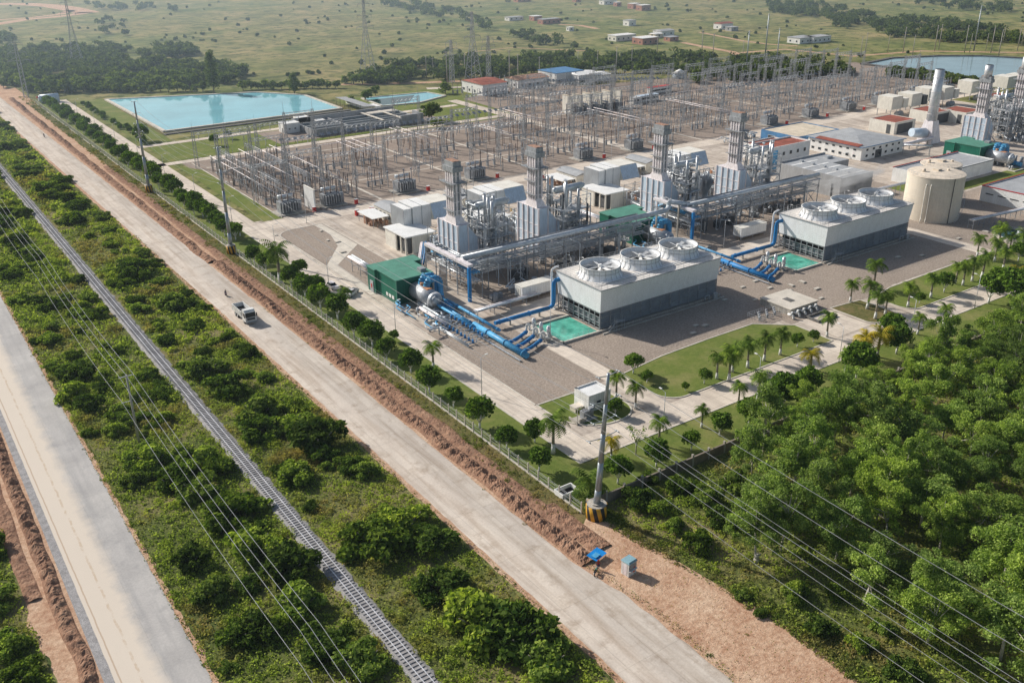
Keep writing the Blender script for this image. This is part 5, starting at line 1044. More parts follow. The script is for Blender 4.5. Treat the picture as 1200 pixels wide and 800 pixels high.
pme = MB().box(-.16, .16, -.2, .2, 0, 2.35).build('pier', 'concrete', t)
for k in range(1, 60): c = pme.copy(); col.objects.link(c); c.location = (k*4, 0, 0)
# striped concrete footing
m, tt, b = nodes('stripes'); tc = tt.nodes.new('ShaderNodeTexCoord'); sx = tt.nodes.new('ShaderNodeSeparateXYZ'); tt.links.new(tc.outputs['Object'], sx.inputs[0])
def mth(op, a, b_=None):
    n = tt.nodes.new('ShaderNodeMath'); n.operation = op
    for i, v in enumerate((a, b_)):
        if v is None: continue
        if isinstance(v, (int, float)): n.inputs[i].default_value = v
        else: tt.links.new(v, n.inputs[i])
    return n.outputs[0]
ang = mth('ARCTAN2', sx.outputs[1], sx.outputs[0]); s_ = mth('SINE', mth('ADD', mth('MULTIPLY', ang, 8), mth('MULTIPLY', sx.outputs[2], 1.1))); gt = mth('GREATER_THAN', s_, 0.)
tt.links.new(mixc(tt, gt, (.62, .33, .02), (.02, .02, .02)), b.inputs['Base Color']); b.inputs['Roughness'].default_value = .6
def monopole(x, y, h, lean, lb, arms, br=1.75, bh=2.5):
    t = thing('steel_pylon', (x, y, 0), lb, 'pylon', 'grey steel monopoles with striped footings'); T = Vector((lean[0], lean[1], h))
    MB().cyl((0, 0, 0), (0, 0, bh), br, n=32).build('striped_footing', 'stripes', t); MB().cyl((0, 0, bh), (0, 0, bh+.06), br*.93, n=32).cyl((0, 0, bh+.06), (0, 0, bh+.3), .95, n=16).build('footing_cap', 'concrete', t)
    mb = MB(); n = 5
    for k in range(n): a = T*(k/n); b_ = T*((k+1)/n); mb.cyl(tuple(a+Vector((0, 0, bh if k == 0 else 0))), tuple(b_), .62-.38*k/n, .62-.38*(k+1)/n-.02, 12)
    mb.build('pole', 'pole_steel', t); ends = []
    for (z, w_) in arms:
        c = T*(z/h)
        for s in (-1, 1):
            e = c+Vector((s*w_, 0, .35)); mb = MB().bar(tuple(c), tuple(e), .2, .12); mb.cyl(tuple(e), tuple(e+Vector((0, .55, -.1))), .1, n=6).cyl(tuple(e), tuple(e-Vector((0, .55, .1))), .1, n=6); mb.build('crossarm', 'pole_steel', t); ends.append(e+Vector((x, y, 0)))
    mb = MB()
    for k in range(20): z = bh+1+k*(h-bh-2)/20; c = T*(z/h); mb.bar(tuple(c), tuple(c+Vector((.8 if k % 2 else -.8, 0, 0))), .05)
    mb.build('step_bolt', 'galv', t); return ends
eN = monopole(84.2, 98.9, 26.8, (.1, -1.7), 'nearest tall grey pylon with a yellow and black striped footing', [(26.3, 2.), (21.8, 2.7), (18.3, 2.3), (15.2, 2.9)])
eB = monopole(82, 265, 31.5, (0, -.3), 'middle tall grey pylon beside the row of round trees, striped footing', [(31, .9), (27.5, 1.3), (24, 1.3), (21, 1.2)], 1.4)
eA = monopole(81.6, 350, 32.3, (0, -.3), 'farthest tall grey pylon near the pond, striped footing', [(32, .9), (28, 1.3), (24.5, 1.3), (21.5, 1.2)], 1.3)
def wire(pts, r, lb, sag=2.5, grp='overhead wires along the main road', n=14):
    P = []
    for a, b_ in zip(pts, pts[1:]):
        a = Vector(a); b_ = Vector(b_)
        for k in range(n+(b_ == Vector(pts[-1]))): f = k/n; P.append(a+(b_-a)*f-Vector((0, 0, 4*sag*f*(1-f))))
    o = P[0].copy(); mb = MB()
    for a, b_ in zip(P, P[1:]): mb.bar(a-o, b_-o, r*2)
    w_ = mb.build('overhead_wire', 'wire', None); w_.location = o; tag(w_, lb, 'wire', grp); return w_
for k in range(8):
    e0 = eN[k]; lb = '%s wire from the top on the %s side of the nearest pylon, crossing the wood' % (ordn(k//2), ('left', 'right')[k % 2])
    if k in (0,): continue
    wire([eA[k], eB[k], e0, (e0.x+1.5, e0.y-170, e0.z-1)], .032 if k < 4 else .026, lb, 3.2)
eL = []
t = thing('wooden_pole', (29.3, 167, 0), 'slender grey concrete pole standing in the bushes between road and railway', 'utility pole'); MB().cyl((0, 0, 0), (.1, 0, 14.6), .26, .17, 10).build('pole', 'concrete', t); MB().box(-1.3, 1.3, -.07, .07, 14.2, 14.35).build('crossarm', 'galv', t); MB().box(-1.6, .1, -.06, .06, 9.2, 9.32).build('lower_arm', 'galv', t)
for k, a in enumerate((-1.2, .0, 1.2)): MB().cyl((a, 0, 14.35), (a, 0, 14.7), .09, .05, 8).build('insulator', 'porcelain_grey', t)
for k, (a, z) in enumerate(((-1.2, 14.7), (0., 14.7), (1.2, 14.7), (-1.5, 9.4))):
    wire([(29.3+a, 330, z), (29.3+a, 248, z), (29.3+a, 167, z), (29.3+a, 85, z), (29.3+a, 20, z)], .032, ('left one of the three high wires over the railway bushes', 'middle one of the three high wires over the railway bushes', 'right one of the three high wires over the railway bushes', 'single lower wire nearest the left road')[k], 1.4, 'wires over the railway bushes')
def lattice_pylon(x, y, h, lb, w0=7., arms=3, grp='lattice transmission towers'):
    t = thing('lattice_pylon', (x, y, 0), lb, 'pylon', grp); MB().lattice((0, 0, 0), (0, 0, h*.62), w0, 1.8, 9, .22, .34).lattice((0, 0, h*.62), (0, 0, h), 1.8, .8, 6, .18, .28).build('mast', 'galv_dull', t)
    for k in range(arms): z = h*(.66+.14*k); w_ = 5.5-k*.9; MB().bar((-w_, 0, z), (w_, 0, z), .3).bar((-w_, 0, z), (0, 0, z+2), .18).bar((w_, 0, z), (0, 0, z+2), .18).bar((-w_, 0, z-2.), (-w_, 0, z), .22).bar((w_, 0, z-2.), (w_, 0, z), .22).build('crossarm', 'galv_dull', t)
LP = [((432, 93), 46, 'tall lattice tower in the open field above the small pond'), ((92, 80), 44, 'tall lattice tower standing in the woods upper left'), ((31, 114), 30, 'lattice tower at the far end of the main road'), ((555, 98), 40, 'broad lattice tower behind the white house with red roof'), ((573, 99), 27, 'slim lattice mast right of the broad lattice tower'), ((530, 97), 24, 'slim lattice mast left of the broad lattice tower')]
for p, h, lb in LP: lattice_pylon(*G(*p), h, lb, 8 if h > 30 else 2.2, 3)
def tpole(h, arms, mat='concrete', name='utility_pole', grp='plain poles around the lake and field', w_=1.4):
    t = thing(name, (0, 0, 0), 'x', 'utility pole', grp); MB().cyl((0, 0, 0), (0, 0, h), .5 if h > 20 else .25, .25 if h > 20 else .16, 8).build('pole', mat, t)
    for z in arms: MB().bar((-w_, 0, z), (w_, 0, z), .22).bar((-w_, 0, z), (-w_, 0, z+.5), .16).bar((w_, 0, z), (w_, 0, z+.5), .16).build('crossarm', mat, t)
    return Proto(t)
bp = tpole(30, (29, 25.5, 22.5), 'pole_steel', 'tall_pole', 'tall grey poles behind the switchyard', 2.)
for p, s, lb in (((874, 85), .82, 'left one of three tall poles by the field beyond the yard'), ((896, 72), 1., 'middle and tallest of three poles by the field beyond the yard'), ((909, 84), .85, 'right one of three tall poles by the field beyond the yard'), ((1141, 60), 1., 'tall grey pole behind the big lake')): bp.put((*G(*p), 0), lb, .3, s)
dp = tpole(13, (12.4,))
for k, p in enumerate([(1008, 68), (1014, 62), (1058, 62), (1069, 66), (1095, 60), (1100, 58), (1130, 62), (1136, 62), (1155, 60), (1161, 62), (1192, 60), (1170, 66), (870, 70), (770, 62), (822, 66), (835, 70), (500, 92), (508, 92), (524, 96), (545, 92), (597, 95), (607, 96), (632, 92), (677, 84), (700, 82), (722, 86), (740, 80), (1175, 52), (1197, 54), (1040, 62)]):
    dp.put((*G(*p), 0), 'thin light pole with one crossarm, far behind the switchyard', .4, R.uniform(.9, 1.4))
# ================================================================== switchyard
SG = 'apparatus of the switchyard'
def ins(mb, x, y, z0, z1, r):
    mb.cyl((x, y, z0), (x, y, z1), r*.7, n=6); n = int((z1-z0)/.3)
    for k in range(n): z = z0+(z1-z0)*(k+.5)/n; mb.cyl((x, y, z-.03), (x, y, z+.05), r*1.35, r*.8, 6, cap=False)
def app(kind, simple=False):
    lb = {'disconnector': 'three phase disconnector on a steel frame in the switchyard rows', 'circuit_breaker': 'circuit breaker with three dark columns in the switchyard rows', 'instrument_post': 'row of three slender instrument posts in the switchyard', 'post_insulator': 'single dark post insulator on a steel support in the switchyard'}[kind]
    lb = lb.replace('in the switchyard', 'in the '+('farther' if simple else 'nearer')+' switchyard')
    t = thing(kind, (0, 0, 0), lb, kind.replace('_', ' '), kind.replace('_', ' ')+'s of the switchyard' + (' far rows' if simple else ''))
    fr = MB(); I = []
    if kind == 'disconnector':
        for x in (-3, 3): fr.bar((x, 0, 0), (x, 0, 3), .3); fr.bar((x, 1.8, 0), (x, 1.8, 3), .3)
        fr.box(-3.5, 3.5, -.15, .1, 2.9, 3.15); fr.box(-3.5, 3.5, 1.7, 1.95, 2.9, 3.15)
        for x in (-3, 0, 3):
            m_ = MB(); ins(m_, x, 0, 3.15, 5.3, .16); ins(m_, x, 1.8, 3.15, 5.3, .16); m_.tube([(x, -.3, 5.4), (x, 2.2, 5.4)], .09, 6); I.append((m_, 'insulator', 'porcelain_grey'))
    elif kind == 'circuit_breaker':
        for x in (-3, 0, 3):
            fr.box(x-.35, x+.35, -.35, .35, 0, 2.2); m_ = MB(); ins(m_, x, 0, 2.2, 4.6, .2); ins(m_, x, 0, 4.7, 6.4, .24); I.append((m_, 'insulator', 'porcelain'))
        fr.box(-3.4, 3.4, -.15, .15, 1.7, 2.)
    elif kind == 'instrument_post':
        for x in (-3, 0, 3): fr.bar((x, 0, 0), (x, 0, 3.1), .28); m_ = MB(); ins(m_, x, 0, 3.1, 5., .2); m_.cyl((x, 0, 5.), (x, 0, 5.6), .32, n=8); I.append((m_, 'insulator', 'porcelain_grey'))
    else: fr.lattice((0, 0, 0), (0, 0, 3.6), .4, .35, 5, .06); m_ = MB(); ins(m_, 0, 0, 3.6, 6.2, .2); I.append((m_, 'insulator', 'porcelain'))
    if simple:
        for m_, _, _ in I: fr.add(m_.v, m_.f)
        fr.build('frame', 'galv_dull', t)
    else:
        each(fr, 8, 'post', 'galv_dull', t) if kind == 'instrument_post' else fr.build('frame', 'galv_dull', t)
        for m_, n_, mt in I: m_.build(n_, mt, t)
    return Proto(t)
PR = {(k, s): app(k, s) for k in ('disconnector', 'circuit_breaker', 'instrument_post', 'post_insulator') for s in (False, True)}
def put(kind, x, y, rz=0.): PR[(kind, x > 300)].put((x, y, 0), None or PR[(kind, x > 300)].o['label'], rz, R.uniform(.92, 1.1))
rows = [(297, 'post_insulator'), (303, 'instrument_post'), (308, 'circuit_breaker'), (315, 'disconnector'), (326, 'instrument_post'), (333, 'disconnector'), (340, 'circuit_breaker'), (351, 'disconnector'), (358, 'instrument_post'), (366, 'disconnector')]
nb = 0
for bx in range(0, 33):
    x = 113+bx*12.6
    if x > 515: break
    dens = .95 if x < 150 else (.62 if x < 232 else .8)
    for y, kd in rows:
        if R.random() < dens and not (150 < x < 232 and 318 < y < 330) and not (150 < x < 215 and 345 < y): put(kd, x+(R.uniform(-1, 1)), y); nb += 1
for x in range(278, 520, 14):
    for y, kd in ((388, 'disconnector'), (395, 'circuit_breaker'), (402, 'instrument_post'), (410, 'disconnector'), (420, 'post_insulator'), (432, 'disconnector'), (444, 'instrument_post'), (456, 'circuit_breaker')):
        if y < 470-(x-278)*.33 and R.random() < .8: put(kd, x+R.uniform(-1, 1), y); nb += 1
for k in range(40): put('post_insulator', 113+R.uniform(0, 28), 296+R.uniform(0, 76)); nb += 1
print('apparatus', nb)
# gantries
def gantry(span, h, beams=1):
    t = thing('gantry', (0, 0, 0), 'tall galvanised lattice gantry carrying conductors over the switchyard', 'gantry', 'lattice gantries of the switchyard')
    for s in (0, 1): MB().lattice((s*span, 0, 0), (s*span, 0, h), 1.3, .8, 10, .09, .15).cyl((s*span, 0, h), (s*span, 0, h+3.2), .08, .03, 5).build('column', 'galv_dull', t)
    MB().lattice((0, 0, h-.9), (span, 0, h-.9), .9, .9, 12, .08, .12).build('beam', 'galv', t)
    for k in range(3): x = span*(k+.5)/3; m_ = MB(); ins(m_, x, .3, h-3.1, h-1.4, .14); m_.tube([(x, .3, h-3.1), (x, 1.4, h-3.5)], .04, 4); m_.build('insulator_string', 'porcelain_grey', t)
    return Proto(t)
ga = gantry(12.6, 13.5); gb = gantry(16, 10)
gx = []
for y, st in ((311, 1), (346, 1), (374, 1)):
    for k in range(0, 31):
        x = 107+k*12.6
        if x > 500 or (150 < x < 225 and R.random() < .45) or R.random() < .18: continue
        ga.put((x, y, 0), ga.o['label'], 0, (1, 1, R.uniform(.95, 1.4))); gx.append((x, y))
for k in range(14):
    x = 278+k*15.5; y = 400+((k*7) % 3)*16
    if y < 468-(x-278)*.33: gb.put((x, y, 0), ga.o['label'], 0, 1)
for y in (300, 322, 344): gb.put((112, y, 0), ga.o['label'], math.pi/2, 1); gb.put((124, y+4, 0), ga.o['label'], math.pi/2, 1)
# tubular busbars
def busbar(x, y0, n, step, rz, lb, h=6.4):
    t = thing('busbar_run', (x, y0, 0), lb, 'busbar', 'tubular busbars of the switchyard', rz); post = None
    for k in range(n):
        if post is None: m_ = MB().bar((0, 0, 0), (0, 0, h-1.8), .25); ins(m_, 0, 0, h-1.82, h, .15); post = m_.build('post', 'porcelain', t)
        else: c = post.copy(); col.objects.link(c); c.location = (0, k*step, 0)
    MB().tube([(0, -1, h+.1), (0, (n-1)*step+1, h+.1)], .12, 6).build('tube', 'clad_white', t)
kk = 0
for x in (109.5, 112.5, 115.5, 121, 127.5, 133.5): busbar(x, 297, 12, 6, 0, '%s pale tubular busbar from the left edge of the switchyard' % ordn(kk), 6.4 if kk < 3 else 7.5); kk += 1
for i, (x, y, n) in enumerate(((160, 330, 6), (163.5, 330, 6), (167, 330, 6), (190, 335, 7), (193.5, 335, 7), (222, 322, 6), (225, 322, 6), (250, 340, 7), (253, 340, 7), (285, 300, 10), (289, 300, 10), (330, 300, 9), (333, 300, 9))):
    busbar(x, y, n, 5.5, 0, '%s short tubular busbar from the left inside the switchyard' % ordn(i))
for i, (x, y) in enumerate(((108, 336), (150, 352), (180, 362), (236, 352), (282, 362), (340, 352), (278, 425), (300, 392))): busbar(x, y, 8, 5, -math.pi/2, '%s crosswise tubular busbar from the left inside the switchyard' % ordn(i), 7.2)
# conductors strung between the gantry rows
for k in range(0, len(gx), 2):
    x, y = gx[k]
    if y < 370:
        y2 = 346 if y < 320 else 374; mb = MB()
        for q in range(3):
            a = Vector((x+2.1+4.2*q, y, 12)); b_ = Vector((x+2.1+4.2*q, y2, 12)); prev = a
            for s in range(1, 9): f = s/8; p = a+(b_-a)*f-Vector((0, 0, 4*1.3*f*(1-f))); mb.bar(prev-a, p-a, .07); prev = p
        o = mb.build('overhead_conductor', 'wire'); o.location = (x+2.1, y, 12); tag(o, 'set of three conductors strung between two gantries over the switchyard', 'conductor', 'conductors of the switchyard')
# power transformers in front of the yard
def transformer(lb):
    t = thing('power_transformer', (0, 0, 0), lb, 'transformer', 'large power transformers before the switchyard'); MB().box(-3, 3, -1.6, 1.6, .4, 4).build('tank', 'galv_dull', t); MB().box(-4.5, 4.5, -3.4, 3.4, 0, .4).build('plinth', 'concrete', t)
    for s in (-1, 1):
        mb = MB()
        for k in range(7): mb.box(-2.7+k*.85, -2.4+k*.85, s*1.7, s*2.7, .9, 3.8)
        mb.build('radiator', 'galv_dull', t)
    MB().cyl((-2.6, 1.3, 5.2), (2.6, 1.3, 5.2), .55, n=12).bar((-2, 1.3, 4), (-2, 1.3, 5), .2).bar((2, 1.3, 4), (2, 1.3, 5), .2).build('conservator', 'silver_pipe', t)
    for k in range(3): m_ = MB(); ins(m_, -2+2*k, -.6, 4, 6.3, .22); m_.build('bushing', 'porcelain', t)
    MB().cyl((3.9, 0, .4), (3.9, 0, 3.6), .7, n=12).build('oil_vessel', 'grey_paint', t); return t
tp = Proto(transformer('x')); hy = Proto(thing('hydrant_box', (0, 0, 0), 'x', 'hydrant box', 'red fire hydrant boxes')); MB().box(-.6, .6, -.5, .5, 0, 1.9).build('cabinet', 'red', hy.o); MB().box(-.7, .7, -.6, .6, 1.9, 2.05).build('lid', 'white_paint', hy.o)
for k, x in enumerate((112, 127.5, 156, 186, 238, 265, 348, 377, 405, 430, 461, 489)):
    tp.put((x, 294.5, 0), '%s large grey power transformer from the left before the switchyard' % ordn(k), 0, 1.05)
    hy.put((x+7.5, 290.3, 0), '%s red hydrant box from the left along the transformer road' % ordn(k), 0, .85)
for k, x in enumerate((129, 134.5, 152, 205)): hy.put((x, 277.5, 0), '%s red hydrant box from the left on the plant side of the transformer road' % ordn(k))
t = thing('fire_wall', (119.8, 290.6, 0), 'tall narrow white fire wall between the first two transformers', 'wall'); MB().box(0, .5, 0, 8, 0, 7.2).build('slab', 'white_wall', t); MB().box(-.1, .6, -.1, 8.1, 7.2, 7.35).build('coping', 'cream_wall', t)
fw = thing('fire_wall', (0, 0, 0), 'x', 'wall', 'beige fire walls in the upper switchyard'); MB().box(0, 1.2, 0, 7, 0, 8.5).build('slab', 'cream_wall', fw); MB().box(-.1, 1.3, -.1, 7.1, 8.5, 8.7).build('coping', 'roof_sand', fw); fw = Proto(fw)
for k in range(6): fw.put((*G(669+k*11.5, 134-k*1.5), 0), '%s beige fire wall from the left in the upper switchyard' % ordn(k))
for k in range(5): tp.put((*G(675+k*12, 133-k*1.5), 0), '%s dark transformer between the beige fire walls of the upper switchyard' % ordn(k), 1.57, .8)
# ================================================================== third block at the far right
boiler(387, 213, 'fifth ribbed silver boiler, topped by a round chimney, far right', 12., True).scale = (.8, .8, .88); boiler(421, 216, 'sixth ribbed boiler at the extreme right edge', 12., True).scale = (.8, .8, .88)
pipe_tower(398, 210, 'steel pipe tower right of the far round chimney', 31); pipe_tower(410, 205, 'second steel pipe tower at the far right edge', 32, h=11)
t = thing('bypass_stack', (371, 226, 0), 'free standing round white metal chimney at the far right', 'chimney'); MB().cyl((2, 3, 9), (2, 3, 30), 2.1, 1.9, 24).build('chimney', 'alu', t); mb = MB().hexa([(-1.4, -.6, 0), (5.4, -.6, 0), (5.4, 6.6, 0), (-1.4, 6.6, 0)], [(0, 1, 9.2), (4, 1, 9.2), (4, 5, 9.2), (0, 5, 9.2)]); mb.build('base', 'clad_white', t)
mb = MB()
for z in (12, 15, 18, 21, 24, 27): mb.lathe([(2.2, z-.08), (2.26, z), (2.2, z+.08)], 2, 3, 24)
mb.build('stiffener', 'clad_white', t); MB().cyl((2, 3, 30), (2, 3, 30.05), 1.75, n=20).build('mouth', 'black', t); MB().cyl((-8, 5, 5), (-1, 3.5, 4), 1.8, 2.2, 18).build('duct', 'clad_blue', t)
for i, p in enumerate(((1043, 138), (1066, 134), (1086, 127), (1104, 126), (1136, 118), (1178, 112), (1192, 110))):
    x, y = G(*p); t = thing('air_intake', (x, y, 0), '%s boxy white air intake from the left in the far right block' % ordn(i), 'intake house', 'box intakes of the far block'); MB().box(0, 8, 0, 8, 3.4, 9.4).build('filter_box', 'cream_wall', t); MB().box(8, 8.6, .4, 7.6, 3.8, 9).box(8.6, 12, -.6, 8, 3.6, 8).build('hood', 'dark_grey' if i == 1 else 'cream_wall', t); mb = MB()
    for a in (.4, 7.6):
        for b_ in (.4, 7.6): mb.bar((a, b_, 0), (a, b_, 3.4), .35)
    mb.build('leg', 'galv_dull', t); MB().cyl((3, -1, 1.4), (7, -1, 1.4), 1.3, n=12).build('turbine_casing', 'galv_dull', t)
for i, (p, W_) in enumerate((((1047, 158), 15), ((1094, 146), 13), ((1130, 146), 13), ((1178, 128), 12))):
    x, y = G(*p); t, W, D, h = block('generator_hall', (x, x+W_, y, y+13, 5), '%s cream hall with a dull red roof from the left in the far block' % ordn(i), 'cream_wall', 'red_roof', .25, 'red roofed halls'); MB().box(-.08, -.01, 2, 4, 0, 4).build('door', 'dark_grey', t); MB().box(2, W_-2, -.08, -.01, 0, 4.2).build('opening', 'dark_grey', t)
pipe_thing('long_pipe', [[(322, 229, 2.4), (352, 226, 2.4), (371, 226, 2.4)]], .8, 'clad_white', 'thick pale pipe running in front of the far cream halls', flange=False)
r = random.Random(77)
for i, (x0, x1, y0, y1, n_) in enumerate(((322, 350, 232, 240, 14), (395, 440, 196, 215, 26), (300, 330, 276, 282, 10), (122, 150, 183, 190, 8), (136, 180, 196, 206, 16), (214, 256, 197, 206, 16), (355, 440, 182, 192, 16))):
    t = thing('plant_skid', (x0, y0, 0), 'cluster of small tanks and pipes, %s' % ('before the far cream halls', 'at the far right edge behind the blue arches', 'near the office lawn by the transformer road', 'beside the first container', 'under the left pipe rack', 'under the right pipe rack', 'along the far right road')[i], 'equipment', 'equipment clusters'); A, B_ = MB(), MB()
    for k in range(n_): a = r.uniform(0, x1-x0); b_ = r.uniform(0, y1-y0); h = r.uniform(.8, 3.2); A.cyl((a, b_, 0), (a, b_, h), r.uniform(.4, .9), n=8) if k % 2 else A.box(a, a+r.uniform(1, 3), b_, b_+r.uniform(.8, 2), 0, h)
    for k in range(n_): a = r.uniform(0, x1-x0); b_ = r.uniform(0, y1-y0); B_.bend([(a, b_, .3), (a, b_, 2), (a+r.uniform(-5, 5), b_, 2), (a, b_+r.uniform(-3, 3), 2.6)], r.choice((.12, .2)), 6, .3, 2)
    o = A.build('vessels', 'galv_dull', t); o['kind'] = 'stuff'; o = B_.build('pipework', 'silver_pipe', t); o['kind'] = 'stuff'
# ================================================================== ponds and water works
pond = [(117, 453), (207, 454), (208, 503), (190, 529), (116, 559)]; sheet('water', pond, .35, 'pond_water'); kerb('embankment', pond, 1.6, .7, 'rim'); sheet('embankment', [(113.5, 449), (212, 450), (213, 508), (192, 535), (113.5, 563)], .012, 'scrub')
bank = [(115, 446.5), (209, 448)]; kerb('embankment', bank, 2.4, .5, 'conc_dark', False)
p2 = [G(*p) for p in ((424, 116), (500, 109), (522, 113), (492, 121), (448, 125))]; sheet('water', p2, .3, 'pond_water'); sheet('water', [G(*p) for p in ((432, 118), (486, 112), (480, 120), (447, 124))], .32, 'dark_water'); kerb('embankment', p2, 1.2, .6, 'rim')
lake = [G(*p) for p in ((1010, 76), (1045, 69), (1100, 66.5), (1150, 66.5), (1215, 70), (1275, 80), (1330, 120), (1210, 107), (1158, 95), (1110, 88), (1083, 83), (1045, 80))]
sheet('water', lake, .3, 'lake_water'); kerb('embankment', lake, 3, .9, 'conc_dark')
t = thing('treatment_basin', (168, 400, 0), 'long blue-grey concrete treatment basin with open channels beside the pond', 'basin'); mb = MB()
for y in (0, 5, 10, 17, 24): mb.box(0, 53, y, y+.6, 0, 3.2 if y < 20 else 4.4)
for x in (0, 17, 35, 52.4): mb.box(x, x+.6, .6, 24, 0, 3.1)
mb.build('wall', 'wall_grey', t); MB().box(.6, 52, .6, 9.9, .3, 1.6).build('water', 'dark_water', t); MB().box(.6, 52, 10.7, 16.9, .3, 2.2).build('water', 'dark_water', t); mb = MB()
for x in (34.5, 44): mb.box(x, x+1.4, -.2, 24, 3.2, 3.4)
mb.box(37, 52, 18, 23, 3.1, 3.3); mb.build('walkway', 'slab', t); MB().box(44, 56, -1.2, -.1, 0, 4.4).box(55, 56, -.1, 8, 0, 4.4).build('end_wall', 'wall_grey', t)
for i, (X, lb) in enumerate((((160, 167.5, 414, 421, 4.2), 'larger white cube building left of the treatment basin'), ((171, 177, 424, 430, 4), 'second white cube building behind the larger one'), ((178, 182, 418, 422, 3), 'small white pump hut beside the treatment basin'))):
    t, W, D, h = block('pump_house', X, lb, 'white_wall', 'roof_pale', .3, 'white cubes of the water works'); windows(t, 'y', 2, 1, W-1, 1.6, 2.4, 1.); d = MB().box(-.08, -.01, 2, 3, 0, 2.2).build('door', 'dark_grey', t)
t = thing('carport', (*G(428, 134), 0), 'long open carport with a grey roof between the two ponds', 'carport'); MB().hexa([(0, 0, 3.6), (6, 0, 3.2), (6, 34, 3.2), (0, 34, 3.6)], [(0, 0, 3.8), (6, 0, 3.4), (6, 34, 3.4), (0, 34, 3.8)]).build('roof', 'roof_grey', t); MB().box(6, 9, 0, 8, 0, 3.2).box(5.7, 6, 0, 34, 0, 3.1).build('wall', 'white_wall', t); mb = MB()
for k in range(8): mb.bar((.2, k*4.8+.2, 0), (.2, k*4.8+.2, 3.6), .2)
mb.build('post', 'dark_grey', t)
# slanted floodlights in a row along the yard edge
fl = thing('floodlight', (0, 0, 0), 'small tilted light panel on a post along the switchyard road', 'floodlight', 'row of tilted panels along the switchyard road'); MB().bar((0, 0, 0), (0, 0, 2.), .16).build('post', 'dark_grey', fl); MB().hexa([(-.9, -.7, 1.7), (.9, -.7, 1.7), (.9, .7, 2.6), (-.9, .7, 2.6)], [(-.9, -.7, 1.8), (.9, -.7, 1.8), (.9, .7, 2.7), (-.9, .7, 2.7)]).build('panel', 'grey_paint', fl); fl = Proto(fl)
for k in range(56): fl.put((150+k*3.2, 393.5, 0), fl.o['label'], .2)
for k in range(60): fl.put((*(G(845+k*5, 110-k*.85) if k < 30 else G(640+(k-30)*4.5, 100-(k-30)*.1)), 0), 'small tilted light panel on a post at the far side of the switchyard', .2, 1.2, 'tilted panels at the far side of the switchyard')
# ================================================================== houses far and near behind the yard
def house(px, py, W, D, h, wall, roof, lb, hip=1., grp='small houses in the far fields'):
    x, y = G(px, py); t = thing('house', (x, y, 0), lb, 'house', grp); MB().box(0, W, 0, D, 0, h).build('wall', wall, t)
    if hip: MB().hexa([(-.4, -.4, h), (W+.4, -.4, h), (W+.4, D+.4, h), (-.4, D+.4, h)], [(W*.02, D*.45, h+hip), (W*.98, D*.45, h+hip), (W*.98, D*.55, h+hip), (W*.02, D*.55, h+hip)]).build('roof', roof, t)
    else: MB().box(-.3, W+.3, -.3, D+.3, h, h+.25).build('roof', roof, t)
    n = max(1, int(W/5))
    for k in range(n): MB().box(W*(k+.5)/n-.7, W*(k+.5)/n+.7, -.08, -.01, 1.1, 2.3).build('window', 'window', t)
    n = max(1, int(D/5))
    for k in range(n): MB().box(-.08, -.01, D*(k+.5)/n-.7, D*(k+.5)/n+.7, 1.1, 2.3).build('window', 'window', t)
    return t
HS = [(566, 113, 16, 22, 6, 'white_wall', 'red_roof', 'white two part house with bright red roofs by the upper yard road', 1.2), (607, 104, 22, 14, 4.5, 'white_wall', 'copper', 'low house with a wide pinkish roof behind the upper yard', 1.4), (652, 99, 20, 18, 6, 'white_wall', 'blue_trim', 'house with a blue roof edge behind the upper yard', 0), (678, 99, 16, 14, 5, 'white_wall', 'roof_pale', 'white shed right of the blue roofed house', .8), (697, 97, 12, 12, 4, 'cream_wall', 'roof_pale', 'pale shed second right of the blue roofed house', .8),
      (722, 49, 20, 10, 4, 'cream_wall', 'roof_pale', 'long unfinished whitish house, left of the central far cluster', 0), (753, 53, 16, 12, 4.5, 'brickred', 'roof_pale', 'brick house in front of the central far cluster', 0), (775, 43, 14, 10, 4, 'white_wall', 'roof_grey', 'white house with a grey roof at the back of the central far cluster', .8), (768, 45, 8, 8, 3, 'roof_sand', 'roof_pale', 'little hut in the middle of the central far cluster', .6), (626, 25, 9, 8, 4, 'brickred', 'roof_pale', 'small brick house left of its long brick neighbour', 0), (636, 29, 20, 8, 4, 'brickred', 'roof_grey', 'long low brick house in the upper middle field', 0),
      (597, 25, 16, 8, 3, 'white_wall', 'roof_grey', 'whitish shed at the upper middle field edge', 0), (667, 37, 5, 4, 3, 'white_wall', 'roof_pale', 'tiny white box in the open field', 0), (737, 31, 8, 8, 4.5, 'white_wall', 'roof_grey', 'small isolated white hut above the central cluster', 0), (708, 6, 18, 9, 4, 'white_wall', 'roof_grey', 'pale shed at the top edge', 0), (742, 11, 10, 9, 5, 'brickred', 'roof_pale', 'left of two reddish huts near the top', 0), (752, 13, 12, 9, 5, 'brickred', 'roof_pale', 'right of two reddish huts near the top', 0), (723, 8, 6, 6, 4, 'brickred', 'roof_pale', 'small reddish hut between the top sheds', 0), (607, 3, 18, 9, 4, 'brickred', 'roof_grey', 'brick house at the very top edge of the field', 0), (675, 3, 7, 7, 4, 'brickred', 'roof_grey', 'tiny brick house at the very top edge', 0), (845, 35, 14, 9, 4.5, 'white_wall', 'red_roof', 'white house with a red roof in the right hand field', 1), (857, 37, 8, 7, 3, 'roof_grey', 'roof_grey', 'grey hut right of the white house in the right hand field', 0),
      (937, 52, 18, 12, 4, 'white_wall', 'roof_grey', 'left of two flat white sheds beyond the yard', 0), (953, 51, 20, 10, 4, 'white_wall', 'roof_grey', 'right of two flat white sheds beyond the yard', 0), (785, 49, 9, 7, 3, 'brickred', 'roof_grey', 'low brick hut right of the central far cluster', 0)]
for h in HS: house(*h)
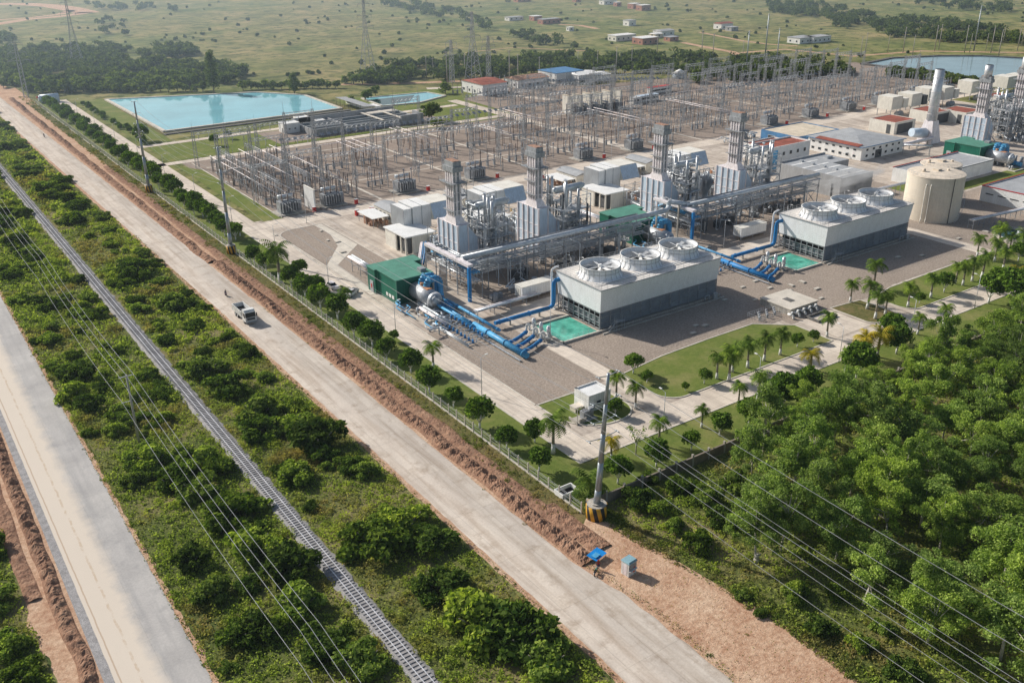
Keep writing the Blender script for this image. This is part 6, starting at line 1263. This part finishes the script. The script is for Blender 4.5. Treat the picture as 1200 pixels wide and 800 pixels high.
t = thing('round_hut', (*G(796, 92), 0), 'white tent-like hut with a pointed roof behind the dark tree row', 'hut'); MB().cyl((0, 0, 0), (0, 0, 3), 4, n=10).build('wall', 'clad_blue', t); MB().cyl((0, 0, 3), (0, 0, 5.4), 4.6, .4, 10).build('roof', 'white_paint', t)
for p, W_, mt, lb in (((750, 121), 13, 'clad_blue', 'pale blue bus shaped cabin in the upper yard'), ((763, 111), 15, 'red', 'red roofed site cabin in the upper yard'), ((742, 123), 5, 'white_paint', 'small white site cabin left of the pale blue one')):
    x, y = G(*p); t = thing('site_cabin', (x, y, 0), lb, 'cabin', 'site cabins'); MB().box(0, W_, 0, 3.4, .3, 3.2).build('body', 'white_wall', t); MB().box(-.1, W_+.1, -.1, 3.5, 3.2, 3.5).build('roof', mt, t); MB().box(1, W_-1, -.06, -.01, 1.5, 2.4).build('window', 'window', t)
x, y = G(48, 121); t = thing('fuel_tank', (x, y, 0), 'pale horizontal tank with a red tip at the far end of the main road', 'tank'); MB().cyl((0, 0, 4), (17, 0, 4), 4, n=20).cyl((-1.6, 0, 4), (0, 0, 4), 2, 4, 20).build('vessel', 'clad_blue', t); MB().box(2, 3, -3, 3, 0, 2).box(13, 14, -3, 3, 0, 2).build('saddle', 'concrete', t); MB().cyl((-3, 0, 6), (-1.6, 0, 6), 1, n=8).build('red_tip', 'red', t); t.scale = (.55,)*3
# far dirt roads
def road_px(pts, w_, mat='dirt_flat', z=.02):
    P = [Vector((*G(*p), z)) for p in pts]; L = []; Rr_ = []
    for k, p in enumerate(P):
        d = (P[min(k+1, len(P)-1)]-P[max(0, k-1)]).normalized(); q = Vector((-d.y, d.x, 0))*w_/2*(1+.25*noise.noise(Vector((k, 1, 2)))); L.append((p+q)[:2]); Rr_.append((p-q)[:2])
    sheet('road', L+Rr_[::-1], z, mat)
road_px([(-20, 5), (0, 5), (30, 5), (60, 7), (80, 10), (98, 14), (102, 15.5)], 26); road_px([(-20, 31), (0, 28), (30, 23), (60, 20.5), (90, 17), (102, 14.5)], 16); road_px([(-20, 24), (0, 23.5), (40, 20.5), (70, 17), (85, 12)], 10)
road_px([(800, 50), (830, 56), (858, 61), (868, 66), (872, 74)], 6); road_px([(868, 62), (920, 58), (1000, 66), (1080, 60), (1200, 62)], 5); road_px([(655, 29), (680, 30), (700, 34)], 6); road_px([(8, 104), (16, 110), (24, 116), (34, 124)], 9); road_px([(400, 99), (440, 99), (520, 96), (640, 91)], 6); road_px([(500, 104), (548, 102), (600, 112), (660, 118), (700, 124)], 6, 'plant_conc', .035)
road_px([(820, 38), (870, 48), (900, 52), (935, 54)], 4); road_px([(545, 62), (600, 56), (690, 60)], 2.5)
# ================================================================== far trees and woods
ft = [Proto(make_tree('far', 'field_tree', 'small dark tree scattered in the far fields', 'tree', 'trees of the far fields', 120+k)) for k in range(5)]
cnt = 0
def farput(px, py, s, lb, grp):
    global cnt
    x, y = G(px, py)
    if 60 < x < 72+14 and y < 620: return
    ft[cnt % 5].put((x, y, -.2), lb, R.uniform(0, 6.28), (s, s, s*R.uniform(.75, .95)), grp); cnt += 1
row = [(x, 110-(.012*x)) for x in range(88, 240, 10)]+[(x, 105.5-(x-285)*.02) for x in range(285, 402, 9)]+[(x, 98) for x in range(404, 420, 8)]
for k, (x, y) in enumerate(row): farput(x, y+R.uniform(-.5, .5), R.uniform(.85, 1.15), '%s round tree from the left in the row behind the pond' % ordn(k), 'round trees behind the pond')
o = make_tree('tall', 'tall_tree', 'tallest dark tree standing alone behind the pond', 'tree', None, 130); o.location = (*G(251, 109), 0)
o = make_tree('tall', 'tall_tree', 'dark spreading tree behind the right corner of the pond', 'tree', None, 131); o.location = (*G(345, 110), 0); o.scale = (.8, .8, .5)
for k, (x, y, s) in enumerate(((506, 142, 1.7), (512, 150, 1.1), (428, 118, 1.3), (412, 122, .9), (522, 110, 1.3), (440, 112, 1.))): farput(x, y, s, ('large leafy tree on the green beside the basin', 'dark bush under the large tree by the basin', 'tree at the left end of the small pond', 'bush by the carport', 'bush at the right end of the small pond', 'bush behind the small pond')[k], 'trees by the small pond')
for k in range(24): farput(645+k*14.5, 86-k*.05+R.uniform(-.6, .6), R.uniform(1., 1.4), 'round dark tree in the dense row along the far side of the switchyard', 'dense tree row beyond the switchyard')
def inpoly(p, q):
    c = False; n = len(q)
    for i in range(n):
        a, b_ = q[i], q[i-1]
        if (a[1] > p[1]) != (b_[1] > p[1]) and p[0] < (b_[0]-a[0])*(p[1]-a[1])/(b_[1]-a[1])+a[0]: c = not c
    return c
WD = [([(0, 62), (60, 58), (120, 56), (170, 64), (195, 78), (268, 80), (290, 90), (270, 99), (250, 100), (60, 112), (10, 105), (0, 108)], 1.15), ([(180, 58), (225, 57), (236, 68), (190, 70)], 1.6), ([(100, 8), (200, 6), (210, 14), (120, 13)], .7), ([(0, 45), (14, 44), (16, 52), (0, 54)], 1.3), ([(108, 24), (150, 26), (150, 42), (112, 40)], .25),
      ([(420, 92), (452, 82), (520, 74), (640, 68), (790, 68), (900, 70), (1000, 84), (860, 92), (700, 84), (560, 92), (480, 97), (410, 101)], .9), ([(880, -6), (940, 2), (1000, 16), (1060, 24), (1150, 32), (1200, 44), (1190, 58), (1090, 48), (1040, 44), (960, 28), (905, 14)], 1.1), ([(860, 84), (1000, 86), (960, 92), (840, 98), (800, 99)], 1.2), ([(1060, 2), (1180, 6), (1190, 18), (1080, 10)], .8), ([(440, -3), (540, 14), (560, 24), (500, 20), (450, 8)], .9), ([(1040, 82), (1158, 97), (1157, 103), (1040, 90)], 2.6), ([(540, 22), (640, 45), (700, 60), (640, 56), (540, 30)], .5), ([(0, 116), (10, 118), (0, 124)], 1)]
far = []; rr = random.Random(9)
for poly, d in WD:
    xs = [p[0] for p in poly]; ys = [p[1] for p in poly]; A = (max(xs)-min(xs))*(max(ys)-min(ys))
    for _ in range(int(A*d*.075)):
        p = (rr.uniform(min(xs), max(xs)), rr.uniform(min(ys), max(ys)))
        if inpoly(p, poly) and noise.noise(Vector((p[0]*.035, p[1]*.16, 9))) > (-.12 if d > .3 else -1) or (d > 2 and inpoly(p, poly)): far.append((p[0], p[1], rr.uniform(.8, 1.5)*(.55 if d == 2.6 else 1)))
for _ in range(1100):
    p = (rr.uniform(-5, 1205), rr.uniform(-8, 98)); 
    if noise.noise(Vector((p[0]*.012, p[1]*.06, 4)))+.8*noise.noise(Vector((p[0]*.05, p[1]*.25, 7))) > .12: far.append((p[0], p[1], rr.uniform(.15, .62)**1.25))
far.sort(key=lambda q: -q[1]); C = []; N = []; S = []
for i, (px, py, s) in enumerate(far):
    if any(inpoly(G(px, py), q) for q in (pond, p2, lake)): continue
    x, y = G(px, py)
    if 60 < x < 86 and y < 640: continue
    if i < 235: farput(px, py, s, 'leafy tree among the woods and scattered bushes beyond the plant', 'trees of the far woods')
    else:
        L = [(x+rr.uniform(-2, 2)*s, y+rr.uniform(-2, 2)*s, rr.uniform(1.4, 3.6)*s, 2.*s, .9) for _ in range(4)]; c, n = lobes_pts(L, 130, i, -.5, .3, .5); C.append(c); N.append(n); S.append(np.full(130, 1.5))
print('far', len(far), cnt)
o = bpy.data.objects.new('far_wood', quadmesh('far_wood', np.concatenate(C), np.concatenate(N), np.concatenate(S), 'leaf_far', 3, .8)); col.objects.link(o); tag(o, 'hazy belts of woodland and bush along the top of the view', 'woodland', kind='stuff')
# ================================================================== vehicles and people
def wheel(t, x, y, r, w_=.3):
    o = MB().cyl((x-w_/2, y, r), (x+w_/2, y, r), r, n=18).build('wheel', 'rubber', t); MB().cyl((x-w_/2-.02, y, r), (x+w_/2+.02, y, r), r*.55, n=12).build('rim', 'galv', o); return o
def dump_truck():
    t = thing('dump_truck', (*G(287.5, 373.5), .045), 'white dump truck with an empty dark bed driving down the main road', 'truck'); W = 1.25   # faces -Y
    for x in (-1, 1):
        for y in (-2.6, 1.5, 2.9): wheel(t, x, y, .52, .38)
    MB().box(-.45, .45, -3.6, 4, .75, 1.05).build('chassis', 'dark_grey', t)
    c = MB().hexa([(-W, -4.1, .75), (W, -4.1, .75), (W, -2., .75), (-W, -2., .75)], [(-W+.05, -3.75, 2.95), (W-.05, -3.75, 2.95), (W-.05, -2.05, 2.95), (-W+.05, -2.05, 2.95)]).build('cab', 'white_paint', t)
    MB().hexa([(-1.1, -4.03, 1.75), (1.1, -4.03, 1.75), (1.1, -3.95, 1.75), (-1.1, -3.95, 1.75)], [(-1.08, -3.86, 2.7), (1.08, -3.86, 2.7), (1.08, -3.78, 2.7), (-1.08, -3.78, 2.7)]).build('windscreen', 'glass', c)
    for s in (-1, 1): MB().box(s*1.235, s*1.27, -3.6, -2.5, 1.8, 2.6).build('side_window', 'glass', c); MB().box(s*1.3, s*1.5, -4.0, -3.85, 1.8, 2.5).build('mirror', 'black', c); MB().box(s*.7, s*1.1, -4.2, -4.11, .85, 1.1).build('headlight', 'white_paint', t)
    MB().box(-.9, .9, -4.17, -4.08, 1.1, 1.6).build('grille', 'dark_grey', c); MB().box(-1.25, 1.25, -4.25, -4.05, .5, .8).build('bumper', 'grey_paint', t)
    MB().box(-1.2, 1.2, -3.3, -2.1, 2.97, 3.25).build('roof_spoiler', 'white_paint', c)
    mb = MB(); mb.box(-1.28, 1.28, -1.7, 4.3, 1.1, 1.22); mb.box(-1.28, -1.18, -1.7, 4.3, 1.22, 2.55); mb.box(1.18, 1.28, -1.7, 4.3, 1.22, 2.55); mb.box(-1.18, 1.18, -1.7, -1.6, 1.22, 2.8); mb.box(-1.18, 1.18, 4.2, 4.3, 1.22, 2.5)
    for k in range(7): y = -1.4+k*.9; mb.box(-1.34, -1.28, y, y+.1, 1.22, 2.5); mb.box(1.28, 1.34, y, y+.1, 1.22, 2.5)
    mb.build('tipper_bed', 'white_paint', t); MB().box(-1.17, 1.17, -1.59, 4.19, 1.23, 1.5).build('bed_lining', 'black', t); MB().box(-1.2, 1.2, -2., -1.72, 1.2, 2.9).build('headboard', 'grey_paint', t); t.scale = (1.1,)*3
dump_truck()
def car(px, py, rz, body, lb, L=4.6, W=1.85, pick=False):
    t = thing('parked_car', (*G(px, py), .055), lb, 'car', None, rz); w_ = W/2; h = L/2
    for x in (-w_+.1, w_-.1):
        for y in (-h+.85, h-.85): wheel(t, x, y, .36, .24)
    bo = MB().hexa([(-w_, -h, .35), (w_, -h, .35), (w_, h, .35), (-w_, h, .35)], [(-w_+.04, -h+.1, 1.), (w_-.04, -h+.1, 1.), (w_-.04, h-.05, 1.05), (-w_+.04, h-.05, 1.05)]).build('body', body, t)
    y1 = .5 if pick else h-.35
    c = MB().hexa([(-w_+.08, -h+1.2, 1.), (w_-.08, -h+1.2, 1.), (w_-.08, y1, 1.04), (-w_+.08, y1, 1.04)], [(-w_+.25, -h+1.85, 1.62), (w_-.25, -h+1.85, 1.62), (w_-.25, y1-.35, 1.62), (-w_+.25, y1-.35, 1.62)]).build('cabin', 'glass', t)
    MB().box(-w_+.2, w_-.2, -h+1.7, y1-.25, 1.62, 1.68).box(-w_+.06, w_-.06, -h+.12, -h+1.2, 1., 1.06).build('roof', body, t)
    if pick: MB().box(-w_+.12, w_-.12, .65, h-.15, 1.045, 1.07).build('load_bed', 'dark_grey', t)
    for s in (-1, 1): MB().box(s*(w_-.45), s*(w_-.1), -h-.02, -h+.05, .62, .82).build('headlight', 'white_paint', t); MB().box(s*(w_-.3), s*(w_-.08), h-.06, h+.01, .65, .9).build('tail_light', 'red', t); MB().box(s*w_, s*(w_+.15), -h+1.35, -h+1.5, 1., 1.15).build('mirror', body, t)
    return t
car(412, 345.5, -.95, 'white_paint', 'white pickup parked across the plant road near the green building', 5.2, 1.95, True); car(390, 338, .1, 'clad_white', 'small pale hatchback driving on the plant road left of the white pickup', 4.2, 1.75)
def figure(loc, rz, lb, top, legs, hat, pose='stand'):
    """one continuous skinned body, clothing as looser shells"""
    t = thing('person', loc, lb, 'person', None, rz); sit = pose == 'ride'
    hipz = .92 if not sit else .86
    J = {'pel': (0, 0, hipz), 'waist': (0, -.02, hipz+.18), 'chest': (0, -.05 if sit else 0, hipz+.42), 'neck': (0, -.08 if sit else 0, hipz+.58), 'head': (0, -.1 if sit else 0, hipz+.7), 'crown': (0, -.1 if sit else -.01, hipz+.84)}
    E_ = [('pel', 'waist'), ('waist', 'chest'), ('chest', 'neck'), ('neck', 'head'), ('head', 'crown')]; Rd = {'pel': .15, 'waist': .125, 'chest': .155, 'neck': .055, 'head': .095, 'crown': .075}
    for s, n in ((-1, 'l'), (1, 'r')):
        c = J['chest']; J['sh'+n] = (s*.19, c[1], c[2]+.09)
        if sit: J['el'+n] = (s*.3, c[1]-.22, c[2]-.1); J['wr'+n] = (s*.28, c[1]-.45, c[2]-.1); J['hip'+n] = (s*.11, 0, hipz-.04); J['kn'+n] = (s*.2, -.42, hipz-.1); J['an'+n] = (s*.2, -.25, hipz-.5); J['to'+n] = (s*.21, -.42, hipz-.56)
        else: J['el'+n] = (s*.27, c[1]+.02, c[2]-.2); J['wr'+n] = (s*.26, c[1]-.12, c[2]-.43); J['hip'+n] = (s*.1, 0, hipz-.06); J['kn'+n] = (s*.11, -.03+s*.05, .5); J['an'+n] = (s*.12, .02+s*.08, .08); J['to'+n] = (s*.13, -.14+s*.08, .05)
        E_ += [('chest', 'sh'+n), ('sh'+n, 'el'+n), ('el'+n, 'wr'+n), ('pel', 'hip'+n), ('hip'+n, 'kn'+n), ('kn'+n, 'an'+n), ('an'+n, 'to'+n)]
        Rd.update({'sh'+n: .065, 'el'+n: .047, 'wr'+n: .032, 'hip'+n: .095, 'kn'+n: .065, 'an'+n: .045, 'to'+n: .038})
        wv = Vector(J['wr'+n]); dr = (wv-Vector(J['el'+n])).normalized(); J['pa'+n] = tuple(wv+dr*.08); Rd['pa'+n] = .03; E_.append(('wr'+n, 'pa'+n))
        for f in range(5):
            off = Vector(((f-2)*.02, 0, 0)) if f < 4 else Vector((-s*.045, -.02, 0)); L = (.07, .08, .085, .075, .04)[f]; q = 'f%d%s' % (f, n)
            J[q] = tuple(Vector(J['pa'+n])+off*.9+dr*L*.5); J[q+'b'] = tuple(Vector(J['pa'+n])+off+dr*L+Vector((0, 0, -.02))); Rd[q] = .009; Rd[q+'b'] = .007; E_ += [('pa'+n, q), (q, q+'b')]
    def skin(name, keys, mat, k=1., parent=t, sub=1):
        ks = [q for q in J if keys is None or q in keys]; ix = {q: i for i, q in enumerate(ks)}; me = bpy.data.meshes.new(name)
        me.from_pydata([J[q] for q in ks], [(ix[a], ix[b_]) for a, b_ in E_ if a in ix and b_ in ix], []); o = bpy.data.objects.new(name, me); col.objects.link(o); o.parent = parent; me.materials.append(MT[mat])
        o.modifiers.new('skin', 'SKIN'); 
        if not me.skin_vertices: me.attributes.new('skin', 'FLOAT2', 'POINT') if False else None
        sv = me.skin_vertices[0].data if me.skin_vertices else None
        if sv:
            for q, i in ix.items(): sv[i].radius = (Rd[q]*k,)*2; sv[i].use_root = (i == 0)
        o.modifiers.new('sub', 'SUBSURF').levels = sub; o.modifiers['sub'].render_levels = sub; return o
    def mk_(name, keys, mat, k):
        return skin(name, keys, mat, k)
    bpy.context.view_layer.update(); mk_('body', None, 'skin', 1.)
    mk_('shirt', {'waist', 'chest', 'shl', 'shr', 'ell', 'elr', 'pel'}, top, 1.17); mk_('trousers', {'pel', 'hipl', 'hipr', 'knl', 'knr', 'anl', 'anr'}, legs, 1.2)
    c = J['crown']; h = J['head']; MB().lathe([(.12, h[2]-.02), (.13, h[2]+.05), (.12, c[2]+.02), (.07, c[2]+.08), (.01, c[2]+.1)], h[0], h[1], 12).build('helmet' if sit or hat == 'helmet' else 'hair', hat, t)
    MB().box(-.015, .015, h[1]-.125, h[1]-.09, h[2]-.03, h[2]+.01).build('nose', 'skin', t)
    return t
def motorbike(loc, rz, lb, colr):
    t = thing('motorcycle', loc, lb, 'motorcycle', None, rz)
    for y in (-.65, .65):
        o = MB().lathe([(.25, -.05), (.31, -.04), (.32, 0), (.31, .04), (.25, .05)], 0, 0, 20).build('wheel', 'rubber', t); o.rotation_euler = (0, math.pi/2, 0); o.location = (0, y, .32); MB().cyl((0, 0, -.03), (0, 0, .03), .12, n=10).build('rim', 'alu', o)
    MB().tube([(0, -.65, .32), (0, -.42, .95)], .035, 6).tube([(-.32, -.35, 1.), (0, -.42, .98), (.32, -.35, 1.)], .02, 6).build('fork', 'galv', t); MB().hexa([(-.12, -.38, .6), (.12, -.38, .6), (.12, .05, .6), (-.12, .05, .6)], [(-.1, -.3, .86), (.1, -.3, .86), (.1, .05, .8), (-.1, .05, .8)]).build('fuel_tank', colr, t)
    MB().box(-.13, .13, .05, .75, .72, .82).build('seat', 'black', t); MB().box(-.12, .12, -.25, .2, .25, .58).build('engine', 'dark_grey', t); MB().tube([(.14, 0, .3), (.16, .8, .38)], .04, 6).build('exhaust', 'galv', t); MB().cyl((0, -.5, .82), (0, -.58, .82), .08, n=10).build('headlight', 'white_paint', t)
px_, py_ = G(698, 672); motorbike((px_, py_, .05), 2.2, 'dark motorcycle parked at the road edge near the blue stall', 'green_roof'); figure((px_+.9, py_+.5, .05), -.6, 'standing person in a dark red top beside the parked motorcycle', 'helmet', 'denim', 'helmet')
x_, y_ = G(265, 347); motorbike((x_, y_, .05), 0, 'motorcycle riding on the main road behind the dump truck', 'red'); figure((x_, y_+.15, .02), 0, 'rider in dark clothes on the motorcycle behind the dump truck', 'denim', 'denim', 'black', 'ride')
x_, y_ = G(52, 161); motorbike((x_, y_, .05), 0, 'motorcycle far up the main road', 'black'); figure((x_, y_+.15, .02), 0, 'rider on the motorcycle far up the main road', 'denim', 'denim', 'black', 'ride')
# kiosk and blue stall
t = thing('kiosk', (*G(736.5, 671), .03), 'small white roadside kiosk with a blue-green roof and red marks', 'kiosk', None, .12); MB().box(-.85, .85, -.75, .75, 0, 2.35).build('wall', 'white_paint', t); MB().hexa([(-.95, -.9, 2.35), (.95, -.9, 2.35), (.95, .9, 2.35), (-.95, .9, 2.35)], [(-.8, -.7, 2.6), (.8, -.7, 2.6), (.8, .7, 2.6), (-.8, .7, 2.6)]).build('roof', 'kiosk_roof', t)
MB().box(-.8, .8, -.78, -.755, 1.15, 2.1).build('serving_hatch', 'grey_paint', t); MB().box(.1, .5, -.8, -.785, .5, 1.).box(.2, .42, -.8, -.785, 1.25, 1.5).build('red_mark', 'red', t); MB().box(-.875, -.855, -.4, .4, .2, 2.).build('door', 'clad_white', t); MB().box(-.85, .85, -1.05, -.78, 1.05, 1.1).build('counter', 'white_paint', t)
t = thing('market_stall', (*G(699, 655), .05), 'low stall under a bright blue tarpaulin at the roadside', 'stall', None, .25, (.85, .85, .7)); MB().hexa([(-1.6, -1.1, 1.15), (1.6, -1.1, 1.15), (1.6, 1.1, 1.4), (-1.6, 1.1, 1.4)], [(-1.6, -1.1, 1.2), (1.6, -1.1, 1.2), (1.6, 1.1, 1.45), (-1.6, 1.1, 1.45)]).build('tarpaulin', 'tarp_blue', t)
MB().box(-1.2, .2, -.7, .4, 1.42, 1.5).build('folded_cloth', 'blue_light', t)
for a, b_ in ((-1.45, -.95), (1.45, -.95), (1.45, .95), (-1.45, .95)): MB().bar((a, b_, 0), (a, b_, 1.2), .07).build('leg', 'timber', t)
t = thing('rubbish_skip', (*G(664, 578), .03), 'open white rimmed concrete box with dark inside, beside the fence', 'box'); mb = MB(); mb.box(-1.8, 1.8, -1.2, -1., 0, .9); mb.box(-1.8, 1.8, 1., 1.2, 0, .9); mb.box(-1.8, -1.6, -1, 1, 0, .9); mb.box(1.6, 1.8, -1, 1, 0, .9); mb.build('wall', 'white_wall', t); MB().box(-1.6, 1.6, -1, 1, 0, .2).build('floor', 'black', t)
x_, y_ = G(886, 657); t = thing('tree_stump', (x_, y_, 0), 'pale cut tree stump at the near tip of the wood', 'stump'); MB().tube([(0, 0, 0), (.1, 0, .5), (.05, .1, 1.3)], 0, 9, [.55, .4, .36]).build('stump', 'bark_pale', t); MB().tube([(.2, 0, .8), (.7, -.2, 1.2)], 0, 6, [.15, .08]).build('branch_stub', 'bark_pale', t)
# steam drifting from a vent and above the farther tower
def steam(loc, sc_, dens, lb, sd_):
    m = bpy.data.materials.new('steam'); m.use_nodes = True; n = m.node_tree; n.nodes.remove(n.nodes['Principled BSDF']); v = n.nodes.new('ShaderNodeVolumePrincipled'); v.inputs['Color'].default_value = (1, 1, 1, 1)
    tc = n.nodes.new('ShaderNodeTexCoord'); no = noi(n, 2.2, 5, tc.outputs['Object']); l = n.nodes.new('ShaderNodeVectorMath'); l.operation = 'LENGTH'; n.links.new(tc.outputs['Object'], l.inputs[0])
    def mt(op, a, b_):
        q = n.nodes.new('ShaderNodeMath'); q.operation = op
        for i, x in enumerate((a, b_)):
            if isinstance(x, (int, float)): q.inputs[i].default_value = x
            else: n.links.new(x, q.inputs[i])
        return q.outputs[0]
    f = mt('SUBTRACT', mt('MULTIPLY', no, 2.2), .65); f = mt('SUBTRACT', f, mt('MULTIPLY', l.outputs['Value'], .75)); f = mt('MAXIMUM', f, 0.); n.links.new(mt('MULTIPLY', f, dens), v.inputs['Density']); n.links.new(v.outputs[0], n.nodes['Material Output'].inputs['Volume'])
    MT['steam%d' % sd_] = m; o = MB().lathe([(.05, -1), (.7, -.7), (1, 0), (.7, .7), (.05, 1)], 0, 0, 16).build('steam_plume', 'steam%d' % sd_); o.location = loc; o.scale = sc_; tag(o, lb, 'steam')
x_, y_ = G(826, 232, 10); steam((x_, y_, 14), (2.8, 2.4, 6.), 14., 'white puff of steam rising above the middle of the pipe racks', 1); steam((243, 172, 16.5), (18, 6, 4.5), .6, 'thin steam drifting over the fans of the farther cooling tower', 2)
# ------------------------------------------------------------------ haze over the plain
hm = bpy.data.materials.new('haze'); hm.use_nodes = True; hn = hm.node_tree; hn.nodes.remove(hn.nodes['Principled BSDF'])
hv = hn.nodes.new('ShaderNodeVolumeScatter'); hv.inputs['Color'].default_value = (.72, .86, 1, 1); hv.inputs['Density'].default_value = .00008; hv.inputs['Anisotropy'].default_value = .25
hn.links.new(hv.outputs[0], hn.nodes['Material Output'].inputs['Volume']); hm.cycles.homogeneous_volume = True if hasattr(hm.cycles, 'homogeneous_volume') else True
MT['haze'] = hm
tag(MB().box(-3000, 6000, -2000, 7000, -1, 125).build('haze', 'haze'), kind='structure')
h2 = hm.copy(); h2.node_tree.nodes['Volume Scatter'].inputs['Density'].default_value = .00042; h2.node_tree.nodes['Volume Scatter'].inputs['Color'].default_value = (.62, .82, 1, 1); MT['haze_far'] = h2
tag(MB().box(-2500, 5500, 392, 6500, -.5, 82).build('haze', 'haze_far'), kind='structure')
